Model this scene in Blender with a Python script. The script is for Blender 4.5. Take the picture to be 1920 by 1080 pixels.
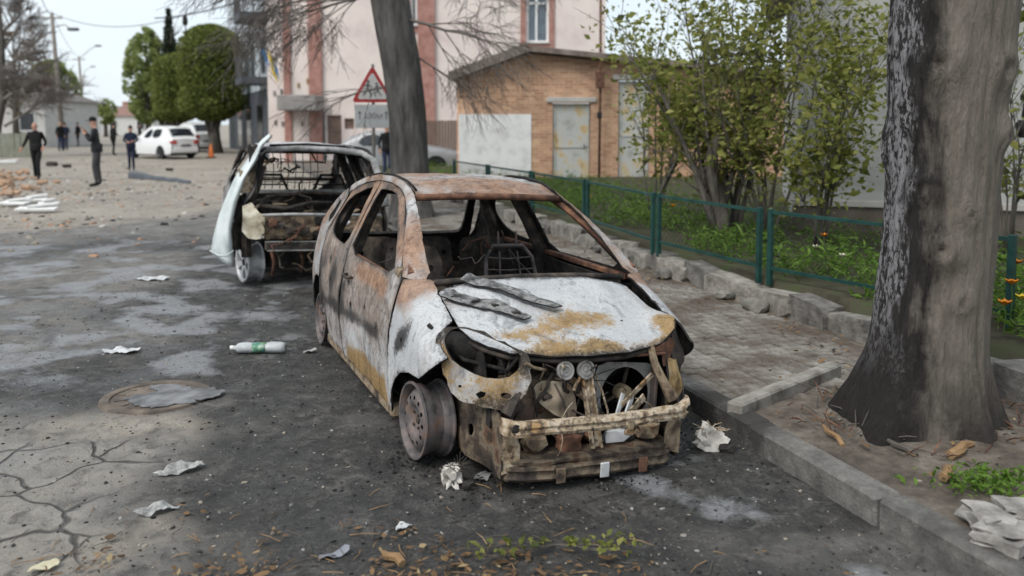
import bpy, bmesh, math, random
import numpy as np
from mathutils import Vector, Matrix, noise
from mathutils.geometry import delaunay_2d_cdt

for _o in list(bpy.data.objects):
    bpy.data.objects.remove(_o)
SC = bpy.context.scene
COL = SC.collection
R = math.radians
rnd = random.Random(7)
NR = np.random.RandomState(11)

# ------------------------------------------------------------------ camera
FPX, CH, HZ, PPX, PPY = 1600.0, 1.75, 231.0, 960.0, 356.0
PITCH = math.atan((PPY - HZ) / FPX)
cd = bpy.data.cameras.new('camera')
cam = bpy.data.objects.new('camera', cd)
COL.objects.link(cam)
cam.location = (0, 0, CH)
cam.rotation_euler = (math.pi / 2 - PITCH, 0, 0)
cd.sensor_width = 36.0
cd.lens = FPX / 1920.0 * 36.0
cd.shift_y = (PPY - 540.0) / 1920.0
cd.clip_start = 0.05
cd.clip_end = 2000
cd.dof.use_dof = True
cd.dof.focus_distance = 4.95
cd.dof.aperture_fstop = 1.5
SC.camera = cam

# ------------------------------------------------------------------ sky and sun
SUN_EL, SUN_AZ = R(50), R(-138)          # azimuth measured from +Y towards +X
wd = bpy.data.worlds.new('World')
SC.world = wd
wd.use_nodes = True
wn = wd.node_tree
wn.nodes.clear()
w_out = wn.nodes.new('ShaderNodeOutputWorld')
w_bg = wn.nodes.new('ShaderNodeBackground')
w_sky = wn.nodes.new('ShaderNodeTexSky')
w_sky.sky_type = 'NISHITA'
w_sky.sun_disc = False
w_sky.sun_elevation = SUN_EL
w_sky.sun_rotation = SUN_AZ
w_sky.air_density = 1.0
w_sky.dust_density = 2.0
w_tc = wn.nodes.new('ShaderNodeTexCoord')
w_no = wn.nodes.new('ShaderNodeTexNoise')
w_no.inputs['Scale'].default_value = 2.2
w_no.inputs['Detail'].default_value = 5
w_ra = wn.nodes.new('ShaderNodeValToRGB')      # cloud deck: pale grey to white
w_ra.color_ramp.elements[0].position = 0.30
w_ra.color_ramp.elements[0].color = (4.9, 5.7, 6.3, 1)
w_ra.color_ramp.elements[1].position = 0.75
w_ra.color_ramp.elements[1].color = (7.2, 7.5, 7.7, 1)
w_mx = wn.nodes.new('ShaderNodeMix')
w_mx.data_type = 'RGBA'
w_mx.inputs[0].default_value = 0.86
wn.links.new(w_tc.outputs['Generated'], w_no.inputs['Vector'])
wn.links.new(w_no.outputs[0], w_ra.inputs[0])
wn.links.new(w_sky.outputs[0], w_mx.inputs[6])
wn.links.new(w_ra.outputs[0], w_mx.inputs[7])
wn.links.new(w_mx.outputs[2], w_bg.inputs[0])
w_bg.inputs[1].default_value = 0.10
wn.links.new(w_bg.outputs[0], w_out.inputs[0])

sd = bpy.data.lights.new('sun', 'SUN')
sun = bpy.data.objects.new('sun', sd)
COL.objects.link(sun)
sd.energy = 1.5
sd.angle = R(28)
sd.color = (1.0, 0.96, 0.90)
_sv = Vector((math.sin(SUN_AZ) * math.cos(SUN_EL), math.cos(SUN_AZ) * math.cos(SUN_EL), math.sin(SUN_EL)))
sun.rotation_euler = _sv.to_track_quat('Z', 'Y').to_euler()
sun.location = _sv * 50

SC.view_settings.view_transform = 'Standard'
SC.view_settings.look = 'None'
SC.view_settings.exposure = 0.70
SC.view_settings.gamma = 1.0
SC.render.engine = 'CYCLES'
SC.cycles.use_denoising = True
SC.cycles.max_bounces = 6
SC.cycles.diffuse_bounces = 3
SC.cycles.glossy_bounces = 2
SC.cycles.transmission_bounces = 4
SC.cycles.transparent_max_bounces = 6
SC.cycles.caustics_reflective = False
SC.cycles.caustics_refractive = False

# ------------------------------------------------------------------ helpers: pixels of the photograph to places
def ray(x, y):
    u, v = (x - PPX) / FPX, (PPY - y) / FPX
    return Vector((u, math.cos(PITCH) + v * math.sin(PITCH), -math.sin(PITCH) + v * math.cos(PITCH)))

def gp(x, y, z=0.0):
    d = ray(x, y)
    t = (z - CH) / d.z
    return Vector((0, 0, CH)) + d * t

def dp(x, y, Y):
    d = ray(x, y)
    return Vector((0, 0, CH)) + d * (Y / d.y)

# ------------------------------------------------------------------ helpers: objects
def link(o, parent=None):
    COL.objects.link(o)
    if parent is not None:
        o.parent = parent
    return o

def tag(o, label=None, cat=None, group=None, kind=None):
    if label: o['label'] = label
    if cat: o['category'] = cat
    if group: o['group'] = group
    if kind: o['kind'] = kind
    return o

def thing(name, label, cat, loc=(0, 0, 0), rz=0.0, group=None, rot=None):
    o = bpy.data.objects.new(name, None)
    o.empty_display_size = 0.2
    link(o)
    o.location = loc
    o.rotation_euler = rot if rot else (0, 0, rz)
    return tag(o, label, cat, group)

def copy_tree(o, parent=None):
    c = o.copy()
    link(c, parent)
    for ch in list(o.children):
        copy_tree(ch, c)
    return c

def mesh_obj(name, verts, faces, mats, parent=None, smooth=False, fmat=None, attr=None, attr_name='burn', sharp=None):
    me = bpy.data.meshes.new(name)
    me.from_pydata([tuple(v) for v in verts], [], [tuple(f) for f in faces])
    for m in (mats if isinstance(mats, (list, tuple)) else [mats]):
        me.materials.append(m)
    if fmat is not None:
        me.polygons.foreach_set('material_index', np.asarray(fmat, dtype=np.int32))
    if smooth:
        me.polygons.foreach_set('use_smooth', np.ones(len(me.polygons), dtype=bool))
        if sharp:
            me.set_sharp_from_angle(angle=R(sharp))
    if attr is not None:
        ca = me.color_attributes.new(attr_name, 'FLOAT_COLOR', 'POINT')
        ca.data.foreach_set('color', np.asarray(attr, dtype=np.float32).ravel())
    me.update()
    o = bpy.data.objects.new(name, me)
    return link(o, parent)

class MB:
    """collects shapes; build() links them as one mesh object"""
    def __init__(s):
        s.v, s.f, s.m = [], [], []
    def add(s, vs, fs, mi=0):
        b = len(s.v)
        s.v += [tuple(v) for v in vs]
        s.f += [tuple(i + b for i in f) for f in fs]
        s.m += [mi] * len(fs)
        return s
    def box(s, c, size, rot=None, mi=0, bev=0.0, taper=1.0):
        x, y, z = size[0] / 2, size[1] / 2, size[2] / 2
        if bev <= 0:
            vs = [Vector((sx * x * (taper if sz > 0 else 1), sy * y * (taper if sz > 0 else 1), sz * z)) for sz in (-1, 1) for sy in (-1, 1) for sx in (-1, 1)]
            fs = [(0, 2, 3, 1), (4, 5, 7, 6), (0, 1, 5, 4), (2, 6, 7, 3), (0, 4, 6, 2), (1, 3, 7, 5)]
        else:
            b = min(bev, x * .9, y * .9, z * .9)
            bm = bmesh.new()
            bmesh.ops.create_cube(bm, size=1)
            bmesh.ops.scale(bm, vec=(2 * x, 2 * y, 2 * z), verts=bm.verts)
            bmesh.ops.bevel(bm, geom=bm.edges[:], offset=b, segments=1, affect='EDGES')
            bm.verts.index_update()
            vs = [v.co.copy() for v in bm.verts]
            fs = [tuple(v.index for v in f.verts) for f in bm.faces]
            bm.free()
        M = rot if rot is not None else Matrix.Identity(3)
        c = Vector(c)
        return s.add([c + M @ v for v in vs], fs, mi)
    def bar(s, p0, p1, w, h, up=(0, 0, 1), mi=0, bev=0.0):
        p0, p1 = Vector(p0), Vector(p1)
        d = (p1 - p0)
        L = d.length
        d.normalize()
        upv = Vector(up)
        x = d.cross(upv)
        if x.length < 1e-4: x = d.cross(Vector((1, 0, 0)))
        x.normalize()
        z = x.cross(d)
        M = Matrix((x, d, z)).transposed()
        return s.box((p0 + p1) / 2, (w, L, h), M, mi, bev)
    def tube(s, pts, r, n=6, mi=0, cap=True):
        pts = [Vector(p) for p in pts]
        k = len(pts)
        rs = r if isinstance(r, (list, tuple)) else [r] * k
        t0 = (pts[1] - pts[0]).normalized()
        ref = Vector((0, 0, 1)) if abs(t0.z) < .9 else Vector((1, 0, 0))
        nx = t0.cross(ref).normalized()
        vs = []
        for i in range(k):
            t = (pts[min(i + 1, k - 1)] - pts[max(i - 1, 0)])
            if t.length < 1e-9: t = t0
            t = t.normalized()
            nx = (nx - t * nx.dot(t))
            if nx.length < 1e-6: nx = t.orthogonal()
            nx.normalize()
            ny = t.cross(nx)
            for j in range(n):
                a = 2 * math.pi * j / n
                vs.append(pts[i] + (nx * math.cos(a) + ny * math.sin(a)) * rs[i])
        fs = [(i * n + j, i * n + (j + 1) % n, (i + 1) * n + (j + 1) % n, (i + 1) * n + j) for i in range(k - 1) for j in range(n)]
        if cap:
            fs.append(tuple(range(n - 1, -1, -1)))
            fs.append(tuple((k - 1) * n + j for j in range(n)))
        return s.add(vs, fs, mi)
    def lathe(s, prof, n=16, M=None, off=(0, 0, 0), mi=0, closed=False):
        """prof: (r, z) rows, about local z"""
        M = M if M is not None else Matrix.Identity(3)
        off = Vector(off)
        vs = []
        for r, z in prof:
            for j in range(n):
                a = 2 * math.pi * j / n
                vs.append(off + M @ Vector((r * math.cos(a), r * math.sin(a), z)))
        k = len(prof)
        rng = range(k if closed else k - 1)
        fs = [(i * n + j, i * n + (j + 1) % n, ((i + 1) % k) * n + (j + 1) % n, ((i + 1) % k) * n + j) for i in rng for j in range(n)]
        if not closed:
            if prof[0][0] > 1e-5: fs.append(tuple(range(n - 1, -1, -1)))
            if prof[-1][0] > 1e-5: fs.append(tuple((k - 1) * n + j for j in range(n)))
        return s.add(vs, fs, mi)
    def prism(s, poly, h0, h1, M=None, off=(0, 0, 0), mi=0):
        """poly in local xy, extruded along local z"""
        M = M if M is not None else Matrix.Identity(3)
        off = Vector(off)
        n = len(poly)
        vs = [off + M @ Vector((x, y, h0)) for x, y in poly] + [off + M @ Vector((x, y, h1)) for x, y in poly]
        fs = [tuple(range(n - 1, -1, -1)), tuple(range(n, 2 * n))] + [(i, (i + 1) % n, n + (i + 1) % n, n + i) for i in range(n)]
        return s.add(vs, fs, mi)
    def lump(s, c, size, seed=0, lv=2, amp=.25, rot=None, mi=0, fr=1.6, cl=.75):
        bm = bmesh.new()
        bmesh.ops.create_icosphere(bm, subdivisions=lv, radius=1)
        bm.verts.index_update()
        M = rot if rot is not None else Matrix.Identity(3)
        sv = Vector((seed * 3.7, seed * 1.3, seed * 7.1))
        vs = []
        for v in bm.verts:
            k = 1 + amp * 2 * noise.noise(v.co * fr + sv)
            p = v.co * k
            p = Vector((max(-cl, min(cl, p.x)) / cl, max(-cl, min(cl, p.y)) / cl, max(-cl, min(cl, p.z)) / cl))
            p *= 1 + .10 * amp * noise.noise(v.co * 5 + sv)
            vs.append(Vector(c) + M @ Vector((p.x * size[0] / 2, p.y * size[1] / 2, p.z * size[2] / 2)))
        fs = [tuple(v.index for v in f.verts) for f in bm.faces]
        bm.free()
        return s.add(vs, fs, mi)
    def build(s, name, mats, parent=None, smooth=False, sharp=None):
        return mesh_obj(name, s.v, s.f, mats, parent, smooth, s.m, sharp=sharp)

def I(x, t):
    return float(np.interp(x, [p[0] for p in t], [p[1] for p in t]))

def sm(a, b, x):
    t = max(0.0, min(1.0, (x - a) / (b - a))) if a != b else (1.0 if x > a else 0.0)
    return t * t * (3 - 2 * t)

def g2(x, c, w): return math.exp(-((x - c) / w) ** 2)

def nz(x, y, z=0.0, s=1.0):
    return noise.noise(Vector((x * s, y * s, z * s)))

def fb(x, y, z=0.0, s=1.0, o=4):
    return noise.fractal(Vector((x * s, y * s, z * s)), 1.0, 2.0, o)

def resample(poly, res, closed=True):
    out = []
    n = len(poly)
    for i in range(n if closed else n - 1):
        a, b = poly[i], poly[(i + 1) % n]
        k = max(1, int(math.ceil(math.hypot(b[0] - a[0], b[1] - a[1]) / res)))
        for j in range(k):
            t = j / k
            out.append((a[0] + (b[0] - a[0]) * t, a[1] + (b[1] - a[1]) * t))
    if not closed: out.append(poly[-1])
    return out

def smooth_poly(poly, it=1):
    for _ in range(it):
        q = []
        for i in range(len(poly)):
            a, b = poly[i], poly[(i + 1) % len(poly)]
            q += [(a[0] * .75 + b[0] * .25, a[1] * .75 + b[1] * .25), (a[0] * .25 + b[0] * .75, a[1] * .25 + b[1] * .75)]
        poly = q
    return poly

def circle(cx, cy, r, n=8, ry=None, a0=0.0):
    ry = ry or r
    return [(cx + r * math.cos(a0 + 2 * math.pi * i / n), cy + ry * math.sin(a0 + 2 * math.pi * i / n)) for i in range(n)]

def inside(P, poly):
    x, y = P[:, 0], P[:, 1]
    r = np.zeros(len(P), dtype=bool)
    px = np.array(poly)
    n = len(px)
    j = n - 1
    for i in range(n):
        xi, yi = px[i]
        xj, yj = px[j]
        c = ((yi > y) != (yj > y))
        with np.errstate(divide='ignore', invalid='ignore'):
            r ^= c & (x < (xj - xi) * (y - yi) / (yj - yi + 1e-12) + xi)
        j = i
    return r

def edge_dist(P, poly):
    d = np.full(len(P), 1e9)
    px = np.array(poly)
    for i in range(len(px)):
        a, b = px[i], px[(i + 1) % len(px)]
        ab = b - a
        t = np.clip(((P - a) @ ab) / max(ab @ ab, 1e-12), 0, 1)
        q = a + t[:, None] * ab
        d = np.minimum(d, np.hypot(*(P - q).T))
    return d

def panel(name, poly, func, mats, parent=None, res=.03, holes=(), thick=.012, flip=False, paint=None, conv=None,
          dent=0.0, seed=0.0, ragged=0.0):
    """a sheet cut to an outline (with holes) in a flat chart, laid onto the surface func(u, v) and given a thickness"""
    P0 = resample(poly, res)
    if ragged:
        P0 = [(u + ragged * nz(u * 23 + seed, v * 23, 1.0), v + ragged * nz(u * 23, v * 23 + seed, 5.0)) for u, v in P0]
    H0 = [resample(h, res) for h in holes]
    if conv:
        P0 = [conv(*p) for p in P0]
        H0 = [[conv(*p) for p in h] for h in H0]
    A = np.array(P0)
    lo, hi = A.min(0), A.max(0)
    G = []
    ny = int((hi[1] - lo[1]) / (res * .866)) + 1
    nx = int((hi[0] - lo[0]) / res) + 1
    for j in range(ny + 1):
        for i in range(nx + 1):
            G.append((lo[0] + (i + (.5 if j % 2 else 0)) * res, lo[1] + j * res * .866))
    G = np.array(G) + NR.uniform(-.12, .12, (len(G), 2)) * res
    k = inside(G, P0) & (edge_dist(G, P0) > res * .5)
    for h in H0:
        k &= ~inside(G, h) & (edge_dist(G, h) > min(res * .5, .5 * res))
    G = G[k]
    V = [Vector(p) for p in P0]
    E = [(i, (i + 1) % len(P0)) for i in range(len(P0))]
    for h in H0:
        b = len(V)
        V += [Vector(p) for p in h]
        E += [(b + i, b + (i + 1) % len(h)) for i in range(len(h))]
    V += [Vector(p) for p in G]
    ov, oe, of = delaunay_2d_cdt(V, E, [], 0, 1e-6)[:3]
    U = np.array([(p.x, p.y) for p in ov])
    F = np.array([f for f in of if len(f) == 3])
    C = U[F].mean(1)
    k = inside(C, P0)
    for h in H0: k &= ~inside(C, h)
    F = F[k]
    X = np.array([tuple(func(u, v)) for u, v in U])
    if flip: F = F[:, ::-1]
    def vnorm():
        fn = np.cross(X[F[:, 1]] - X[F[:, 0]], X[F[:, 2]] - X[F[:, 0]])
        vn = np.zeros_like(X)
        for q in range(3): np.add.at(vn, F[:, q], fn)
        return vn / np.maximum(np.linalg.norm(vn, axis=1), 1e-12)[:, None]
    N = vnorm()
    if dent:
        d = np.array([dent * (fb(p[0] + seed, p[1], p[2], 2.3, 3) + .35 * fb(p[0], p[1] + seed, p[2], 9, 2)) for p in X])
        X = X + N * d[:, None]
        N = vnorm()
    ed = edge_dist(U, P0)
    for h in H0: ed = np.minimum(ed, edge_dist(U, h))
    n = len(X)
    cnt = {}
    for f in F:
        for q in range(3):
            e = (f[q], f[(q + 1) % 3])
            key = (min(e), max(e))
            cnt.setdefault(key, []).append(e)
    be = [v[0] for v in cnt.values() if len(v) == 1]
    XI = X - N * thick
    verts = [X, XI]
    faces = [tuple(f) for f in F] + [tuple(f[::-1] + n) for f in F]
    fm = [0] * len(F) + [1] * len(F)
    rim, ridx = [], {}
    for a, b in be:
        for q in (a, b):
            if q not in ridx:
                ridx[q] = 2 * n + 2 * len(ridx)
                rim.append(q)
        faces.append((ridx[b], ridx[a], ridx[a] + 1, ridx[b] + 1))
        fm.append(1)
    RV = []
    for q in rim: RV += [X[q], XI[q]]
    if RV: verts.append(np.array(RV))
    allv = np.concatenate(verts)
    attr = None
    if paint:
        c = np.array([paint(X[i][0], X[i][1], X[i][2], ed[i]) for i in range(n)], dtype=np.float32)
        rc = np.repeat(c[rim], 2, axis=0) if rim else np.zeros((0, 4))
        attr = np.concatenate([c, c, rc])
    return mesh_obj(name, allv, faces, mats if isinstance(mats, (list, tuple)) else [mats, mats], parent, True, fm, attr)

# ------------------------------------------------------------------ helpers: materials
def lin(h):
    h = h.lstrip('#')
    c = [int(h[i:i + 2], 16) / 255 for i in (0, 2, 4)]
    return tuple(x / 12.92 if x <= .04045 else ((x + .055) / 1.055) ** 2.4 for x in c) + (1,)

class NT:
    def __init__(s, name):
        s.mat = bpy.data.materials.new(name)
        s.mat.use_nodes = True
        s.t = s.mat.node_tree
        s.b = s.t.nodes['Principled BSDF']
        s.tc = s.t.nodes.new('ShaderNodeTexCoord')
        s.b.inputs['Specular IOR Level'].default_value = 0.3
    def n(s, ty, **kw):
        nd = s.t.nodes.new(ty)
        for k, v in kw.items(): setattr(nd, k, v)
        return nd
    def lk(s, a, b):
        if hasattr(a, 'is_linked') or isinstance(a, bpy.types.NodeSocket): s.t.links.new(a, b)
        else: b.default_value = a
    def co(s, scale=(1, 1, 1), which='Object'):
        mp = s.n('ShaderNodeMapping')
        s.lk(s.tc.outputs[which], mp.inputs[0])
        mp.inputs['Scale'].default_value = scale
        return mp.outputs[0]
    def noise(s, sc, det=5, ro=.55, vec=None, dist=0.0):
        nd = s.n('ShaderNodeTexNoise')
        nd.inputs['Scale'].default_value = sc
        nd.inputs['Detail'].default_value = det
        nd.inputs['Roughness'].default_value = ro
        nd.inputs['Distortion'].default_value = dist
        s.lk(vec if vec is not None else s.tc.outputs['Object'], nd.inputs['Vector'])
        return nd.outputs[0]
    def voro(s, sc, feature='DISTANCE_TO_EDGE', vec=None):
        nd = s.n('ShaderNodeTexVoronoi')
        nd.feature = feature
        nd.inputs['Scale'].default_value = sc
        s.lk(vec if vec is not None else s.tc.outputs['Object'], nd.inputs['Vector'])
        return nd.outputs[0]
    def ramp(s, fac, els, interp='LINEAR'):
        nd = s.n('ShaderNodeValToRGB')
        cr = nd.color_ramp
        cr.interpolation = interp
        while len(cr.elements) < len(els): cr.elements.new(.5)
        for e, (p, c) in zip(cr.elements, els):
            e.position = p
            if isinstance(c, (int, float)): c = (c, c, c, 1)
            e.color = c if len(c) == 4 else tuple(c) + (1,)
        s.lk(fac, nd.inputs[0])
        return nd.outputs[0]
    def mix(s, fac, a, b, bt='MIX'):
        nd = s.n('ShaderNodeMix')
        nd.data_type = 'RGBA'
        nd.blend_type = bt
        s.lk(fac, nd.inputs[0])
        for v, k in ((a, 6), (b, 7)):
            if isinstance(v, tuple) and len(v) == 3: v = v + (1,)
            s.lk(v, nd.inputs[k])
        return nd.outputs[2]
    def m(s, op, a, b=0.0, clamp=False):
        nd = s.n('ShaderNodeMath')
        nd.operation = op
        nd.use_clamp = clamp
        s.lk(a, nd.inputs[0])
        s.lk(b, nd.inputs[1])
        return nd.outputs[0]
    def attr(s, name):
        nd = s.n('ShaderNodeAttribute')
        nd.attribute_name = name
        sp = s.n('ShaderNodeSeparateColor')
        s.lk(nd.outputs['Color'], sp.inputs[0])
        return sp.outputs[0], sp.outputs[1], sp.outputs[2], nd.outputs['Alpha']
    def bump(s, h, st=.4, d=.01):
        nd = s.n('ShaderNodeBump')
        nd.inputs['Strength'].default_value = st
        nd.inputs['Distance'].default_value = d
        s.lk(h, nd.inputs['Height'])
        s.lk(nd.outputs[0], s.b.inputs['Normal'])
        return nd
    def fin(s, col=None, rough=None, metal=None):
        if col is not None: s.lk(col if not (isinstance(col, tuple) and len(col) == 3) else col + (1,), s.b.inputs['Base Color'])
        if rough is not None: s.lk(rough, s.b.inputs['Roughness'])
        if metal is not None: s.b.inputs['Metallic'].default_value = metal
        return s.mat

def simple(name, cols, sc=5, rough=.8, bump=.3, bsc=40, bd=.004, metal=0.0, det=6, stretch=(1, 1, 1), spec=.3):
    """mottled surface: a noise ramp through the given colours plus fine relief"""
    k = NT(name)
    v = k.co(stretch)
    if not isinstance(cols, list): cols = [cols]
    cols = [lin(c) if isinstance(c, str) else (tuple(c) + (1,) if len(c) == 3 else c) for c in cols]
    if len(cols) == 1:
        c = cols[0]
        cols = [tuple(x * .82 for x in c[:3]) + (1,), c, tuple(min(1, x * 1.12) for x in c[:3]) + (1,)]
    n1 = k.noise(sc, det, .6, v)
    els = [(.3 + .4 * i / (len(cols) - 1), c) for i, c in enumerate(cols)]
    c = k.ramp(n1, els)
    k.b.inputs['Specular IOR Level'].default_value = spec
    if bump:
        k.bump(k.noise(bsc, 5, .6, v), bump, bd)
    return k.fin(c, rough, metal)

# ------------------------------------------------------------------ shared materials
def burnt_paint(name):
    k = NT(name)
    r, g, b, a = k.attr('burn')
    v = k.co()
    n1 = k.noise(5, 8, .62, v, .4)
    n2 = k.noise(16, 9, .68, v, .8)
    n3 = k.noise(65, 7, .7, v, .3)
    n4 = k.noise(240, 3, .6, v)
    st = k.noise(8, 9, .68, k.co((1, .8, .45)), 1.4)
    gr = k.m('ADD', k.m('ADD', k.m('MULTIPLY', n2, .55), k.m('MULTIPLY', n3, .30)), k.m('MULTIPLY', n4, .15))
    fg = k.m('ADD', k.m('ADD', k.m('MULTIPLY', n2, .35), k.m('MULTIPLY', n3, .40)), k.m('MULTIPLY', n4, .25))
    def thr(att, nse, amp, gain):
        s = k.m('ADD', att, k.m('MULTIPLY', k.m('SUBTRACT', nse, .5), amp))
        return k.m('ADD', k.m('MULTIPLY', k.m('SUBTRACT', s, .5), gain), .5, True)
    warm = k.ramp(n2, [(.28, (.11, .085, .072)), (.45, (.21, .17, .145)), (.62, (.33, .28, .25)), (.8, (.43, .385, .35))])
    ash = k.ramp(st, [(.25, (.27, .285, .31)), (.40, (.44, .46, .48)), (.53, (.61, .615, .62)), (.75, (.72, .715, .70))])
    c = k.mix(thr(a, gr, 1.8, 1.9), warm, ash)
    blue = k.ramp(n3, [(.3, (.12, .135, .16)), (.7, (.27, .29, .32))])
    c = k.mix(k.m('MULTIPLY', thr(k.m('MULTIPLY', a, .50), st, 2.0, 4), .5), c, blue)
    rust = k.ramp(n2, [(.25, (.10, .058, .04)), (.42, (.22, .118, .07)), (.58, (.35, .195, .11)), (.78, (.31, .25, .20))])
    c = k.mix(k.m('MULTIPLY', thr(r, k.m('ADD', k.m('MULTIPLY', n1, .5), k.m('MULTIPLY', gr, .5)), 2.0, 2.2), .85), c, rust)
    och = k.ramp(n3, [(.28, (.15, .085, .03)), (.5, (.31, .185, .055)), (.72, (.46, .335, .17))])
    c = k.mix(k.m('MULTIPLY', thr(g, fg, 2.8, 4.5), .92), c, och)
    soot = k.ramp(n3, [(.3, (.012, .011, .011)), (.7, (.05, .046, .044))])
    c = k.mix(k.m('MULTIPLY', thr(b, fg, 2.6, 3.6), .95), c, soot)
    # small flaked specks and a general grime
    sp = k.ramp(n3, [(.585, 0.0), (.62, 1.0)])
    c = k.mix(k.m('MULTIPLY', sp, .34), c, (.06, .052, .047))
    sp2 = k.ramp(n4, [(.60, 0.0), (.64, 1.0)])
    c = k.mix(k.m('MULTIPLY', sp2, .35), c, (.08, .06, .048))
    c = k.mix(.7, c, k.ramp(st, [(.28, .30), (.46, .85), (.6, 1.0)]), 'MULTIPLY')
    c = k.mix(.42, c, k.ramp(n3, [(.30, .35), (.5, 1.0)]), 'MULTIPLY')
    h = k.m('ADD', k.m('MULTIPLY', n3, .6), k.m('MULTIPLY', n2, .7))
    k.bump(h, .5, .006)
    k.b.inputs['Specular IOR Level'].default_value = .25
    return k.fin(c, k.ramp(n2, [(.3, .8), (.7, .55)]))

M = {}
M['burnt'] = burnt_paint('burnt_paint')
M['soot'] = simple('soot_black', [(.006, .006, .006), (.018, .016, .015), (.05, .044, .04)], 14, .85, .6, 60, .006)
M['char'] = simple('charred_metal', [(.012, .011, .010), (.04, .034, .03), (.11, .085, .065)], 11, .8, .6, 55, .006)
M['scorched'] = simple('scorched_steel', [(.025, .02, .017), (.075, .055, .042), (.17, .125, .085), (.30, .24, .165), (.20, .12, .065), (.06, .045, .035)], 8, .75, .6, 55, .006)
M['cream'] = simple('heat_bleached_steel', [(.035, .028, .022), (.40, .32, .22), (.13, .09, .06), (.50, .42, .32), (.34, .25, .16), (.05, .038, .03), (.34, .21, .10)], 8, .72, .6, 60, .005)
M['rustdark'] = simple('dark_rust', [(.03, .02, .016), (.12, .06, .04), (.24, .12, .07)], 12, .85, .6, 60, .005)
M['rim'] = simple('burnt_rim_steel', [(.045, .04, .04), (.12, .11, .11), (.19, .15, .14), (.24, .13, .07)], 9, .6, .4, 70, .003, .25)
M['alu'] = simple('bare_aluminium', [(.32, .33, .34), (.58, .59, .60), (.72, .72, .72)], 10, .5, .4, 60, .003, .35)
M['palesheet'] = simple('pale_silver_paint', [(.36, .40, .40), (.56, .61, .61), (.68, .72, .71)], 4, .45, .2, 40, .002, 0.0)
M['concrete'] = simple('grey_concrete', ['#8a8580', '#a19b93', '#b5aea4'], 6, .9, .5, 60, .004)
M['green_paint'] = simple('dark_green_paint', [(.008, .034, .03), (.012, .052, .045), (.02, .07, .06)], 8, .5, .3, 60, .002)
M['pole'] = simple('weathered_concrete_pole', ['#77706a', '#918a82'], 4, .9, .3, 30)
M['wire'] = simple('dark_wire', [(.02, .02, .02)], 4, .7, 0)
M['black_rubber'] = simple('black_rubber', [(.015, .015, .016)], 10, .7, .2)
def glassy(name, col=(.02, .025, .03), rough=.08):
    k = NT(name)
    k.b.inputs['Specular IOR Level'].default_value = .6
    return k.fin(k.ramp(k.noise(3, 3), [(.3, tuple(x * .7 for x in col)), (.7, tuple(x * 1.3 for x in col))]), rough)
M['glass'] = glassy('dark_window_glass')
M['glass_sky'] = glassy('pale_window_glass', (.10, .13, .16), .06)
def leafmat(name, cols, trans=.35):
    k = NT(name)
    r, g, b, a = k.attr('lv')
    n = len(cols)
    c = k.ramp(r, [(i / (n - 1), q) for i, q in enumerate(cols)])
    d = k.n('ShaderNodeBsdfTranslucent')
    k.lk(c, d.inputs[0])
    mx = k.n('ShaderNodeMixShader')
    mx.inputs[0].default_value = trans
    k.fin(c, .6)
    k.lk(k.b.outputs[0], mx.inputs[1])
    k.lk(d.outputs[0], mx.inputs[2])
    k.lk(mx.outputs[0], k.t.nodes['Material Output'].inputs[0])
    return k.mat

# ================================================================== ground, road, pavement
KERB0, KDIR = Vector((1.08, 5.17, 0)), Vector((-.315, .949, 0))       # top edge of the kerb, running away from the camera
KN = Vector((KDIR.y, -KDIR.x, 0))                                      # to the right, onto the pavement
def kp(t, d, z=0.0):
    p = KERB0 + KDIR * t + KN * d
    return Vector((p.x, p.y, z))
def kcoord(x, y):
    p = Vector((x, y, 0)) - KERB0
    return p.dot(KDIR), p.dot(KN)
CAR2_O, CAR2_PSI = Vector((-2.06, 9.05, 0)), .385

def seg_d(x, y, a, b):
    ax, ay = b[0] - a[0], b[1] - a[1]
    t = max(0, min(1, ((x - a[0]) * ax + (y - a[1]) * ay) / (ax * ax + ay * ay)))
    return math.hypot(x - a[0] - t * ax, y - a[1] - t * ay)
_c1a = (CAR_O[0] + .3, CAR_O[1] - .6) if False else (.42, 4.1)
_c1b = (-1.05, 7.55)
_c2a, _c2b = (-2.0, 9.0), (-3.2, 12.6)

def ground_masks(x, y):
    n, n2 = fb(x, y, 0, .55, 4), fb(x + 9, y, 3, 1.7, 4)
    d = min(seg_d(x, y, _c1a, _c1b), seg_d(x, y, _c2a, _c2b))
    near = 1 - sm(.95, 2.5 + .9 * n, d)  # soot near the cars, deepened to paint contact shade round them
    wide = 1 - sm(2.5, 6.5 + 2 * n, d)
    soot = .10 + .64 * near + .30 * wide + .50 * n + .42 * n2
    far = max(sm(11.5, 18.5, y - 2.2 * (x + 7) + 2.6 * n + 1.2 * n2), sm(20, 26, y))
    soot *= 1 - .92 * far
    left = sm(-1.0, -1.9, x + .35 * (y - 4) + .5 * n) * (1 - sm(4.6, 5.6, y + .4 * n))
    soot -= .33 * left
    soot -= .22 * sm(3.9, 3.3, y) * sm(-.8, .2, x)
    dust = max(far, .75 * left * (.6 + n2)) + .18 * (1 - sm(3.2, 4.6, y)) * (.5 + n2)
    ash = 1.15 * max(0, n2 + .16) * sm(-1.2, -2.6, x) * sm(5.2, 6.5, y) * (1 - sm(11, 14, y)) + 1.3 * max(0, n2 + .15) * g2(kcoord(x, y)[1], -.50, .42) * (1 - sm(4, 6, y))  # pale ash, also painting the sky sheen of wet patches
    crack = sm(-1.75, -2.0, x + .1 * (y - 4.2) + .3 * n) * (1 - sm(4.35, 4.8, y + .3 * n2))
    return (max(0, min(1, soot)), max(0, min(1, dust)), max(0, min(1, ash * 1.4)), crack)

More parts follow.
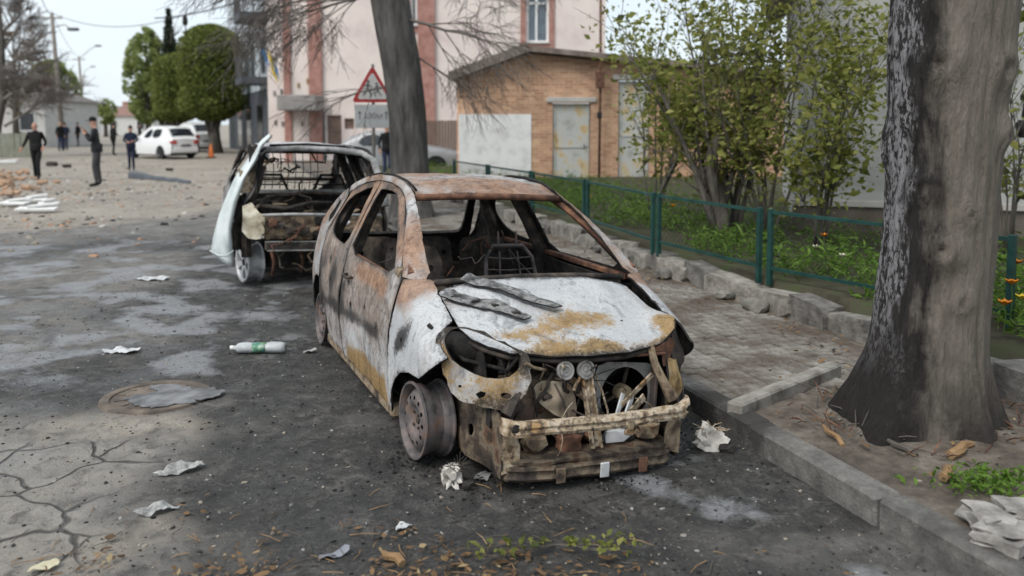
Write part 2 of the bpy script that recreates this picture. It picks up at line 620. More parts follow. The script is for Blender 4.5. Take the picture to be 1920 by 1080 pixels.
def gz(x, y):
    t, dd = kcoord(x, y)
    z = .010 * fb(x, y, 1, 1.3, 3) + .004 * fb(x, y, 7, 7, 3)
    z *= 1 - .7 * sm(14, 25, y)
    if dd > .05: z -= .06 * sm(.05, .25, dd)
    return z - .012

def axis(lo, hi, a, b, fine, gr=1.22):
    c = list(np.arange(a, b, fine))
    s, x = fine, b
    while x < hi:
        c.append(x)
        s *= gr
        x += s
    c.append(hi)
    s, x = fine, a
    while x > lo:
        s *= gr
        x -= s
        c.insert(0, max(x, lo))
    return c
gx = axis(-500, 500, -5.2, 2.2, .04, 1.12)
gy = axis(-30, 900, 2.7, 9.0, .04, 1.05)
gv = [(x, y, gz(x, y)) for y in gy for x in gx]
nxg = len(gx)
gf = [(j * nxg + i, j * nxg + i + 1, (j + 1) * nxg + i + 1, (j + 1) * nxg + i) for j in range(len(gy) - 1) for i in range(nxg - 1)]
ga = [ground_masks(v[0], v[1]) for v in gv]
def road_mat():
    k = NT('burnt_road')
    soot, dust, ash, crack = k.attr('gm')
    n1 = k.noise(2.2, 8, .65, None, .6)
    n2 = k.noise(9, 8, .68, None, .5)
    n3 = k.noise(60, 6, .7)
    n4 = k.noise(160, 4, .7)
    def thr(att, ns, amp, gain):
        s = k.m('ADD', att, k.m('MULTIPLY', k.m('SUBTRACT', ns, .5), amp))
        return k.m('ADD', k.m('MULTIPLY', k.m('SUBTRACT', s, .5), gain), .5, True)
    asph = k.ramp(n2, [(.3, (.08, .075, .07)), (.5, (.15, .14, .127)), (.7, (.22, .20, .175))])
    dst = k.ramp(k.m('ADD', k.m('MULTIPLY', n2, .5), k.m('MULTIPLY', k.noise(.5, 7, .65), .5)), [(.3, (.15, .135, .115)), (.44, (.25, .22, .185)), (.55, (.33, .29, .24)), (.7, (.38, .35, .31))])
    c = k.mix(thr(dust, n1, 1.1, 2.2), asph, dst)
    v = k.voro(3.4, 'DISTANCE_TO_EDGE', None)
    mp = k.n('ShaderNodeMapping')
    k.lk(k.tc.outputs['Object'], mp.inputs[0])
    nv = k.n('ShaderNodeTexNoise')
    nv.inputs['Scale'].default_value = 2.5
    k.lk(k.tc.outputs['Object'], nv.inputs['Vector'])
    va = k.n('ShaderNodeVectorMath')
    va.operation = 'MULTIPLY_ADD'
    k.lk(nv.outputs['Color'], va.inputs[0])
    va.inputs[1].default_value = (.35, .35, 0)
    k.lk(k.tc.outputs['Object'], va.inputs[2])
    v = k.voro(2.3, 'DISTANCE_TO_EDGE', va.outputs[0])
    line = k.m('MULTIPLY', k.ramp(v, [(.008, 1.0), (.030, 0.0)]), k.m('MULTIPLY', crack, .85))
    conc = k.ramp(n2, [(.3, (.20, .185, .165)), (.7, (.33, .305, .27))])
    c = k.mix(k.m('MULTIPLY', crack, .8), c, conc)
    sc = k.ramp(k.m('ADD', k.m('MULTIPLY', n3, .5), k.m('MULTIPLY', n2, .5)), [(.32, (.009, .0087, .0087)), (.45, (.021, .020, .0195)), (.54, (.048, .0455, .043)), (.66, (.12, .113, .105))])
    c = k.mix(k.m('MULTIPLY', thr(soot, k.m('ADD', k.m('MULTIPLY', n1, .6), k.m('MULTIPLY', n2, .4)), 1.9, 1.9), .95), c, sc)
    ash_sheen = k.ramp(n3, [(.3, (.17, .175, .187)), (.7, (.36, .367, .38))])  # bluish grey of ash and of sky sheen painted on wet road
    c = k.mix(k.m('MULTIPLY', thr(ash, n2, 1.0, 2.4), .75), c, ash_sheen)
    c = k.mix(line, c, (.03, .027, .024))
    pt = k.noise(5.5, 9, .72, None, 1.0)
    c = k.mix(k.m('MULTIPLY', k.ramp(pt, [(.54, 0.0), (.64, 1.0)]), k.m('SUBTRACT', .78, k.m('MULTIPLY', soot, .45), True)), c, k.ramp(n3, [(.3, (.13, .12, .108)), (.7, (.27, .25, .225))]))
    c = k.mix(k.m('MULTIPLY', k.ramp(pt, [(.36, 1.0), (.46, 0.0)]), .6), c, (.022, .021, .02))
    pale = k.ramp(n4, [(.62, 0.0), (.70, 1.0)])
    c = k.mix(k.m('MULTIPLY', pale, .25), c, (.30, .28, .25))
    dk = k.ramp(n3, [(.62, 0.0), (.72, 1.0)])
    c = k.mix(k.m('MULTIPLY', dk, .5), c, (.02, .019, .018))
    h = k.m('ADD', k.m('MULTIPLY', n3, .5), k.m('MULTIPLY', n2, 1.1))
    h = k.m('SUBTRACT', k.m('ADD', h, k.m('MULTIPLY', n4, .25)), k.m('MULTIPLY', line, 1.2))
    k.bump(h, .9, .025)
    k.b.inputs['Specular IOR Level'].default_value = .5
    wet = k.m('MULTIPLY', k.ramp(n1, [(.46, 0.0), (.60, 1.0)]), k.m('SUBTRACT', 1.0, dust, True))
    return k.fin(c, k.m('SUBTRACT', .88, k.m('MULTIPLY', wet, .58)))
ro = mesh_obj('road', gv, gf, road_mat(), None, True, None, ga, 'gm')
tag(ro, 'soot blackened road turning to dusty tan further off', None, None, 'structure')

# pavement: a raised earth bed carrying pavers, behind kerbstones
PAVZ = .12
WALL_D = lambda t: I(t, [(-4, 1.75), (0, 1.95), (6, 1.98), (20, 2.0)])
pit = lambda x, y: seg_d(x, y, (2.05, 4.55), (2.6, 3.3)) < .62
bed_mat = NT('dusty_earth')
_n = bed_mat.noise(6, 8, .68)
_n2 = bed_mat.noise(45, 6, .7)
_c = bed_mat.ramp(_n, [(.28, (.055, .045, .037)), (.48, (.13, .108, .088)), (.68, (.24, .21, .175))])
_c = bed_mat.mix(bed_mat.m('MULTIPLY', bed_mat.ramp(_n2, [(.58, 0.0), (.7, 1.0)]), .5), _c, (.035, .028, .022))
bed_mat.bump(bed_mat.m('ADD', _n2, bed_mat.m('MULTIPLY', _n, .6)), .8, .02)
M['earth'] = bed_mat.fin(_c, .95)
ts = list(np.arange(-4.2, 8, .06)) + list(np.arange(8, 40, .5))
ds = list(np.linspace(.13, 2.35, 34))
pv = []
for t in ts:
    for d in ds:
        p = kp(t, d)
        z = PAVZ - .022 + .012 * fb(p.x, p.y, 2, 2.4, 3) + .005 * fb(p.x, p.y, 2, 11, 2)
        z += .05 * g2(math.hypot(p.x - 2.27, p.y - 4.45), 0, .45)
        pv.append((p.x, p.y, z))
nd = len(ds)
pf = [(j * nd + i, j * nd + i + 1, (j + 1) * nd + i + 1, (j + 1) * nd + i) for j in range(len(ts) - 1) for i in range(nd - 1)]
pf = [f[::-1] for f in pf]
pave = mesh_obj('pavement', pv, [f[::-1] for f in pf], M['earth'], None, True)
tag(pave, 'dirt covered pavement between kerb and garden wall', None, None, 'structure')
_k = NT('kerb_concrete')
_pos = _k.n('ShaderNodeNewGeometry').outputs['Position']
_w1 = _k.noise(1.3, 8, .66, _pos, .4)
_w2 = _k.noise(9, 8, .7, _pos)
_w3 = _k.noise(60, 6, .7, _pos)
_c = _k.ramp(_w2, [(.3, (.13, .125, .115)), (.5, (.22, .21, .195)), (.7, (.34, .325, .30))])
_c = _k.mix(_k.ramp(_w1, [(.40, .92), (.56, .25)]), _c, (.045, .042, .039))
_c = _k.mix(_k.m('MULTIPLY', _k.ramp(_w3, [(.56, 0.0), (.66, 1.0)]), .5), _c, (.06, .052, .045))
_k.bump(_k.m('ADD', _w2, _k.m('MULTIPLY', _w3, .5)), 1.0, .02)
kerb_mat = _k.fin(_c, .92)
t = -3.6
i = 0
while t < 34:
    Lk = .98
    b = MB()
    off = rnd.uniform(-.008, .008)
    p0, p1 = kp(t + .006, .075 + off, .035), kp(t + Lk - .006, .075 + off + rnd.uniform(-.006, .006), .035 + rnd.uniform(-.004, .004))
    b.bar(p0, p1, .15, .175 + rnd.uniform(-.006, .006), bev=.014)
    b.build('kerbstone', kerb_mat, pave)
    t += Lk
    i += 1
# pavers: nearest ones singly, the rest joined
def paver_mat(nm, c):
    k = NT(nm)
    gp_ = k.n('ShaderNodeNewGeometry').outputs['Position']
    n = k.noise(9, 7, .68)
    w1 = k.noise(1.6, 7, .65, gp_)
    w2 = k.noise(30, 6, .7, gp_)
    col = k.ramp(n, [(.3, c[0]), (.5, c[1]), (.7, c[2])])
    col = k.mix(k.ramp(w1, [(.42, 0.0), (.60, .9)]), col, (.085, .064, .048))
    col = k.mix(k.ramp(w2, [(.52, 0.0), (.66, .7)]), col, (.06, .047, .037))
    k.bump(k.m('ADD', n, w2), .8, .006)
    return k.fin(col, .95)
paver_mats = [paver_mat('paver_a', [(.15, .135, .115), (.25, .235, .21), (.33, .315, .29)]), paver_mat('paver_b', [(.12, .11, .095), (.20, .185, .165), (.29, .27, .245)])]
_old = 0 and [simple('paver_a', [(.15, .135, .115), (.27, .25, .22), (.36, .34, .305)], 9, .92, .6, 70, .004),
              simple('paver_b', [(.12, .105, .09), (.22, .20, .175), (.31, .29, .26)], 9, .92, .6, 70, .004)]
pb = MB()
pb.box((0, 0, 0), (.096, .196, .05), bev=.006)
pm = [mesh_obj('paver', pb.v, pb.f, m_) for m_ in paver_mats]
spots = []
for r_ in range(0, 74):
    for c_ in range(0, 18):
        tt = -.62 + r_ * .20 + (.1 if c_ % 2 else 0)
        dd = .20 + c_ * .10
        if dd > WALL_D(tt) - .22: continue
        p = kp(tt, dd)
        if pit(p.x, p.y): continue
        cover = fb(p.x, p.y, 5, 1.4, 3)
        if cover > .34: continue
        spots.append((p.y, tt, dd, cover))
spots.sort()
used = []
restb = MB()
for i, (_, tt, dd, cover) in enumerate(spots):
    p = kp(tt, dd, PAVZ - .036 - max(0, cover) * .03 + rnd.uniform(-.004, .004))
    rot = Matrix.Rotation(math.atan2(-KDIR.x, KDIR.y) + rnd.uniform(-.02, .02), 3, 'Z') @ Matrix.Rotation(rnd.uniform(-.02, .02), 3, 'X')
    if i < 290:
        src = pm[rnd.randrange(2)]
        o = src if src.name not in used and i < 8 else src.copy()
        if o is src: used.append(src.name); o.parent = pave
        else: link(o, pave)
        o.location = p
        o.rotation_euler = rot.to_euler()
    else:
        restb.box(p, (.096, .196, .05), rot, rnd.randrange(2), .006)
for o in pm:
    if o.name not in used: bpy.data.objects.remove(o)
tag(restb.build('paver_field', paver_mats, pave), None, None, None, 'stuff')
# stone edging of the tree pit
b = MB()
e0, e1 = gp(1375, 770, .13), gp(1565, 692, .14)
b.bar(e0, e1, .10, .09, bev=.012)
b.build('edging_stone', simple('edging_concrete', [(.10, .09, .08), (.24, .225, .20), (.36, .34, .31)], 7, .9, .5, 60, .005), pave)

# ------------------------------------------------------------------ garden behind a low stone wall
GZ = .36
gar = []
gxs, gys = np.linspace(.32, 9, 60), None
gts = list(np.arange(-5, 30, .3))
for t in gts:
    for q in [0] + list(np.linspace(.10, 12, 49)):
        p = kp(t, WALL_D(t) - .02 + q)
        if q == 0:
            gar.append((p.x, p.y, PAVZ - .02))
            continue
        gar.append((p.x, p.y, GZ - .03 + .04 * fb(p.x, p.y, 3, .8, 3) + .03 * sm(1, 6, q)))
gaf = [(j * 50 + i, j * 50 + i + 1, (j + 1) * 50 + i + 1, (j + 1) * 50 + i)[::-1] for j in range(len(gts) - 1) for i in range(49)]
garden = mesh_obj('garden_ground', gar, [f[::-1] for f in gaf], simple('garden_soil', [(.03, .028, .018), (.06, .055, .035), (.05, .07, .025)], 4, .95, .6, 30, .02), None, True)
tag(garden, None, None, None, 'structure')
wall = thing('stone_wall', 'low rough stone wall edging the garden beside the pavement', 'wall', kp(0, WALL_D(0), 0))
stone_mats = [simple('stone_%d' % i, c, 7, .92, .9, 24, .02) for i, c in enumerate(([(.09, .085, .078), (.20, .19, .17), (.33, .31, .28)], [(.13, .12, .105), (.27, .25, .22), (.40, .38, .34)], [(.07, .066, .06), (.15, .142, .13), (.24, .23, .21)]))]
t = -3.8
w0 = Vector(wall.location)
i = 0
while t < 12.5:
    Ls = rnd.uniform(.30, .75) * (1.5 if rnd.random() < .2 else 1)
    hh = rnd.uniform(.16, .235)
    b = MB()
    c = kp(t + Ls / 2, WALL_D(t) + rnd.uniform(-.03, .05), PAVZ + hh / 2 - .04) - w0
    ang = math.atan2(-KDIR.x, KDIR.y) + rnd.uniform(-.06, .06)
    b.lump(c, (rnd.uniform(.26, .36), Ls * 1.08, hh), i + 70, 3, .30, Matrix.Rotation(ang, 3, 'Z') @ Matrix.Rotation(rnd.uniform(-.08, .08), 3, 'X'), 0, 1.9, .58)
    b.build('stone', stone_mats[rnd.randrange(3)], wall, True, 45)
    if rnd.random() < .45:
        b = MB()
        c2 = kp(t + Ls * rnd.uniform(.2, .8), WALL_D(t) - .20 + rnd.uniform(-.05, .04), PAVZ + .03) - w0
        b.lump(c2, (rnd.uniform(.1, .2), rnd.uniform(.12, .24), rnd.uniform(.07, .13)), i + 170, 2, .25, Matrix.Rotation(rnd.uniform(0, 3), 3, 'Z'))
        b.build('stone', stone_mats[rnd.randrange(3)], wall, True, 45)
    t += Ls * .97
    i += 1
# fence of steel frames
FP = [(4.35, 4.10), (3.50, 5.80), (2.30, 7.72), (1.60, 9.45), (1.02, 11.7), (.32, 13.8), (-.45, 15.9), (-1.25, 18.1)]
FP = [Vector((x, y, 0)) for x, y in FP]
fence = thing('garden_fence', 'dark green steel frame fence with wire mesh above the stone wall', 'fence', (FP[0].x, FP[0].y, 0))
f0 = Vector(fence.location)
ZB, ZTOP = .44, .95
for i in range(len(FP) - 1):
    a_, b_ = FP[i], FP[i + 1]
    d = (b_ - a_).normalized()
    a2, b2 = a_ + d * .07, b_ - d * .07
    for q in (a2, b2):
        b = MB()
        b.box(q - f0 + Vector((0, 0, .63)), (.045, .045, .70), Matrix.Rotation(math.atan2(d.y, d.x), 3, 'Z'), bev=.004)
        b.build('post', M['green_paint'], fence)
    for z in (ZB, ZTOP):
        b = MB()
        b.bar(a2 - f0 + Vector((0, 0, z)), b2 - f0 + Vector((0, 0, z)), .028, .028)
        b.build('rail', M['green_paint'], fence)
    b = MB()
    Lf = (b2 - a2).length
    st, hgt = .055, ZTOP - ZB
    for s_ in (1, -1):
        u = -hgt
        while u < Lf:
            u0, u1 = u, u + hgt
            z0, z1 = (ZB, ZTOP) if s_ > 0 else (ZTOP, ZB)
            c0, c1 = max(0, u0), min(Lf, u1)
            if c1 - c0 > .01:
                za, zb = z0 + (z1 - z0) * (c0 - u0) / hgt, z0 + (z1 - z0) * (c1 - u0) / hgt
                b.tube([a2 + d * c0 - f0 + Vector((0, 0, za)), a2 + d * c1 - f0 + Vector((0, 0, zb))], .0017, 3, cap=False)
            u += st * 1.414
    tag(b.build('wire_mesh', M['wire'], fence), None, None, None, 'stuff')

# ------------------------------------------------------------------ foliage helpers
def leaves(name, C, size, mats, parent=None, up=.3, asp=.55, kind=None, sv=None):
    """a small folded two-face leaf at every point of C"""
    C = np.asarray(C, dtype=float)
    n = len(C)
    s = size * np.clip(np.exp(NR.normal(-.05, .38, n)), .35, 2.0) if sv is None else sv
    d = NR.normal(size=(n, 3))
    d[:, 2] *= .6
    d /= np.linalg.norm(d, axis=1)[:, None]
    nn = NR.normal(size=(n, 3))
    nn[:, 2] += up * 3
    x = np.cross(d, nn)
    x /= np.maximum(np.linalg.norm(x, axis=1), 1e-6)[:, None]
    up_ = np.cross(x, d)
    a = C - d * s[:, None] * .5
    e = C + d * s[:, None] * .5
    l = C + x * (s * asp * .5)[:, None] + up_ * (s * .12)[:, None]
    r = C - x * (s * asp * .5)[:, None] + up_ * (s * .12)[:, None]
    V = np.stack([a, l, e, r], 1).reshape(-1, 3)
    b = np.arange(n) * 4
    F = np.concatenate([np.stack([b, b + 1, b + 2], 1), np.stack([b, b + 2, b + 3], 1)])
    me = bpy.data.meshes.new(name)
    me.vertices.add(len(V))
    me.vertices.foreach_set('co', V.astype(np.float32).ravel())
    me.loops.add(len(F) * 3)
    me.loops.foreach_set('vertex_index', F.astype(np.int32).ravel())
    me.polygons.add(len(F))
    me.polygons.foreach_set('loop_start', np.arange(len(F), dtype=np.int32) * 3)
    me.polygons.foreach_set('loop_total', np.full(len(F), 3, dtype=np.int32))
    me.update(calc_edges=True)
    ca = me.color_attributes.new('lv', 'FLOAT_COLOR', 'POINT')
    q = np.clip(NR.normal(.5, .22, n), 0, 1)
    col = np.repeat(np.stack([q, q, q, np.ones(n)], 1), 4, axis=0)
    ca.data.foreach_set('color', col.astype(np.float32).ravel())
    me.materials.append(mats)
    o = bpy.data.objects.new(name, me)
    link(o, parent)
    if kind: o['kind'] = kind
    return o

def litter(name, C, size, mat, kind='stuff'):
    """curled dry leaves lying flat"""
    C = np.asarray(C, dtype=float)
    n = len(C)
    s = size * np.exp(NR.normal(0, .35, n))
    an = NR.uniform(0, 6.283, n)
    d = np.stack([np.cos(an), np.sin(an), NR.normal(0, .18, n)], 1)
    x = np.stack([-np.sin(an), np.cos(an), NR.normal(0, .25, n)], 1)
    w = NR.uniform(.28, .62, n)
    cu = NR.uniform(-.1, .45, n)
    up = np.array([0, 0, 1.0])
    rows = []
    for u, v in ((-.5, 0), (-.2, .8), (.2, .95), (.55, .1), (.15, -1.0), (-.25, -.7)):
        jit = NR.uniform(.75, 1.2, n)
        rows.append(C + d * (s * u * jit)[:, None] + x * (s * w * v * .5 * jit)[:, None] + up * (s * cu * (u * u + .5 * v * v) * .6)[:, None])
    V = np.stack(rows, 1).reshape(-1, 3)
    V = V.tolist()
    F = []
    for i in range(n):
        b = i * 6
        F += [(b, b + 1, b + 5), (b + 1, b + 2, b + 4, b + 5), (b + 2, b + 3, b + 4)]
    q = np.clip(NR.normal(.45, .25, n), 0, 1)
    col = np.repeat(np.stack([q, q, q, np.ones(n)], 1), 6, axis=0)
    return mesh_obj(name, V, F, mat, None, False, None, col, 'lv')

LEAF = {
    'shrub': leafmat('shrub_leaf', [(.06, .075, .018), (.16, .185, .04), (.28, .29, .075), (.42, .39, .13)], .5),
    'thuja': leafmat('thuja_leaf', [(.085, .105, .026), (.17, .20, .045), (.27, .30, .075)], .35),
    'poplar': leafmat('poplar_leaf', [(.15, .19, .05), (.27, .33, .11), (.42, .46, .20)], .5),
    'spruce': leafmat('spruce_leaf', [(.018, .028, .018), (.04, .055, .03), (.07, .085, .045)], .1),
    'grass': leafmat('grass_leaf', [(.05, .10, .015), (.12, .22, .03), (.20, .31, .06)], .4),
    'dry': leafmat('dry_leaf', [(.05, .032, .018), (.12, .07, .035), (.22, .13, .06), (.34, .26, .14)], .15),
}
M['bark'] = simple('grey_bark', [(.045, .04, .034), (.10, .09, .077), (.16, .145, .125)], 7, .95, .9, 22, .02, stretch=(1, 1, .25))
M['twig'] = simple('bare_twig', [(.06, .052, .046), (.12, .105, .092)], 8, .9, .3, 40)

# grass, weeds and bedding leaves in the garden
pts = []
for _ in range(26000):
    t = rnd.uniform(-4.5, 14) if rnd.random() < .8 else rnd.uniform(-4, 24)
    q = abs(rnd.gauss(0, 1.5))
    p = kp(t, WALL_D(t) + .16 + q)
    if fb(p.x, p.y, 8, .9, 3) < -.25: continue
    pts.append((p.x, p.y, GZ + rnd.uniform(-.02, .20) * (1 + .6 * nz(p.x * 2, p.y * 2)) + .03 * sm(1, 6, q)))
tag(leaves('garden_plants', pts, .085, LEAF['grass'], None, .1, .22), 'low green garden grass and weeds behind the fence', 'grass', None, 'stuff')

# the shrubs: stems and small spring leaves
def stems(b, base, h, spread, n, r, lean=(0, 0), seed=0):
    R_ = random.Random(seed)
    tips = []
    for i in range(n):
        a = R_.uniform(0, 6.28)
        k = R_.uniform(.2, 1)
        p = Vector(base) + Vector((R_.uniform(-.06, .06), R_.uniform(-.06, .06), 0))
        pts, rs = [p.copy()], [r * R_.uniform(.6, 1)]
        d = Vector((math.cos(a) * spread * k + lean[0], math.sin(a) * spread * k + lean[1], 1)).normalized()
        L = h * R_.uniform(.7, 1.1)
        for s in range(7):
            d = (d + Vector((R_.uniform(-.16, .16), R_.uniform(-.16, .16), R_.uniform(-.05, .1)))).normalized()
            p = p + d * L / 7
            pts.append(p.copy())
            rs.append(rs[0] * (1 - (s + 1) / 7.6))
            if s >= 1:
                for _ in range(3):
                    dd = (d + Vector((R_.uniform(-1, 1), R_.uniform(-1, 1), R_.uniform(-.3, .6)))).normalized()
                    Lt = L * R_.uniform(.10, .24)
                    q1 = p + dd * Lt * .5 + Vector((0, 0, .03))
                    q2 = q1 + (dd + Vector((R_.uniform(-.5, .5), R_.uniform(-.5, .5), R_.uniform(-.3, .3)))).normalized() * Lt * .5
                    b.tube([p, q1, q2], [rs[-1] * .5 + .002, .004, .002], 4, cap=False)
                    tips += [(q1, Lt), (q2, Lt)]
        b.tube(pts, rs, 6)
    return tips
def shrub(name, label, base, h, spread, n, r, leaf_n, leaf_s, mat, seed, lean=(0, 0), fluff=.14, group='shrubs in the garden'):
    o = thing(name, label, 'shrub', base, group=group)
    b = MB()
    tips = stems(b, (0, 0, 0), h, spread, n, r, lean, seed)
    b.build('trunk', M['bark'], o, True)
    P = []
    R_ = random.Random(seed + 5)
    wts = [max(.05, .5 + 1.6 * nz(q.x * 1.7 + seed, q.y * 1.7, q.z * 1.7)) for q, Lt in tips]
    for q, Lt in R_.choices(tips, wts, k=leaf_n):
        P.append((q.x + R_.gauss(0, fluff), q.y + R_.gauss(0, fluff), q.z + R_.gauss(0, fluff * .9)))
    tag(leaves('crown', P, leaf_s, mat, o, .25, .55), None, None, None, None)
    return o
sb = gp(1350, 445, GZ)
shrub('shrub', 'leafy multi-stemmed shrub with a thick twisted trunk behind the green fence', (sb.x, sb.y, GZ - .02), 2.6, .42, 9, .055, 2100, .085, LEAF['shrub'], 3, fluff=.13)
shrub('shrub', 'tall thin-stemmed shrub reaching above the brick garage roof', (2.75, 10.6, GZ - .02), 3.6, .30, 8, .03, 2300, .08, LEAF['shrub'], 8, fluff=.17)
shrub('shrub', 'sparse yellowish shrub just left of the big charred trunk', (3.35, 9.2, GZ - .02), 2.4, .45, 9, .022, 3600, .075, LEAF['shrub'], 12, fluff=.15)
shrub('shrub', 'leafy shrub partly hiding the second grey door of the garage', (2.1, 12.6, GZ - .02), 3.2, .38, 8, .03, 2200, .09, LEAF['shrub'], 15, fluff=.18)
shrub('shrub', 'wide pale green bush covering the corner of the grey house', (3.05, 10.2, GZ - .02), 3.0, .55, 10, .022, 1900, .075, LEAF['shrub'], 27, fluff=.15)
shrub('shrub', 'small climbing shrub against the grey wall right of the charred trunk', (5.2, 8.8, GZ - .02), 2.6, .25, 5, .018, 420, .075, LEAF['shrub'], 19, fluff=.12)
# gnarled main trunk of the first shrub
b = MB()
b.tube([(0, 0, -.05), (.02, 0, .25), (-.03, .02, .5), (-.10, .02, .75), (-.12, 0, 1.0), (-.04, .02, 1.3)], [.13, .10, .09, .085, .075, .05], 9)
shr0 = [o for o in bpy.data.objects if o.name == 'shrub'][0]
b.build('trunk', M['bark'], shr0, True)
# orange and white flowers
M['petal'] = simple('orange_petal', [(.55, .16, .01), (.75, .28, .02)], 20, .6, 0)
M['petal_y'] = simple('yellow_petal', [(.62, .42, .03), (.75, .55, .06)], 20, .6, 0)
M['petal_w'] = simple('cream_petal', [(.65, .62, .45), (.75, .72, .6)], 20, .6, 0)
M['stem'] = simple('green_stem', [(.05, .10, .02), (.08, .15, .03)], 20, .7, 0)
FL = [((1905, 490), 5.9, 'petal', 'large orange flower by the right picture edge, upper of two'), ((1897, 527), 5.8, 'petal', 'large orange flower by the right picture edge, lower of two'),
      ((1545, 440), 8.2, 'petal', 'small orange flower behind the fence beside the charred trunk'), ((1262, 385), 10.2, 'petal', 'small orange flower behind the fence near the shrub trunk'),
      ((1105, 368), 12.8, 'petal', 'small orange flower near the far end of the fence'), ((1580, 478), 7.6, 'petal_w', 'cream flower low behind the fence, beside the charred trunk'),
      ((1884, 566), 5.6, 'petal', 'small orange flower low at the right edge below the fence rail'), ((1917, 556), 5.7, 'petal_y', 'yellow flower at the very right edge of the picture'), ((1850, 520), 6.3, 'petal_y', 'yellow flower just right of the charred trunk'),
      ((1530, 462), 8.0, 'petal_w', 'cream flower low behind the fence, left of another cream one')]
for (px, py), Y, mt, lab in FL:
    c = dp(px, py, Y)
    o = thing('flower', lab, 'flower', (c.x, c.y, GZ - .02), group='flowers in the garden')
    b = MB()
    b.tube([(0, 0, 0), (.01, 0, (c.z - GZ) * .6), (0, 0, c.z - GZ)], .004, 5)
    b.build('stem', M['stem'], o)
    r_ = .045 if px > 1800 else .034
    for i in range(6):
        a = i * math.pi / 3
        b = MB()
        u = Vector((math.cos(a), math.sin(a), 0))
        w_ = Vector((-math.sin(a), math.cos(a), 0))
        z0 = Vector((0, 0, c.z - GZ))
        vs = [z0, z0 + u * r_ * .6 + w_ * r_ * .5 + Vector((0, 0, .02)), z0 + u * r_ * 1.1 + Vector((0, 0, .035)), z0 + u * r_ * .6 - w_ * r_ * .5 + Vector((0, 0, .02))]
        b.add(vs + [v - Vector((0, 0, .003)) for v in vs], [(0, 1, 2, 3), (7, 6, 5, 4)])
        b.build('petal', M[mt], o)

# ------------------------------------------------------------------ trees
def trunk_char_mat():
    k = NT('charred_bark')
    v = k.co((1, 1, .22))
    geo = k.n('ShaderNodeSeparateXYZ')
    k.lk(k.tc.outputs['Object'], geo.inputs[0])
    n1 = k.noise(9, 8, .65, v, .3)
    n2 = k.noise(30, 7, .7, v)
    n3 = k.noise(3, 5, .6)
    bark = k.ramp(k.m('ADD', k.m('MULTIPLY', n1, .5), k.m('MULTIPLY', n2, .5)), [(.28, (.095, .079, .064)), (.44, (.18, .155, .128)), (.58, (.22, .192, .162)), (.75, (.28, .25, .215))])
    # scorched on the side towards the wreck (local -x)
    ue = k.m('ADD', k.m('MULTIPLY', geo.outputs[0], .9), k.m('MULTIPLY', geo.outputs[1], -.44))
    e = k.m('ADD', ue, k.m('ADD', k.m('MULTIPLY', k.m('SUBTRACT', n3, .5), .34), k.m('MULTIPLY', k.m('SUBTRACT', n1, .5), .30)))
    e = k.m('ADD', e, k.m('MULTIPLY', geo.outputs[2], -.03))
    msk = k.ramp(k.m('ADD', k.m('MULTIPLY', e, 3.0), .5), [(.34, 1.0), (.62, 0.0)])
    char = k.ramp(n2, [(.3, (.010, .009, .009)), (.6, (.035, .031, .029)), (.8, (.07, .063, .06))])
    flake = k.m('MULTIPLY', k.ramp(k.m('ADD', k.m('MULTIPLY', n1, .4), k.m('MULTIPLY', k.noise(55, 6, .7, k.co((1, 1, .4))), .6)), [(.48, 0.0), (.53, 1.0)]), k.ramp(k.m('ADD', k.m('MULTIPLY', e, 3.0), .5), [(.06, 1.0), (.20, 0.0)]))
    flake = k.m('MULTIPLY', flake, k.ramp(k.m('MULTIPLY', geo.outputs[2], .4), [(.10, 0.0), (.30, 1.0)]))
    char = k.mix(flake, char, k.ramp(n2, [(.3, (.17, .165, .175)), (.7, (.36, .35, .36))]))
    c = k.mix(msk, bark, char)
    lowm = k.m('MULTIPLY', k.ramp(geo.outputs[2], [(.10, 1.0), (.60, 0.0)]), k.ramp(n3, [(.34, 0.0), (.52, 1.0)]))
    c = k.mix(k.m('MULTIPLY', lowm, .85), c, (.022, .019, .017))
    k.bump(k.m('ADD', k.m('MULTIPLY', n1, 1.2), k.m('MULTIPLY', n2, .9)), 1.0, .05)
    return k.fin(c, .92)
tb = Vector((2.27, 4.62, PAVZ - .04))
btree = thing('charred_tree', 'thick tree trunk at right, its left side charred black with pale flakes', 'tree', tb)
nzs, nas = 130, 150
KN_ = [(1.33, 3.95, .10, .07), (1.02, 4.3, .09, .08), (1.62, 5.5, .10, .07), (.98, 4.5, .05, .05), (1.98, 4.1, .09, .10), (1.95, 5.3, .08, .09), (1.55, 2.9, .08, .10), (1.75, 3.6, .06, .10), (.75, 4.7, .06, .06), (1.2, 4.75, .05, .06)]
vs, fs = [], []
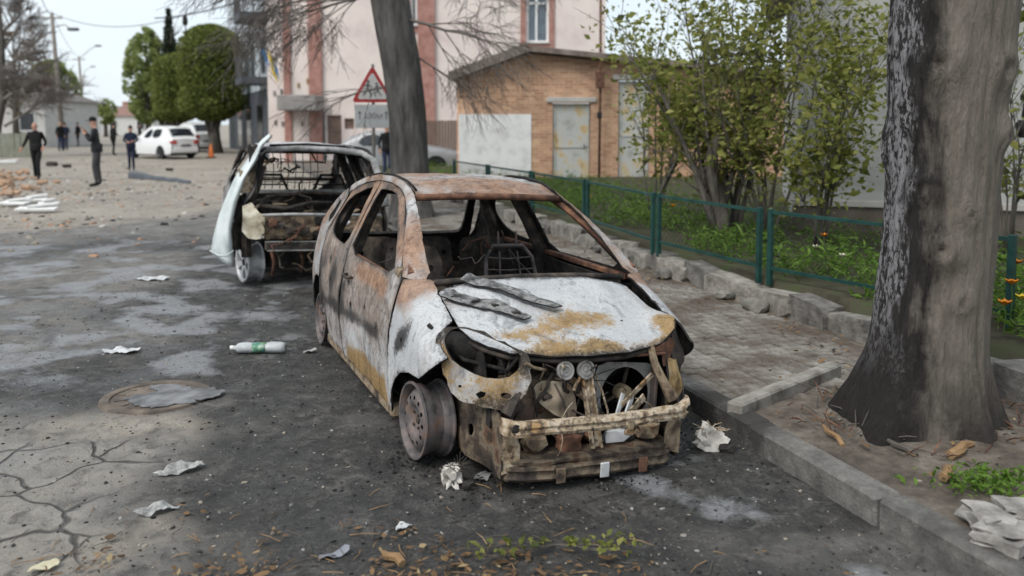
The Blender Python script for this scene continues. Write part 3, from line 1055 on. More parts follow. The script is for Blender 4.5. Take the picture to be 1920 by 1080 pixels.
for j in range(nzs):
    z = -.05 + 3.8 * (j / (nzs - 1)) ** 1.15
    r0 = I(z, [(-.05, .42), (.08, .37), (.2, .33), (.4, .30), (.7, .285), (1.2, .275), (1.7, .285), (2.1, .305), (2.6, .31), (3.2, .34), (3.8, .36)])
    cx = .0 + .045 * z + .012 * math.sin(z * 2)
    for i in range(nas):
        a = 2 * math.pi * i / nas
        r = r0 * (1 + .05 * math.sin(3 * a + .8) * (1 - .3 * z) + .035 * nz(math.cos(a) * 1.6, math.sin(a) * 1.6, z * .9))
        r += (.07 * max(0, math.sin(5 * a + 1.2)) ** 2 + .06 * max(0, math.sin(3 * a + 2.5)) ** 2 + .05 * max(0, math.cos(a - 3.3)) ** 2) * sm(.6, 0, z) ** 1.4
        r += .012 * fb(math.cos(a) * 5, math.sin(a) * 5, z * 1.1, 1, 3)
        r += .009 * (1 - 2.2 * abs(fb(math.cos(a) * 6.5, math.sin(a) * 6.5, z * 1.3 + 4, 1, 2)))
        for kz, ka, kr, kw in KN_:
            da = (a - ka + math.pi) % (2 * math.pi) - math.pi
            dd = math.hypot((z - kz) / kw, da * .28 / kw)
            r += kr * .62 * math.exp(-dd * dd) - kr * .75 * math.exp(-(dd * 2.6) ** 2)
        vs.append((cx + r * math.cos(a), r * math.sin(a), z))
for j in range(nzs - 1):
    for i in range(nas): fs.append((j * nas + i, j * nas + (i + 1) % nas, (j + 1) * nas + (i + 1) % nas, (j + 1) * nas + i))
fs.append(tuple((nzs - 1) * nas + i for i in range(nas)))
mesh_obj('trunk', vs, fs, trunk_char_mat(), btree, True)
# limbs and crown above the picture
b = MB()
for i in range(5):
    a = i * 1.26 + .4
    p = Vector((.1, 0, 3.6))
    d = Vector((math.cos(a) * .8, math.sin(a) * .8, 1)).normalized()
    pts = [p + d * q * 1.0 + Vector((0, 0, .1 * q * q)) for q in range(4)]
    b.tube(pts, [.15, .11, .08, .03], 7)
b.build('limb', M['bark'], btree, True)
P = []
for _ in range(900):
    a = rnd.uniform(0, 6.28)
    q = math.sqrt(rnd.random()) * 2.6
    P.append((math.cos(a) * q, math.sin(a) * q, rnd.uniform(4.6, 7.0)))
leaves('crown', P, .09, LEAF['shrub'], btree)
# leafy shoots hanging into the top right corner
b = MB()
P = []
for i in range(4):
    p = Vector((.38, .25, 2.6))
    d = Vector((.5 + .2 * i, .2, .2 - .3 * i)).normalized()
    pts = [p.copy()]
    for s in range(6):
        d = (d + Vector((0, 0, -.13))).normalized()
        p = p + d * .10
        pts.append(p.copy())
        for _ in range(5): P.append((p.x + rnd.gauss(0, .04), p.y + rnd.gauss(0, .04), p.z + rnd.gauss(0, .04)))
    b.tube(pts, [.007, .006, .006, .005, .004, .003, .002], 4)
so = b.build('shoot', M['twig'], btree)
leaves('leaf_cluster', P, .07, LEAF['shrub'], so, .3, .55, 'stuff')
# bare tree
def grow(b, p, d, L, r, lv, R_, droop, out, minr=.0045):
    n = 5
    pts, rs = [p.copy()], [r]
    for i in range(n):
        d = (d + Vector((R_.gauss(0, .10), R_.gauss(0, .10), R_.gauss(0, .06) - droop * (3 - lv if lv < 3 else 0) * .5))).normalized()
        p = p + d * L / n
        pts.append(p.copy())
        rs.append(max(minr * .7, r * (1 - .55 * (i + 1) / n)))
        if lv > 0 and i >= 1:
            for _ in range(2 if lv > 1 else 2):
                ax = Vector((R_.uniform(-1, 1), R_.uniform(-1, 1), R_.uniform(-.5, .5))).normalized()
                dd = (d + ax * R_.uniform(.5, .95)).normalized()
                grow(b, p, dd, L * R_.uniform(.48, .72), max(minr, rs[-1] * .55), lv - 1, R_, droop, out, minr)
    out.append(p)
    b.tube(pts, rs, 7 if r > .05 else (5 if r > .02 else 3), cap=False)
t2 = dp(772, 300, 15.0)
mtree = thing('bare_tree', 'leaning bare tree trunk with drooping twigs behind the burnt cars', 'tree', (t2.x, t2.y, PAVZ - .03))
b = MB()
lean = [(-.0, 0, -.05), (0.0, 0, .3), (-.02, 0, 1.0), (-.06, 0, 1.8), (-.16, 0, 2.6), (-.30, 0, 3.4), (-.42, 0, 4.2), (-.5, 0, 5.5), (-.55, 0, 7)]
tr = [.46, .36, .335, .325, .33, .34, .33, .27, .18]
vs, fs = [], []
nas = 36
LZ = [p[2] for p in lean]
for j in range(60):
    z = -.05 + 7.0 * j / 59
    x0 = float(np.interp(z, LZ, [p[0] for p in lean]))
    r0 = float(np.interp(z, LZ, tr))
    for i in range(nas):
        a = 2 * math.pi * i / nas
        r = r0 * (1 + .10 * nz(math.cos(a) * 1.3, math.sin(a) * 1.3, z * .5) + .05 * fb(math.cos(a) * 4, math.sin(a) * 4, z * .8, 1, 3))
        vs.append((x0 + r * math.cos(a), r * math.sin(a), z))
for j in range(59):
    for i in range(nas): fs.append((j * nas + i, j * nas + (i + 1) % nas, (j + 1) * nas + (i + 1) % nas, (j + 1) * nas + i))
mesh_obj('trunk', vs, fs, simple('grey_charred_bark', [(.035, .033, .032), (.085, .08, .075), (.15, .14, .13)], 8, .95, .9, 20, .03, stretch=(1, 1, .22)), mtree, True)
R_ = random.Random(21)
b = MB()
outp = []
for (x, z, dx, dz, L, r, lv) in ((-.45, 4.6, -1, -.05, 1.7, .06, 3), (-.3, 4.3, 1, .1, 1.6, .06, 3), (-.4, 5.2, -1, .25, 1.8, .07, 3), (-.4, 5.0, 1, .35, 1.9, .07, 3), (-.25, 3.5, 1, -.1, 1.4, .045, 3), (-.4, 3.9, -1, -.2, 1.5, .04, 3), (-.1, 2.35, -1, -.12, 1.2, .025, 2), (-.05, 2.9, 1, -.55, 1.1, .025, 2), (-.3, 4.0, -.9, -.35, 1.5, .04, 3), (-.5, 5.6, -.7, .4, 1.6, .06, 3), (-.45, 5.4, .7, .1, 1.8, .06, 3)):
    grow(b, Vector((x, 0, z)), Vector((dx, R_.uniform(-.5, .3), dz)).normalized(), L * 1.12, r * .8, lv, R_, .07, outp, .0045)
b.build('branches', simple('grey_twig', [(.10, .085, .075), (.17, .15, .135)], 8, .9, .3, 40), mtree, True)

# ================================================================== the burnt hatchback in front
class Shape:
    """half-width of a car body as a function of length l and height z"""
    def __init__(s, PL, ZT, XE, HS, belt=.84, tum=.27, belt_in=.05, zr=.5, low=.035):
        s.PL, s.ZT, s.XE, s.HS = PL, ZT, XE, HS
        s.belt, s.tum, s.bi, s.zr, s.low = belt, tum, belt_in, zr, low
    def tuck(s, z):
        if z < .5: return s.low * ((.5 - z) / .4) ** 2
        if z < s.belt: return s.bi * ((z - .5) / (s.belt - .5)) ** 2
        return s.bi + s.tum * ((z - s.belt) / s.zr) ** 1.1
    def W(s, l, z):
        P, zt, xe, h = I(l, s.PL), I(l, s.ZT), I(l, s.XE), I(l, s.HS)
        if z < zt - h: return max(P - s.tuck(z), .05)
        b = max(P - s.tuck(zt - h), xe)
        t = min(1, (z - (zt - h)) / h)
        return xe + (b - xe) * math.sqrt(max(0, 1 - t * t))
    def conv(s, l, z):          # z to a chart height that unrolls the shoulder
        zt, h = I(l, s.ZT), I(l, s.HS)
        z = min(z, zt)
        if z < zt - h: return (l, z)
        t = max(0, min(1, (z - zt + h) / h))
        return (l, zt - h + 1.3 * h * math.asin(t) / (math.pi / 2))
    def side(s, sg):
        def f(l, q):
            zt, h = I(l, s.ZT), I(l, s.HS)
            z = q if q < zt - h else zt - h + h * math.sin(min(1, (q - zt + h) / (1.3 * h)) * math.pi / 2)
            return (sg * s.W(l, z), l, z)
        return f

CS = Shape(
    PL=[(-.60, .62), (-.5, .70), (-.4, .745), (-.2, .79), (.1, .81), (.5, .815), (1.5, .82), (2.3, .815), (2.8, .79), (3.0, .755), (3.12, .70), (3.2, .62)],
    ZT=[(-.5, .60), (-.35, .645), (-.2, .71), (0, .79), (.2, .865), (.35, .96), (.5, 1.055), (.7, 1.175), (.85, 1.245), (.95, 1.285), (1.05, 1.32), (1.2, 1.35), (1.5, 1.37), (1.8, 1.365), (2.1, 1.33), (2.35, 1.27), (2.6, 1.17), (2.8, 1.04), (2.95, .90), (3.08, .74), (3.2, .55)],
    XE=[(-.5, .58), (-.2, .60), (.2, .595), (.35, .585), (.6, .55), (.95, .50), (1.5, .51), (1.9, .52), (2.2, .54), (2.6, .60), (2.8, .65), (3.0, .68), (3.2, .58)],
    HS=[(-.5, .16), (-.2, .2), (.1, .2), (.25, .12), (.4, .07), (1, .06), (2.2, .06), (2.6, .08), (3.2, .08)])

CAR_O, CAR_PSI, CAR_ROLL = Vector((.179, 4.656, 0)), .406, .043
car = thing('burnt_car', 'burnt-out small hatchback with ash white hood and bare steel rims in the foreground', 'car', CAR_O)
car.rotation_euler = (Matrix.Rotation(CAR_PSI, 3, 'Z') @ Matrix.Rotation(CAR_ROLL, 3, 'Y')).to_euler()


def burn(part):
    def f(a, l, z, ed):
        n = fb(a + 3, l, z, 1.9, 4)
        n2 = fb(a - 7, l + 4, z, 4.5, 3)
        e1 = .35 * math.exp(-ed / .010)
        e2 = math.exp(-ed / .05)
        rust, ochre, soot, ash = .2, .12, .1, .55
        if part == 'roof':
            rust, ash = .44 + .45 * n + .25 * e2, .50 + .45 * n2
            soot = .26 + .5 * e1 + .3 * max(0, n2)
        elif part == 'side_frame':
            rust, ash = .50 + .55 * n, .62 + .3 * n2
            soot = .24 + .4 * e1 + .15 * n2
            rust -= .35 * sm(1.6, 2.4, l)
            ash += .2 * sm(1.6, 2.4, l)
        elif part == 'hood':
            ash = .86 + .25 * n
            rust = .05 + .25 * g2(abs(a), .58, .06)
            ochre = .12 + .50 * g2(l, -.30 + .12 * n + .08 * a, .085) * (1 - sm(.22, .35, a)) * sm(-.62, -.35, a) + .95 * g2(a, .56, .10) * g2(l, -.36, .12) + .62 * g2(l, -.50, .07) * (.7 + .8 * n2)
            ochre += .3 * g2(a, -.05, .2) * g2(l, -.15, .12)
            soot = .10 + .42 * e1 + .16 * e2 + .26 * sm(-.38, -.54, l) + .12 * n2 + .30 * sm(.14, .22, l)
        elif part == 'fender':
            ash = .80 + .3 * n
            rust = .72 * sm(.66, .80, z) * sm(.0, .22, l) + .1 + .3 * n * sm(.6, .7, z)
            ochre = .1 + .25 * e2
            soot = .10 + .2 * n2 + .55 * e1 + .2 * e2 + .62 * g2(l, .16 - .9 * (z - .55), .10) * g2(z, .58, .13) * (.8 + n2)
        elif part in ('front_door', 'rear_door'):
            ash = .62 + .4 * n - .38 * sm(.32, .62, z) - .15 * sm(1.3, 1.8, l)
            rust = .26 + .68 * g2(z, .77, .06) * sm(.45, .65, l) * (1 - sm(1.15, 1.45, l)) + .25 * n + .35 * sm(.9, 1.0, z)
            soot = .14 + .25 * n2 + .5 * e1 + .25 * e2 + .48 * g2(z, .47 - .06 * (l - 1), .045) * sm(.45, .7, l) + (.3 if l > 1.5 else 0) * g2(z, .62, .18) * (1 + n2)
            ochre = .06 + (1.05 * (1 - sm(.16, .36 + .05 * n2, z)) * sm(.40, .50, l) * (1 - sm(1.2, 1.6, l)) if part == 'front_door' else .1) + .2 * e2
            rust = max(0, rust)
        elif part == 'quarter_panel':
            ash, rust = .38 + .4 * n, .40 + .4 * n2
            soot = .30 + .2 * n + .4 * e1 + .45 * (1 - sm(.2, .5, z))
        elif part == 'headlight_surround':
            ash, rust = .62, .15
            ochre = .62 + .4 * n2
            soot = .33 + .45 * n2 + .35 * sm(-.44, -.36, a) + .25 * sm(.44, .38, z) + .5 * sm(.60, .68, z) + (.45 if a > 0 else 0)
        elif part == 'tailgate':
            ash, rust, soot = .2, .75, .35 + .4 * e1
        return (rust, ochre, soot, ash)
    return f

BURN = [M['burnt'], M['soot']]

def rail_low(l):          # lower edge of the roof rail and windscreen pillar
    return I(l, CS.ZT) - I(l, [(.2, .05), (.35, .085), (.6, .085), (.9, .06), (1.2, .045), (2.2, .045), (2.7, .06)])

def top_line(l0, l1, off=0.0, n=14):
    return [(l0 + (l1 - l0) * i / n, rail_low(l0 + (l1 - l0) * i / n) - off) for i in range(n + 1)]

FW_HOLE = smooth_poly([(.47, .855), (1.0, .845), (1.545, .835), (1.60, 1.05), (1.655, 1.255), (1.58, 1.275), (1.3, 1.275), (1.12, 1.235), (.92, 1.135), (.68, .995)], 1)
RW_HOLE = smooth_poly([(1.735, .86), (2.05, .865), (2.30, .895), (2.42, .96), (2.44, 1.02), (2.38, 1.11), (2.2, 1.20), (1.95, 1.265), (1.84, 1.265), (1.78, 1.1)], 1)
SEAM_F = [(.31, .862), (.335, .74), (.365, .60), (.395, .40), (.385, .22), (.375, .122)]
SEAM_B = [(1.555, .122), (1.585, .22), (1.64, .42), (1.60, .62), (1.60, .80), (1.66, 1.0), (1.735, rail_low(1.735))]
for sg in (-1, 1):
    S_ = CS.side(sg)
    fl = sg < 0
    near = sg < 0
    def side_panel(nm, poly, holes=(), res=.028, dent=.010, seed=0, ragged=0.0):
        return panel(nm, poly, S_, BURN, car, res, holes, .011, flip=sg < 0, paint=burn(nm), conv=CS.conv, dent=dent, seed=seed + (0 if near else 40), ragged=ragged)
    # front wing
    top = [(l, I(l, CS.ZT) - .002) for l in (-.17, -.10, -.02, .08, .17, .21)]
    wing = [(.368, .10), (.345, .16), (.315, .235), (.24, .325), (.13, .39), (0, .425), (-.14, .43), (-.22, .475), (-.29, .525), (-.355, .585), (-.29, .612), (-.225, .65), (-.195, .695)] + top + [(.25, .872), (.302, .86)] + [(l - .008, z) for l, z in SEAM_F[1:]]
    side_panel('fender', wing, [circle(.13, .565, .016, 8)] if near else [], .026, .009, 1, .0015)
    # doors
    fd = [SEAM_F[-1]] + SEAM_B + top_line(1.735, .33, .004)[1:] + SEAM_F[:-1]
    bul = [circle(.92, .585, .014, 8), circle(.62, .52, .010, 7), circle(1.30, .53, .016, 8), circle(1.42, .66, .011, 7)] if near else []
    d1 = side_panel('front_door', fd, [FW_HOLE] + bul, .028, .009, 2)
    hb = MB()
    hb.tube([S_(1.47, .70), Vector(S_(1.47, .70)) + Vector((sg * .035, 0, 0)), Vector(S_(1.33, .70)) + Vector((sg * .035, 0, 0)), S_(1.33, .70)], .011, 6)
    hb.build('door_handle', M['char'], d1, True)
    rd = [(1.568, .122)] + [(l + .009, z) for l, z in SEAM_B[1:-1]] + [(1.746, rail_low(1.745) - .004)] + top_line(1.76, 2.42, .004)[1:] + \
         [(2.47, 1.06), (2.50, .9), (2.44, .62), (2.36, .52), (2.24, .42), (2.15, .28), (2.12, .125)]
    side_panel('rear_door', rd, [RW_HOLE] + ([circle(1.98, .58, .018, 8), circle(1.82, .40, .013, 7), circle(2.1, .72, .012, 7)] if near else []), .032, .012, 3)
    q = [(2.83, .14), (2.84, .26), (2.78, .40), (2.66, .50), (2.52, .53), (2.43, .525), (2.455, .62), (2.515, .9), (2.485, 1.06), (2.44, rail_low(2.44))] + \
        [(l, I(l, CS.ZT) - .003) for l in (2.48, 2.56, 2.64, 2.72, 2.8, 2.88, 2.95, 3.02, 3.08, 3.14, 3.185)] + [(3.19, .45), (3.17, .3), (3.1, .17)]
    side_panel('quarter_panel', q, [smooth_poly([(2.57, .93), (2.68, .95), (2.70, 1.0), (2.62, 1.10), (2.55, 1.12)])], .034, .012, 4)
    # windscreen pillar and roof rail in one pressing
    rail = [(.215, .868)] + [(l, I(l, CS.ZT) - .001) for l in np.linspace(.26, 2.43, 26)] + [(2.43, rail_low(2.43))] + [(l, z + .003) for l, z in top_line(2.40, .33, 0, 20)] + [(.305, .872), (.26, .868)]
    side_panel('side_frame', rail, [], .024, .004, 5)
    # inner pillars and belt beams
    b = MB()
    def ins(l, z, d=.04): return Vector((sg * (CS.W(l, min(z, I(l, CS.ZT) - .03)) - d), l, z))
    b.tube([ins(1.63, .15, .06), ins(1.66, .5, .06), ins(1.66, .83, .05), ins(1.70, 1.05, .05), ins(1.76, 1.30, .045)], [.06, .06, .055, .045, .04], 6)
    b.build('door_pillar', M['char'], car, True, 40)
    b = MB()
    b.tube([ins(2.47, .3, .07), ins(2.5, .6, .07), ins(2.5, .9, .06), ins(2.46, 1.08, .06), ins(2.40, 1.22, .06)], [.07, .07, .06, .05, .04], 6)
    b.build('door_pillar', M['char'], car, True, 40)
    b = MB()
    b.tube([ins(.30, .88, .03), ins(.5, .985, .03), ins(.7, 1.1, .03), ins(.9, 1.2, .035), ins(1.2, 1.30, .04), ins(1.8, 1.315, .04), ins(2.3, 1.23, .05)], .026, 6)
    b.build('rail_tube', M['rustdark'], car, True, 40)
    for l0, l1 in ((.40, 1.58), (1.72, 2.42)):
        b = MB()
        for zz, w, h, d in ((.815, .05, .035, .035), (.55, .02, .08, .06)):
            b.bar(ins(l0, zz, d), ins(l1, zz, d), w, h, bev=.006)
        b.build('door_beam', M['rustdark'], car)
        panel('door_inner', [(l0 + .03, .16), (l1 - .03, .16), (l1 - .02, .79), (l0 + .02, .79)], lambda l, z: (sg * (CS.W(l, z) - .085), l, z), [M['soot'], M['soot']], car, .09,
              [circle(l0 + .3, .5, .09, 10), circle(l1 - .3, .42, .07, 10), circle((l0 + l1) / 2, .35, .06, 9)], .008, fl, dent=.02, seed=9)
    b = MB()
    b.bar(Vector((sg * .73, .36, .10)), Vector((sg * .73, 2.2, .10)), .10, .08, bev=.015)
    b.build('sill', M['scorched'], car)

# roof skin with pressed ribs
def roof_f(a, l):
    xe = I(l, CS.XE)
    z = I(l, CS.ZT) + .022 * (1 - (a / xe) ** 2) - .010
    if abs(abs(a) - .42 * xe / .5) < .03: z -= .004
    z += .004 * math.sin(l * 26) * sm(.45, .3, abs(a)) * sm(1.1, 1.3, l)
    return (a, l, z)
rf = [(-.495, .955), (-.25, .94), (0, .935), (.25, .94), (.495, .955)] + [(I(l, CS.XE) - .006, l) for l in np.linspace(1.05, 2.42, 12)] + [(.25, 2.47), (0, 2.48), (-.25, 2.47)] + [(-I(l, CS.XE) + .006, l) for l in np.linspace(2.42, 1.05, 12)]
panel('roof', rf, roof_f, BURN, car, .032, (), .012, False, burn('roof'), dent=.010, seed=6)
b = MB()
b.tube([(-.50, .955, 1.262), (-.25, .945, 1.272), (0, .94, 1.275), (.25, .945, 1.272), (.50, .955, 1.262)], .024, 6)
b.build('windscreen_header', M['rustdark'], car, True)
for l_ in (1.45, 1.95):
    b = MB()
    b.tube([(-.5, l_, I(l_, CS.ZT) - .04), (0, l_, I(l_, CS.ZT) - .022), (.5, l_, I(l_, CS.ZT) - .04)], .018, 5)
    b.build('roof_bow', M['soot'], car, True)
for sg in (-1, 1):      # roof ditch mouldings hanging loose
    b = MB()
    b.tube([(sg * (I(l, CS.XE) - .015), l, I(l, CS.ZT) + .006 + .004 * nz(l * 9, sg)) for l in np.linspace(1.0, 2.3, 22)], .009, 5)
    b.build('roof_moulding', M['soot'], car, True)

# hood
def hood_z(a, l):
    z = I(l, [(-.56, .585), (-.50, .622), (-.4, .675), (-.2, .742), (0, .803), (.22, .862), (.3, .87)])
    z -= .050 * (abs(a) / .6) ** 2.2
    z += .062 * sm(.35, .62, a) * sm(-.05, -.35, l)
    z += .020 * g2(l, .0, .2) * g2(abs(a), .34, .08)
    return z
hp = [(-.600, -.20), (-.575, -.30), (-.52, -.39), (-.43, -.46), (-.2, -.525), (0, -.54), (.2, -.53), (.43, -.475), (.55, -.41), (.62, -.30), (.61, -.20), (.597, 0), (.592, .17), (.55, .205), (.3, .225), (0, .232), (-.3, .225), (-.55, .205), (-.592, .17), (-.597, 0)]
hood = panel('hood', hp, lambda a, l: (a, l, hood_z(a, l)), BURN, car, .024, [circle(.30, -.28, .008, 6)], .012, False, burn('hood'), dent=.012, seed=7)
b = MB()
b.tube([(a, l + .03, hood_z(a, l) - .03) for a, l in hp[1:9]], .014, 5)
b.build('hood_lip', M['char'], hood, True)

# front corner pressings round the headlamp openings
def front_l(a, z):
    return I(abs(a), [(0, -.60), (.3, -.575), (.45, -.535), (.58, -.46), (.68, -.37), (.75, -.27), (.79, -.16), (.81, 0)]) + .30 * max(0, z - .46)
HLP = smooth_poly([(-.735, .64), (-.73, .675), (-.70, .715), (-.62, .738), (-.52, .70), (-.43, .655), (-.365, .635), (-.345, .58), (-.355, .50), (-.40, .40), (-.45, .365), (-.54, .350), (-.62, .37), (-.69, .395), (-.715, .48), (-.71, .565), (-.725, .61)], 1)
HLH = smooth_poly([(-.705, .665), (-.67, .722), (-.60, .720), (-.50, .680), (-.41, .640), (-.385, .60), (-.40, .555), (-.47, .505), (-.58, .505), (-.675, .555), (-.70, .61)], 1)
for sg in (-1,):
    P_ = [(sg * -1 * x, z) for x, z in HLP]
    H_ = [(sg * -1 * x, z) for x, z in HLH]
    if sg > 0:
        P_ = [(x, z) for x, z in P_ if z > .30]
    hl = panel('headlight_surround', P_, lambda a, z: (a, front_l(a, z), z), BURN, car, .022, [H_] + ([circle(-.47, .43, .024, 9, .015), circle(-.41, .44, .010, 7), [(-.60, .42), (-.585, .40), (-.56, .415), (-.555, .435), (-.58, .44)], circle(-.66, .45, .008, 6)] if sg < 0 else []), .010, False, burn('headlight_surround'), dent=.018, seed=11 + sg, ragged=.013)
    b = MB()       # burnt lamp bowl behind the opening
    b.tube([(sg * .70, -.10, .62), (sg * .58, -.22, .60), (sg * .45, -.30, .57)], [.05, .075, .05], 8)
    b.tube([(sg * .74, -.12, .70), (sg * .6, -.28, .55), (sg * .42, -.42, .52), (sg * .38, -.46, .60)], .012, 5)
    b.tube([(sg * .44, -.40, .50), (sg * .43, -.36, .56), (sg * .46, -.38, .60)], .022, 6)
    b.build('lamp_remains', M['soot'], hl, True)
# crumpled remains of the right wing
def wing_sheet(nm, poly, off, mats, seed, amp=.03):
    panel(nm, poly, lambda a, z: (a, front_l(a, z) + off + amp * nz(a * 14 + seed, z * 9), z), mats, car, .022, (), .006, False, None, dent=.025, seed=seed, ragged=.014)
wing_sheet('torn_wing_sheet', [(.545, .50), (.60, .44), (.67, .47), (.70, .60), (.665, .70), (.61, .705), (.585, .60)], .05, [M['char'], M['soot']], 21)
wing_sheet('torn_wing_sheet', [(.56, .40), (.645, .36), (.70, .42), (.695, .56), (.64, .60), (.60, .50)], .10, [M['rustdark'], M['soot']], 22, .05)
wing_sheet('corner_pressing', [(.455, .26), (.56, .24), (.60, .33), (.575, .45), (.555, .52), (.475, .53), (.45, .40)], .03, [simple('ochre_pressing', [(.06, .045, .035), (.26, .17, .08), (.42, .29, .14), (.46, .35, .22), (.12, .08, .05)], 9, .8, .6, 50), M['soot']], 23)
wing_sheet('torn_wing_sheet', [(.44, .50), (.54, .52), (.58, .60), (.52, .64), (.45, .60)], .05, [M['rustdark'], M['soot']], 24)

# ---- front end: beam, cross-member, stay, horns, cooling fan
b = MB()
BX = [(-.515, -.585), (-.50, -.615), (-.42, -.645), (-.2, -.665), (0, -.67), (.2, -.665), (.42, -.645), (.52, -.605), (.535, -.575)]
sec = [(-.022, -.031), (-.026, -.016), (-.018, -.003), (-.023, .010), (-.017, .021), (-.008, .031), (.022, .031), (.022, -.031)]
_bx = [BX[0]]
for (a0_, l0_), (a1_, l1_) in zip(BX[:-1], BX[1:]):
    nn_ = max(1, int(math.hypot(a1_ - a0_, l1_ - l0_) / .035))
    _bx += [(a0_ + (a1_ - a0_) * q / nn_, l0_ + (l1_ - l0_) * q / nn_) for q in range(1, nn_ + 1)]
BX = _bx
vs, fs = [], []
for i, (a, l) in enumerate(BX):
    hh = 1.0 + .20 * sm(.40, .49, abs(a))
    zc = .303 + .008 * nz(a * 5, 2.2) + .022 * sm(.46, .53, a) + .006 * sm(-.46, -.50, a)
    for q, (dl, dz) in enumerate(sec): vs.append((a, l + dl + .005 * nz(a * 8, q * .4, 3), zc + dz * hh + .003 * nz(a * 9, q * .5, 8)))
k_ = len(sec)
for i in range(len(BX) - 1):
    for j in range(k_): fs.append((i * k_ + j, i * k_ + (j + 1) % k_, (i + 1) * k_ + (j + 1) % k_, (i + 1) * k_ + j))
fs += [tuple(range(k_))[::-1], tuple((len(BX) - 1) * k_ + j for j in range(k_))]
b.add(vs, fs)
beam = b.build('bumper_beam', M['cream'], car)
for a in (-.465, .505):
    b = MB()
    b.lathe([(.0, .004), (.015, .004), (.020, -.002), (.020, .004), (.024, .004), (.024, -.01)], 12, Matrix.Rotation(R(90), 3, 'X'), (a, -.649 if a < 0 else -.632, .303))
    b.build('bolt_hole_shade', M['soot'], beam)  # black disc paints the shade inside a bolt hole
b = MB()
b.box((.13, -.69, .283), (.035, .02, .055), bev=.005)
b.box((.125, -.685, .245), (.05, .02, .03), Matrix.Rotation(.2, 3, 'Y'), bev=.005)
b.build('tow_bracket', M['scorched'], beam)

b = MB()       # lower radiator cross-member: channel with lip
def sweep(b, path, sec, mi=0):
    vs, fs = [], []
    for a, l, z in path:
        for dl, dz in sec: vs.append((a, l + dl + .005 * nz(a * 7, dz * 8, 5), z + dz + .005 * nz(a * 6, l * 5, dz * 9)))
    k = len(sec)
    for i in range(len(path) - 1):
        for j in range(k): fs.append((i * k + j, i * k + (j + 1) % k, (i + 1) * k + (j + 1) % k, (i + 1) * k + j))
    fs += [tuple(range(k))[::-1], tuple((len(path) - 1) * k + j for j in range(k))]
    b.add(vs, fs, mi)
LP = [(-.50, -.50), (-.47, -.565), (-.40, -.60), (-.2, -.615), (0, -.62), (.2, -.615), (.38, -.60), (.44, -.565), (.47, -.50)]
LPP = []
for (a, l), (a2, l2) in zip(LP[:-1], LP[1:]):
    for q in range(6): LPP.append((a + (a2 - a) * q / 6, l + (l2 - l) * q / 6))
LPP.append(LP[-1])
sweep(b, [(a, l, .062) for a, l in LPP], [(-.012, -.036), (-.026, -.020), (-.012, -.004), (-.006, .012), (-.026, .022), (-.020, .034), (.03, .034), (.05, .010), (.05, -.036)])
b.build('lower_crossmember', simple('sooty_brown_steel', [(.013, .012, .011), (.03, .025, .022), (.065, .048, .037), (.17, .135, .095), (.11, .06, .038), (.03, .025, .021)], 7, .8, .8, 50, .008), car)
b = MB()
sweep(b, [(a, l + .035, .112 + .012 * nz(a * 8, 3)) for a, l in LPP[5:-5]], [(-.03, -.012), (-.034, .004), (-.018, .012), (.10, .018), (.10, .008), (-.01, .0), (-.012, -.012)])
b.build('radiator_ledge', bpy.data.materials['sooty_brown_steel'], car)
for a, m_ in ((-.22, 'scorched'), (.02, 'alu'), (.24, 'rustdark')):
    b = MB()
    b.box((a, -.648, .055), (.05, .012, .075), Matrix.Rotation(.1 * a, 3, 'Y'), bev=.004)
    b.build('bracket', M[m_], car)
# side plates closing the front frame
for sg in (-1, 1):
    panel('side_plate', [(-.57, .04), (-.20, .06), (-.05, .16), (-.10, .34), (-.40, .37), (-.52, .34), (-.575, .22)], lambda l, z: (sg * (.50 + .06 * sm(-.55, -.2, l)), l, z), [bpy.data.materials['sooty_brown_steel'], M['char']], car, .03, [circle(-.30, .20, .03, 10)], .01, sg < 0, dent=.02, seed=30, ragged=.01)
    panel('front_plate', [(sg * .405, .09), (sg * .50, .06), (sg * .505, .27), (sg * .44, .265), (sg * .41, .2)][::1 if sg > 0 else -1], lambda a, z: (a, -.575, z), [M['scorched'] if sg > 0 else M['cream'], M['char']], car, .03, (), .008, False, dent=.012, seed=31)
# vertical corner columns beside the grille opening
for sg in (-1, 1):
    b = MB()
    b.tube([(sg * .47, -.54, .34), (sg * .42, -.53, .42), (sg * .375, -.50, .52), (sg * .36, -.47, .615)], [.035, .026, .022, .02], 6)
    b.build('corner_column', M['char'] if sg < 0 else M['scorched'], car, True, 50)
b = MB()      # slam panel, only its right half is left
b.box((.285, -.455, .59), (.35, .035, .05), Matrix.Rotation(-.02, 3, 'Y'), bev=.008)
b.box((.285, -.475, .565), (.34, .02, .015), bev=.004)
b.build('slam_panel', M['rustdark'], car)
b = MB()
b.tube([(-.36, -.45, .60), (-.1, -.46, .605), (.12, -.455, .60)], .008, 5)
b.build('slam_rail', M['char'], car)
# centre stay
b = MB()
b.bar((-.03, -.50, .485), (.01, -.565, .14), .055, .018, (0, 1, 0), bev=.004)
b.bar((-.052, -.512, .485), (-.012, -.577, .14), .010, .03, (0, 1, 0))
b.bar((-.006, -.512, .485), (.034, -.577, .14), .010, .03, (0, 1, 0))
b.build('centre_stay', M['cream'], car)
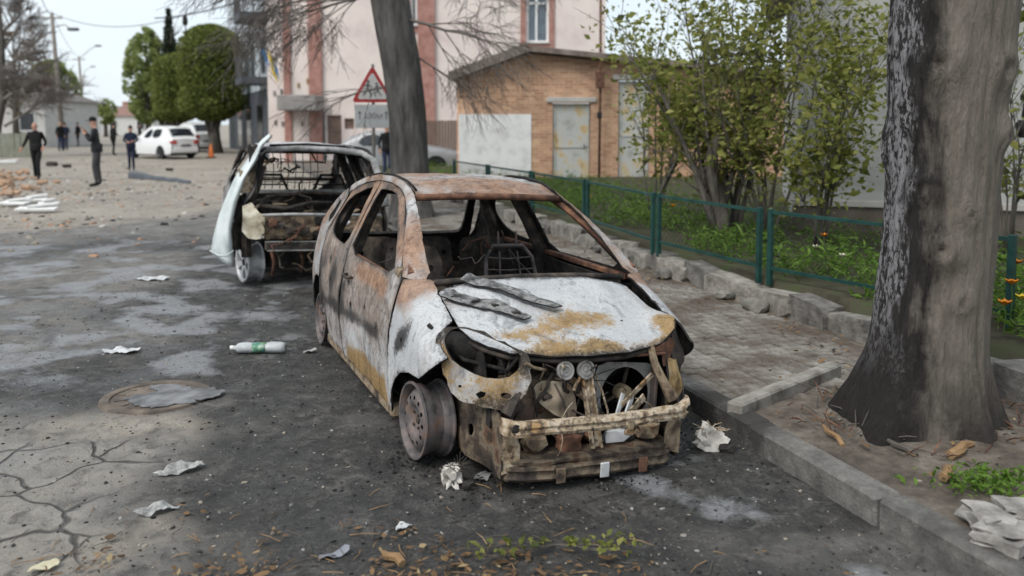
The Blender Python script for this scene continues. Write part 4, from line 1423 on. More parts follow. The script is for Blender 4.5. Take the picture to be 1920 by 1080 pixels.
# two horn discs
for a, z, w in ((-.155, .528, .046), (-.04, .524, .048)):
    b = MB()
    Mh = Matrix.Rotation(R(78), 3, 'X') @ Matrix.Rotation(R(0), 3, 'Y')
    b.lathe([(.0, .004), (.008, .004), (.010, .001), (w * .42, .0), (w * .45, .004), (w * .62, .003), (w * .66, -.001), (w * .8, .0), (w * .84, .005), (w * .97, .005), (w, 0), (w, -.012), (w * .7, -.022), (w * .3, -.03), (.0, -.03)], 28, Mh, (a, -.525, z))
    h_ = b.build('horn', bpy.data.materials.get('horn_grey') or simple('horn_grey', [(.13, .125, .12), (.26, .25, .24), (.36, .35, .335)], 20, .55, .4, 80, .002, .2), car, True, 25)
    b = MB()
    b.bar((a, -.50, z), (a + .02, -.47, z - .06), .02, .006)
    b.build('horn_bracket', M['char'], h_)
# fan shroud with round opening, motor, broken blades
sh_out = [(.055, .16), (.075, .44), (.10, .50), (.16, .515), (.40, .495), (.445, .47), (.455, .17)]
panel('fan_shroud', sh_out[::-1], lambda a, z: (a, -.40 + .02 * sm(.2, .0, abs(a - .26)), z), [simple('shroud_grey', [(.10, .095, .09), (.27, .26, .25), (.40, .38, .36)], 10, .75, .5, 60), M['soot']], car, .022, [circle(.265, .33, .145, 30, .15)], .012, False, dent=.006, seed=33)
b = MB()
b.lathe([(.0, .03), (.035, .03), (.045, .02), (.048, -.03), (.03, -.045), (0, -.05)], 18, Matrix.Rotation(R(90), 3, 'X'), (.255, -.40, .345))
fm = b.build('fan_motor', simple('motor_tan', [(.10, .08, .055), (.24, .19, .12), (.34, .27, .18)], 14, .7, .5, 60), car, True, 35)
for an in (80, 200, 320):
    b = MB()
    b.bar((.255 + .04 * math.cos(R(an)), -.385, .345 + .04 * math.sin(R(an))), (.265 + .15 * math.cos(R(an)), -.375, .33 + .155 * math.sin(R(an))), .016, .010)
    b.build('motor_arm', M['char'], fm)
for i, (p0, p1, w) in enumerate((((.17, -.50, .30), (.345, -.53, .475), .030), ((.15, -.52, .27), (.20, -.49, .375), .028), ((.20, -.525, .27), (.25, -.50, .36), .03), ((.22, -.54, .29), (.31, -.52, .36), .045))):
    b = MB()
    b.bar(p0, p1, w, .010, (0, 1, .3), bev=.003)
    o_ = b.build('broken_blade', M['alu'] if i in (1, 2) else M['cream'], car)
b = MB()
b.box((.43, -.42, .33), (.02, .05, .36), Matrix.Rotation(.03, 3, 'Y'), bev=.004)
b.build('radiator_post', M['rim'], car)
# engine and gearbox seen through the opening
b = MB()
b.lump((-.20, -.28, .33), (.34, .22, .26), 3, 3, .22)
b.build('gearbox', simple('gearbox_tan', [(.07, .055, .042), (.22, .17, .12), (.36, .29, .21)], 8, .75, .5, 50), car, True, 40)
panel('heat_shield', smooth_poly([(-.30, .42), (-.27, .36), (-.15, .27), (-.05, .25), (-.045, .33), (-.08, .43), (-.17, .47), (-.27, .46)][::-1]), lambda a, z: (a, -.475 + .25 * abs(a + .17) + .02 * nz(a * 15, z * 15), z), [simple('shield_beige', [(.14, .11, .085), (.36, .29, .21), (.50, .42, .33)], 7, .75, .4, 50), M['char']], car, .02, [circle(-.10, .40, .014, 8)], .006, False, dent=.02, seed=35)
b = MB()
b.lathe([(.0, .02), (.03, .02), (.036, .0), (.028, -.03), (0, -.03)], 14, Matrix.Rotation(R(90), 3, 'X'), (-.115, -.45, .43))
b.build('pulley', M['char'], car, True, 40)
b = MB()
b.lump((-.33, -.36, .285), (.16, .14, .18), 8, 2, .2)
b.build('alternator', simple('alternator_brown', [(.04, .03, .026), (.13, .09, .07), (.22, .16, .13)], 10, .8, .5), car, True, 40)
b = MB()
b.lump((-.02, -.02, .40), (.9, .36, .34), 5, 3, .25)
b.build('engine_block', M['soot'], car, True, 40)
for i, (a, l, z, sx) in enumerate(((-.42, -.42, .18, .10), (-.30, -.50, .17, .12), (-.12, -.52, .165, .12), (.16, -.50, .17, .14), (.33, -.52, .185, .13), (.02, -.50, .19, .10))):
    b = MB()
    b.lump((a, l, z), (sx, .08, .08), 12 + i, 2, .4)
    b.build('melted_residue', M[('char', 'scorched', 'rustdark', 'alu', 'scorched', 'rustdark')[i]], car, True, 40)
for i, pts in enumerate((((-.20, -.50, .46), (-.16, -.52, .38), (-.14, -.53, .30), (-.17, -.55, .22)), ((-.02, -.46, .44), (-.08, -.5, .43), (-.12, -.5, .46), (-.19, -.48, .48)),
                         ((.08, -.47, .25), (.14, -.52, .22), (.25, -.55, .21)), ((-.33, -.44, .52), (-.30, -.48, .42), (-.29, -.50, .30)), ((.3, -.5, .25), (.36, -.55, .2), (.42, -.53, .26)))):
    b = MB()
    b.tube(pts, .006, 5)
    b.build('hanging_cable', M['char'], car, True)
panel('radiator_remains', [(.10, .17), (.42, .18), (.43, .255), (.25, .27), (.12, .26)][::-1], lambda a, z: (a, -.50, z), [simple('ash_core', [(.05, .048, .046), (.15, .145, .14), (.30, .29, .28)], 16, .85, .7, 60), M['soot']], car, .02, (), .02, False, dent=.03, seed=36, ragged=.01)
R_ = random.Random(404)
for i in range(46):          # loom of burnt wires and pipes
    p = Vector((R_.uniform(-.44, .46), R_.uniform(-.54, -.40), R_.uniform(.14, .60)))
    if p.x > .08 and p.z > .28: p.x = R_.uniform(-.42, .05)
    pts = [p.copy()]
    d = Vector((R_.uniform(-1, 1), R_.uniform(-.3, .2), R_.uniform(-1, .6))).normalized()
    for q in range(5):
        d = (d + Vector((R_.uniform(-.5, .5), R_.uniform(-.3, .3), R_.uniform(-.7, .4)))).normalized()
        p = p + d * R_.uniform(.02, .06)
        p.z = max(.08, min(.61, p.z))
        p.y = max(-.585, min(-.34, p.y))
        p.x = max(-.46, min(.48, p.x))
        pts.append(p.copy())
    b = MB()
    b.tube(pts, R_.choice((.0025, .003, .004, .006, .009)), 5)
    b.build('burnt_wire', M[R_.choice(('char', 'char', 'scorched', 'rustdark', 'soot', 'cream'))], car, True)
for i in range(26):          # brackets, clips and housings left between the struts
    p = Vector((R_.uniform(-.42, .44), R_.uniform(-.50, -.36), R_.uniform(.15, .57)))
    if p.x > .02 and p.z > .19: p.y, p.z = -.50, R_.uniform(.14, .20)
    if p.x < -.05 and p.z > .46: p.y = -.33
    b = MB()
    rr = Matrix.Rotation(R_.uniform(-1, 1), 3, 'Y') @ Matrix.Rotation(R_.uniform(-.6, .6), 3, 'X')
    if i % 3: b.lump(p, (R_.uniform(.03, .09), R_.uniform(.03, .06), R_.uniform(.03, .08)), 200 + i, 2, .45, rr)
    else: b.box(p, (R_.uniform(.02, .07), .012, R_.uniform(.04, .10)), rr, bev=.003)
    b.build('bracket', M[R_.choice(('char', 'soot', 'scorched', 'rustdark', 'char'))], car, i % 3 != 0, 40)
for i in range(18):          # fins of the burst radiator
    b = MB()
    x = .11 + i * .018
    b.box((x, -.47, .205 + .01 * nz(i, 2)), (.004, .05, .10 + .02 * nz(i * 1.7, 5)), Matrix.Rotation(.25 * nz(i * .8, 9), 3, 'Y'))
    b.build('radiator_fin', M['scorched' if i % 4 else 'char'], car)
for i in range(26):          # springs, clips and ash lumps left in the cabin
    p = Vector((R_.uniform(-.6, .6), R_.uniform(.6, 2.3), R_.uniform(.2, .42)))
    b = MB()
    b.lump(p, (R_.uniform(.08, .25), R_.uniform(.08, .25), R_.uniform(.05, .16)), 300 + i, 2, .45)
    b.build('ash_heap', M[R_.choice(('soot', 'char', 'soot', 'scorched'))], car, True, 40)
for i in range(22):
    p = Vector((R_.uniform(-.62, .62), R_.uniform(.6, 2.2), R_.uniform(.45, .9)))
    pts = [p.copy()]
    for q in range(5):
        p = p + Vector((R_.uniform(-.09, .09), R_.uniform(-.09, .09), R_.uniform(-.12, .05)))
        p.z = max(.2, p.z)
        pts.append(p.copy())
    b = MB()
    b.tube(pts, R_.choice((.004, .005, .007)), 5)
    b.build('burnt_wire', M[R_.choice(('char', 'rim', 'rustdark'))], car, True)
# engine bay tray, inner wings, firewall, floor
panel('engine_tray', [(-.48, -.52), (.46, -.52), (.62, .2), (-.62, .2)], lambda a, l: (a, l, .085 + .02 * nz(a * 6, l * 6)), [M['soot'], M['soot']], car, .08)
for sg in (-1, 1):
    panel('inner_wing', [(-.48, .26), (.15, .26), (.2, .80), (-.1, .72), (-.36, .60)], lambda l, z: (sg * (.50 + .05 * z), l, z), [M['soot'], M['soot']], car, .06, (), .008, dent=.03, seed=37)
panel('firewall', [(-.72, .1), (.72, .1), (.68, .80), (-.68, .80)], lambda a, z: (a, .24 + .1 * (.8 - z), z), [M['soot'], M['soot']], car, .08, (), .01, dent=.03, seed=38)
panel('floor_pan', [(-.72, .2), (.72, .2), (.72, 3.0), (-.72, 3.0)], lambda a, l: (a, l, .14 + .06 * g2(a, 0, .12) + .12 * sm(2.2, 2.4, l)), [M['soot'], M['char']], car, .09, (), .01, dent=.03, seed=39)
# windscreen base and scuttle
b = MB()
b.tube([(-.60, .235, .845), (-.3, .262, .856), (0, .27, .86), (.3, .262, .858), (.60, .235, .848)], .020, 6)
b.build('windscreen_base', M['char'], car, True)
b = MB()
b.tube([(-.66, .42, .70), (-.3, .50, .73), (.1, .50, .72), (.66, .42, .70)], .028, 7)
b.tube([(.34, .5, .72), (.36, .55, .45), (.34, .5, .2)], .02, 5)
b.tube([(-.1, .5, .72), (-.12, .5, .45), (-.1, .45, .2)], .02, 5)
dashb = b.build('dashboard_bar', M['char'], car, True)
b = MB()
b.tube([(.36, .40, .62), (.36, .62, .76)], .022, 7)
b.build('steering_column', M['char'], car, True, 50)
# seats: bare wire front seats, pressed rear backs
panel('seat_back_shell', smooth_poly([(-.57, .34), (-.15, .34), (-.15, .78), (-.20, .90), (-.52, .90), (-.57, .78)]), lambda a, z: (a, 1.22 + .42 * (z - .34) - .02 * (1 if abs(a + .36) < .05 else 0), z), [M['char'], M['soot']], car, .028,
      [circle(-.36 + dx, zz, .022, 9) for dx in (-.12, .12) for zz in (.46, .60, .74)], .014, False, dent=.006, seed=43)
panel('seat_base', [(-.57, .75), (-.15, .75), (-.15, 1.25), (-.57, 1.25)], lambda a, l: (a, l, .33 + .03 * nz(a * 7, l * 7)), [M['soot'], M['soot']], car, .06, (), .05, dent=.02, seed=44)
for sgn in (1,):
    b = MB()
    cx = sgn * .36
    fr = [(cx - .21, 1.15, .30), (cx - .21, 1.32, .55), (cx - .18, 1.42, .80), (cx - .12, 1.46, .88), (cx + .12, 1.46, .88), (cx + .18, 1.42, .80), (cx + .21, 1.32, .55), (cx + .21, 1.15, .30)]
    b.tube(fr, .015, 6)
    for zz, ll in ((.42, 1.235), (.52, 1.30), (.62, 1.355), (.72, 1.39), (.80, 1.42)):
        b.tube([(cx - .19, ll, zz), (cx, ll + .03, zz - .015), (cx + .19, ll, zz)], .006, 5)
    for dx in (-.07, .07):
        b.tube([(cx + dx, 1.46, .88), (cx + dx, 1.48, .98)], .008, 5)
        b.tube([(cx + dx, 1.24, .40), (cx + dx * 1.2, 1.36, .6), (cx + dx, 1.44, .84)], .006, 5)
    for s2 in (-1, 1):
        b.bar((cx + s2 * .21, .75, .28), (cx + s2 * .21, 1.2, .30), .03, .07)
    for ll in (.8, .92, 1.04):
        b.tube([(cx - .2, ll, .30), (cx, ll, .27), (cx + .2, ll, .30)], .007, 5)
    b.build('seat_frame', M['rim'] if sgn > 0 else M['char'], car, True, 50)
for cx, w in ((-.44, .40), (0, .36), (.44, .40)):
    hw = w / 2
    pl = smooth_poly([(cx - hw, .30), (cx + hw, .30), (cx + hw, .80), (cx + hw - .05, .865), (cx - hw + .05, .865), (cx - hw, .80)])
    hs = [circle(cx + dx, zz, .022, 9) for dx in (-.11, .11) for zz in (.45, .60, .74)]
    panel('rear_seat_back', pl, lambda a, z, cx=cx: (a, 2.05 + .22 * (z - .3) - .018 * (1 if abs(a - cx) < .05 else 0), z), [M['char'], M['soot']], car, .028, hs, .012, False, dent=.005, seed=41)
# rear end
def rear_l(a, z): return I(z, [(.15, 3.12), (.5, 3.19), (.74, 3.08), (.9, 2.96), (1.04, 2.82), (1.17, 2.64), (1.27, 2.42), (1.31, 2.3)]) + .03 * (1 - (a / .7) ** 2)
panel('tailgate', [(-.68, .5), (.68, .5), (.66, .8), (.62, 1.0), (.56, 1.17), (.50, 1.27), (-.50, 1.27), (-.56, 1.17), (-.62, 1.0), (-.66, .8)], lambda a, z: (a, rear_l(a, z), z), BURN, car, .045,
      [smooth_poly([(-.53, .80), (.53, .80), (.57, .87), (.53, 1.08), (.47, 1.19), (-.47, 1.19), (-.53, 1.08), (-.57, .87)])], .03, True, burn('tailgate'), dent=.006, seed=42)
b = MB()
b.bar((-.66, 3.17, .40), (.66, 3.17, .40), .05, .22, bev=.02)
b.build('rear_panel', M['char'], car)
# wheels
def steel_wheel(name, parent, loc, rot, r=.200, w=.165):
    root = bpy.data.objects.new(name, None)
    link(root, parent)
    root.location = loc
    root.rotation_euler = rot
    b = MB()
    b.lathe([(r, .0), (r + .001, .008), (r - .012, .012), (r - .013, .03), (r - .014, .055), (r - .024, .070), (r - .026, .110), (r - .015, .125), (r - .013, .146), (r - .010, .152), (r, .158), (r, w), (r - .016, w - .004), (r - .03, w - .02), (r - .052, .11), (r - .052, .07), (r - .03, .05), (r - .028, .03), (r - .022, .016), (r - .012, .0)], 40, Matrix.Rotation(R(180), 3, 'X'), (0, 0, .0), closed=True)
    b.build('rim', M['rim'], root, True, 35)
    holes = [circle(.118 * math.cos(2 * math.pi * i / 12), .118 * math.sin(2 * math.pi * i / 12), .0125, 8) for i in range(12)] + [circle(0, 0, .024, 10)]
    def dish(u, v):
        q = math.hypot(u, v)
        return (u, v, I(q, [(0, -.035), (.028, -.035), (.034, -.028), (.06, -.030), (.075, -.014), (.10, -.006), (.135, -.012), (.155, -.035), (r - .024, -.05)]))
    panel('wheel_disc', circle(0, 0, r - .026, 40), dish, [M['rim'], M['soot']], root, .014, holes, .004, False)
    b = MB()
    b.lathe([(0, -.028), (.02, -.028), (.024, -.05), (.05, -.055), (.10, -.06), (.125, -.07), (.125, -.09), (0, -.09)], 18)
    for i in range(4):
        a = math.pi / 4 + i * math.pi / 2
        b.lathe([(0, .0), (.007, .0), (.009, -.012), (0, -.012)], 6, None, (.047 * math.cos(a), .047 * math.sin(a), -.018))
    b.build('hub', M['char'], root, True, 40)
    return root
steel_wheel('wheel', car, (-.775, -.01, .172), (R(90), 0, R(-90) + R(4)))
steel_wheel('wheel', car, (.775, -.01, .235), (R(90), 0, R(90)))
steel_wheel('wheel', car, (-.775, 2.53, .172), (R(90), 0, R(-90)))
steel_wheel('wheel', car, (.775, 2.53, .235), (R(90), 0, R(90)))
b = MB()
b.tube([(-.62, 0, .18), (-.3, -.02, .16), (.3, -.02, .18), (.62, 0, .22)], .022, 6)
b.tube([(-.60, -.02, .22), (-.55, .0, .45), (-.53, .05, .62)], .03, 6)
b.tube([(-.60, -.05, .12), (-.35, -.15, .11), (-.32, .1, .11), (-.60, .05, .12)], .02, 5)
b.build('front_axle', M['char'], car, True)
b = MB()
b.tube([(-.62, 2.53, .18), (.62, 2.53, .22)], .035, 6)
b.build('rear_axle', M['char'], car, True)
# door mirror stump on the visible side
b = MB()
b.lump(CS.side(-1)(.40, .885), (.05, .07, .06), 3, 2, .3)
b.build('mirror_stump', M['scorched'], car, True, 40)

def car_w(a, l, z):
    return car.matrix_basis @ Vector((a, l, z))
bpy.context.view_layer.update()
# two charred strips of windscreen cowl lying on the hood
for i, (p0, p1, w, lab) in enumerate((((-.58, .10, 0), (-.25, -.25, 0), .088, 'lower charred cowl strip lying on the white hood, nearer its front edge'),
                                      ((-.44, .205, 0), (-.05, -.18, 0), .085, 'upper charred cowl strip lying on the white hood, nearer the windscreen'))):
    o = thing('charred_strip', lab, 'debris', car.location, group='charred strips on the hood')
    o.rotation_euler = car.rotation_euler
    q0, q1 = Vector(p0), Vector(p1)
    d = (q1 - q0).normalized()
    nn = Vector((-d.y, d.x, 0))
    Ls = (q1 - q0).length
    def strip_f(u, v):
        p = q0 + d * u + nn * v
        return (p.x, p.y, hood_z(p.x, p.y) + .024 + .008 * nz(u * 7 + i * 5, v * 10) + .008 * i + .015 * sm(.1, 0, u))
    panel('strip', [(0, -w / 2), (Ls, -w * .42), (Ls + .02, w * .3), (Ls * .6, w * .5), (Ls * .2, w * .44), (0, w / 2)], strip_f, [simple('charred_cowl_%d' % i, [(.015, .015, .015), (.05, .05, .05), (.13, .13, .128), (.26, .26, .255), (.04, .04, .04)], 16, .8, .9, 60, .008), M['soot']], o, .014, (), .008, False, dent=.006, seed=50 + i, ragged=.012)
    for j in range(4):
        t = (j + .5) / 4 * Ls
        p = q0 + d * t
        b = MB()
        b.lump((p.x, p.y, hood_z(p.x, p.y) + .022), (.05, .03, .02), 60 + j + i * 7, 1, .5)
        b.build('crumb', M['char'], o)

# ================================================================== buildings and the far street
def wall_panel(name, poly, Y, mats, parent, holes=(), thick=.3, res=1.0, o=(0, 0, 0)):
    """upright wall sheet facing the camera, outline in (x, z) of the parent"""
    return panel(name, poly, lambda x, z: (x, Y, z), mats, parent, res, holes, thick, False)

def rect(x0, z0, x1, z1): return [(x0, z0), (x1, z0), (x1, z1), (x0, z1)]

def brick_mat():
    k = NT('orange_brick')
    sp = k.n('ShaderNodeSeparateXYZ')
    k.lk(k.tc.outputs['Object'], sp.inputs[0])
    cb = k.n('ShaderNodeCombineXYZ')
    k.lk(k.m('ADD', sp.outputs[0], sp.outputs[1]), cb.inputs[0])
    k.lk(sp.outputs[2], cb.inputs[1])
    br = k.n('ShaderNodeTexBrick')
    k.lk(cb.outputs[0], br.inputs['Vector'])
    br.inputs['Scale'].default_value = 1.0
    br.inputs['Brick Width'].default_value = .25
    br.inputs['Row Height'].default_value = .075
    br.inputs['Mortar Size'].default_value = .008
    br.inputs['Color1'].default_value = (.36, .175, .095, 1)
    br.inputs['Color2'].default_value = (.60, .36, .215, 1)
    br.inputs['Mortar'].default_value = (.52, .43, .34, 1)
    n = k.noise(1.3, 7, .65)
    c = k.mix(k.ramp(n, [(.45, 0.0), (.70, .75)]), br.outputs[0], (.30, .19, .13))
    n5 = k.noise(6, 6, .7)
    c = k.mix(k.ramp(n5, [(.58, 0.0), (.72, .6)]), c, (.58, .46, .36))
    k.bump(br.outputs['Fac'], -.4, .01)
    return k.fin(c, .9)
M['brick'] = brick_mat()
M['white_render'] = simple('patchy_whitewash', [(.50, .49, .47), (.70, .70, .69), (.76, .76, .75)], 3, .9, .3, 30)
M['roof_felt'] = simple('grey_roof_felt', [(.10, .09, .08), (.19, .17, .155), (.25, .23, .21)], 4, .9, .4, 30)
M['door_blue'] = simple('rusty_pale_blue_door', [(.30, .30, .27), (.42, .43, .41), (.46, .47, .45), (.50, .40, .24), (.36, .22, .10)], 2.6, .7, .3, 30, det=8)
M['lintel'] = simple('pale_lintel', [(.38, .36, .33), (.5, .48, .45)], 4, .9, .3)
GY = 22.0
g0 = dp(857, 345, GY)
gar_o = thing('brick_garage', 'low orange brick garage with a whitewashed patch and rusty pale doors', 'building', (g0.x, GY, 0))
def gq(px, py):
    p = dp(px, py, GY)
    return (p.x - g0.x, p.z)
eL, apx, eR = gq(857, 150), gq(992, 100), gq(1500, 152)
dr1 = [gq(1036, 192), gq(1106, 350)]
dr2 = [gq(1160, 150), gq(1217, 352)]
H1 = rect(dr1[0][0], .05, dr1[1][0], dr1[0][1])
H2 = rect(dr2[0][0], .05, dr2[1][0], dr2[0][1])
wall_panel('wall', [(0, -.1), (eR[0], -.1), eR, apx, eL], 0, [M['brick'], M['brick']], gar_o, [H1, H2], .35, 1.2)
b = MB()
b.box((.15, 3.4, eL[1] / 2), (.3, 6.0, eL[1]))
b.box((eR[0] - .15, 3.4, eR[1] / 2), (.3, 6.0, eR[1]))
b.build('wall', M['brick'], gar_o)
pw = [gq(860, 214), gq(996, 325)]
b = MB()
b.box(((pw[0][0] + pw[1][0]) / 2, -.012, (pw[0][1] + .0) / 2), (pw[1][0] - pw[0][0], .02, pw[0][1]))
b.build('whitewashed_patch', M['white_render'], gar_o)
b = MB()
ex = Vector((-.12, 0, eL[1] - .02))
ap = Vector((apx[0], 0, apx[1] + .03))
er = Vector((eR[0] + .3, 0, eR[1] + .03))
for p, q in ((ex, ap), (ap, er)):
    d = (q - p).normalized()
    n_ = Vector((-d.z, 0, d.x))
    th = .22 if q is ap else .13
    quad = [p, q, q + n_ * th, p + n_ * th]
    vs = [v + Vector((0, y, 0)) for y in (-.35, 6.4) for v in quad]
    b.add(vs, [(0, 1, 2, 3), (7, 6, 5, 4), (0, 4, 5, 1), (1, 5, 6, 2), (2, 6, 7, 3), (3, 7, 4, 0)])
b.build('roof', simple('brownish_roof', [(.11, .09, .075), (.20, .165, .14), (.27, .235, .205)], 4, .9, .4, 30), gar_o)
for H_, m_ in ((H1, 'door_blue'), (H2, 'door_blue')):
    x0, x1, z1 = H_[0][0], H_[1][0], H_[2][1]
    b = MB()
    b.box(((x0 + x1) / 2, .10, z1 / 2), (x1 - x0 - .02, .05, z1 - .06))
    b.bar((x0 + .06, .065, .1), (x0 + .06, .065, z1 - .1), .05, .02, (0, 1, 0))
    b.bar((x1 - .06, .065, .1), (x1 - .06, .065, z1 - .1), .05, .02, (0, 1, 0))
    b.bar((x0 + .06, .065, z1 * .5), (x1 - .06, .065, z1 * .5), .02, .05, (0, 0, 1))
    d_ = b.build('door', M[m_], gar_o)
    b = MB()
    b.tube([(x1 - .15, .03, z1 * .48), (x1 - .15, .0, z1 * .48), (x1 - .15, .0, z1 * .53), (x1 - .15, .03, z1 * .53)], .012, 5)
    b.build('handle', M['wire'], d_)
    b = MB()
    b.box(((x0 + x1) / 2, -.02, z1 + .07), (x1 - x0 + .3, .08, .13), bev=.01)
    b.build('lintel', M['lintel'], gar_o)
# mast beside the garage
mp = dp(1124, 235, GY - .3)
mast = thing('mast', 'thin rusty mast with a box rising beside the garage door', 'mast', (mp.x, GY - .25, 0))
b = MB()
b.tube([(0, 0, 0), (.02, 0, 3), (0, 0, 6.5)], .035, 7)
b.build('pole', M['rustdark'], mast, True)
b = MB()
b.box((.0, -.08, 2.85), (.22, .14, .45), bev=.02)
b.build('box', M['rustdark'], mast)
b = MB()
b.box((0, -.05, 1.95), (.12, .1, .16), bev=.01)
b.build('junction_box', M['wire'], mast)

# pink office building
def pink_mat():
    k = NT('pink_render')
    n = k.noise(.8, 6, .6)
    n2 = k.noise(5, 6, .7)
    c = k.ramp(n, [(.3, (.60, .50, .48)), (.5, (.70, .61, .57)), (.7, (.74, .67, .61))])
    c = k.mix(k.ramp(n2, [(.62, 0.0), (.8, .4)]), c, (.42, .34, .30))
    k.bump(n2, .2, .01)
    return k.fin(c, .9)
M['pink'] = pink_mat()
M['redbrick'] = simple('red_pilaster', [(.26, .125, .10), (.36, .19, .155), (.42, .25, .215)], 3, .85, .3, 30)
M['white_frame'] = simple('white_frame', [(.70, .70, .69), (.78, .78, .77)], 5, .5, .1)
M['dark_grey'] = simple('dark_grey_metal', [(.07, .072, .078), (.13, .132, .14)], 3, .6, .2)
PY = 38.0
p0 = dp(505, 300, PY)
pink = thing('pink_building', 'pink rendered building with brick red pilasters behind the garage', 'building', (p0.x, PY, 0))
def pq(px, py, Y=PY):
    p = dp(px, py, Y)
    return (p.x - p0.x, p.z)
xR = pq(1136, 0)[0]
wins = [(987, -40, 1029, 80), (770, -60, 794, 48)]
WH = []
for x0, y0, x1, y1 in wins:
    a_, b_ = pq(x0, y1), pq(x1, y0)
    WH.append(rect(a_[0], a_[1], b_[0], b_[1]))
low = []
for x0, y0, x1, y1 in ((614, 216, 640, 275), (646, 222, 664, 242)):
    a_, b_ = pq(x0, y1), pq(x1, y0)
    low.append(rect(a_[0], a_[1], b_[0], b_[1]))
wall_panel('wall', [(0, -.2), (xR, -.2), (xR, 13.5), (0, 13.5)], 0, [M['pink'], M['pink']], pink, WH + low, .4, 2.0)
b = MB()
b.box((.2, 6.2, 6.7), (.4, 11.6, 13.6))
b.box((xR - .2, 6.2, 6.7), (.4, 11.6, 13.6))
b.box((xR / 2, 11.8, 6.7), (xR - .8, .4, 13.6))
b.build('wall', M['pink'], pink)
b = MB()
b.box((xR / 2, 6, 13.7), (xR + .8, 13, .35))
b.build('roof', M['roof_felt'], pink)
for x0, x1, dp_ in ((536, 549, .10), (583, 607, .16), (786, 817, .16)):
    a_, b_ = pq(x0, 300)[0], pq(x1, 300)[0]
    b = MB()
    b.box(((a_ + b_) / 2, -dp_ / 2 - .002, 6.6), (b_ - a_, dp_, 13.4))
    b.build('pilaster', M['redbrick'], pink)
for i, h in enumerate(WH):
    (x0, z0), (x1, _), (_, z1), _ = h
    b = MB()
    for q in (rect(x0 - .26, z0 - .30, x0 - .003, z1 + .26), rect(x1 + .003, z0 - .30, x1 + .26, z1 + .26), rect(x0 - .003, z0 - .30, x1 + .003, z0 - .003)):
        b.box(((q[0][0] + q[1][0]) / 2, -.03, (q[0][1] + q[2][1]) / 2), (q[1][0] - q[0][0], .06, q[2][1] - q[0][1]))
    b.build('window_surround', M['redbrick'], pink)
    wnd = MB()
    w_, h_ = x1 - x0, z1 - z0
    for cx, cz, sx, sz in ((x0 + .05, (z0 + z1) / 2, .1, h_), (x1 - .05, (z0 + z1) / 2, .1, h_), ((x0 + x1) / 2, z0 + .05, w_ - .2, .1), ((x0 + x1) / 2, z1 - .05, w_ - .2, .1), ((x0 + x1) / 2 - .05, (z0 + z1) / 2, .09, h_ - .2), ((x0 + x1) / 2 - .05, z0 + h_ * .62, w_ - .2, .08)):
        wnd.box((cx, .12, cz), (sx, .08, sz))
    wo = wnd.build('window', M['white_frame'], pink)
    b = MB()
    b.box(((x0 + x1) / 2, .16, (z0 + z1) / 2), (w_ - .1, .02, h_ - .1))
    b.build('pane', M['glass_sky'] if i == 0 else M['glass'], wo)
    b = MB()
    b.box(((x0 + x1) / 2, -.06, z0 - .02), (w_ + .1, .16, .05))
    b.build('sill', M['lintel'], wo)
for h in low:
    (x0, z0), (x1, _), (_, z1), _ = h
    b = MB()
    b.box(((x0 + x1) / 2, .15, (z0 + z1) / 2), (x1 - x0, .05, z1 - z0))
    b.bar((x0, .11, (z0 + z1) / 2), (x1, .11, (z0 + z1) / 2), .05, .04)
    b.build('window', simple('brown_shutter', [(.16, .11, .09), (.24, .17, .14)], 4, .8, .2), pink)
cl, cr = pq(536, 180), pq(607, 208)
b = MB()
b.box(((cl[0] + cr[0]) / 2, -.75, (cl[1] + cr[1]) / 2), (cr[0] - cl[0], 1.5, cl[1] - cr[1]), bev=.03)
can = b.build('canopy', simple('canopy_grey', [(.20, .19, .18), (.30, .285, .27)], 3, .8, .2), pink)
b = MB()
ex_ = (pq(590, 0)[0] + pq(604, 0)[0]) / 2
b.box((ex_, -.06, cr[1] / 2), (pq(605, 0)[0] - pq(588, 0)[0], .1, cr[1] - .02))
b.build('door', M['dark_grey'], pink)
for px, py in ((515, 175), (528, 172), (517, 230), (530, 232), (560, 160), (577, 152), (567, 232), (581, 231), (512, 30), (525, 28)):
    q = pq(px, py)
    b = MB()
    b.box((q[0], -.03, q[1]), (.10, .05, .22), bev=.01)
    b.build('wall_fitting', simple('tan_fitting', [(.30, .20, .10)], 5, .8, 0) if py > 150 and px in (560, 577) else M['roof_felt'], pink)
# flags on the corner of the pink building
M['flag_blue'] = simple('flag_blue', [(.03, .17, .42), (.05, .24, .52)], 5, .8, 0)
M['flag_yellow'] = simple('flag_yellow', [(.60, .42, .03), (.70, .52, .06)], 5, .8, 0)
for i, (px, py, lab) in enumerate(((496, 104, 'blue and yellow flag on the building corner, upper of two'), (516, 126, 'blue and yellow flag on the building corner, lower of two'))):
    c = dp(px, py, PY - 1.0)
    f_ = thing('flag', lab, 'flag', c, group='flags on the pink building')
    b = MB()
    b.tube([(.5 if i else .75, 1.0, -.15 - .1 * i), (-.15, -.05, .45)], .02, 5)
    b.build('flagpole', M['dark_grey'], f_)
    for j, m_ in enumerate(('flag_blue', 'flag_yellow')):
        vs = []
        for u in range(7):
            for v in range(3):
                x = -.12 + u * .045 + (j * .27 if i == 0 else -.02) * (1 if i == 0 else 1) - (.2 if i else 0) * j * .2
                z = .40 - v * .18 - u * .09 - (.18 * j if i else .12 * j) + .02 * math.sin(u * 2.)
                vs.append((x, .05 * math.sin(u * 1.7 + v), z))
        fs = [(u * 3 + v, u * 3 + v + 1, (u + 1) * 3 + v + 1, (u + 1) * 3 + v) for u in range(6) for v in range(2)]
        vs2 = [(x, y + .006, z) for x, y, z in vs]
        mesh_obj('cloth', vs + vs2, fs + [tuple(q + 21 for q in f[::-1]) for f in fs], M[m_], f_, True)

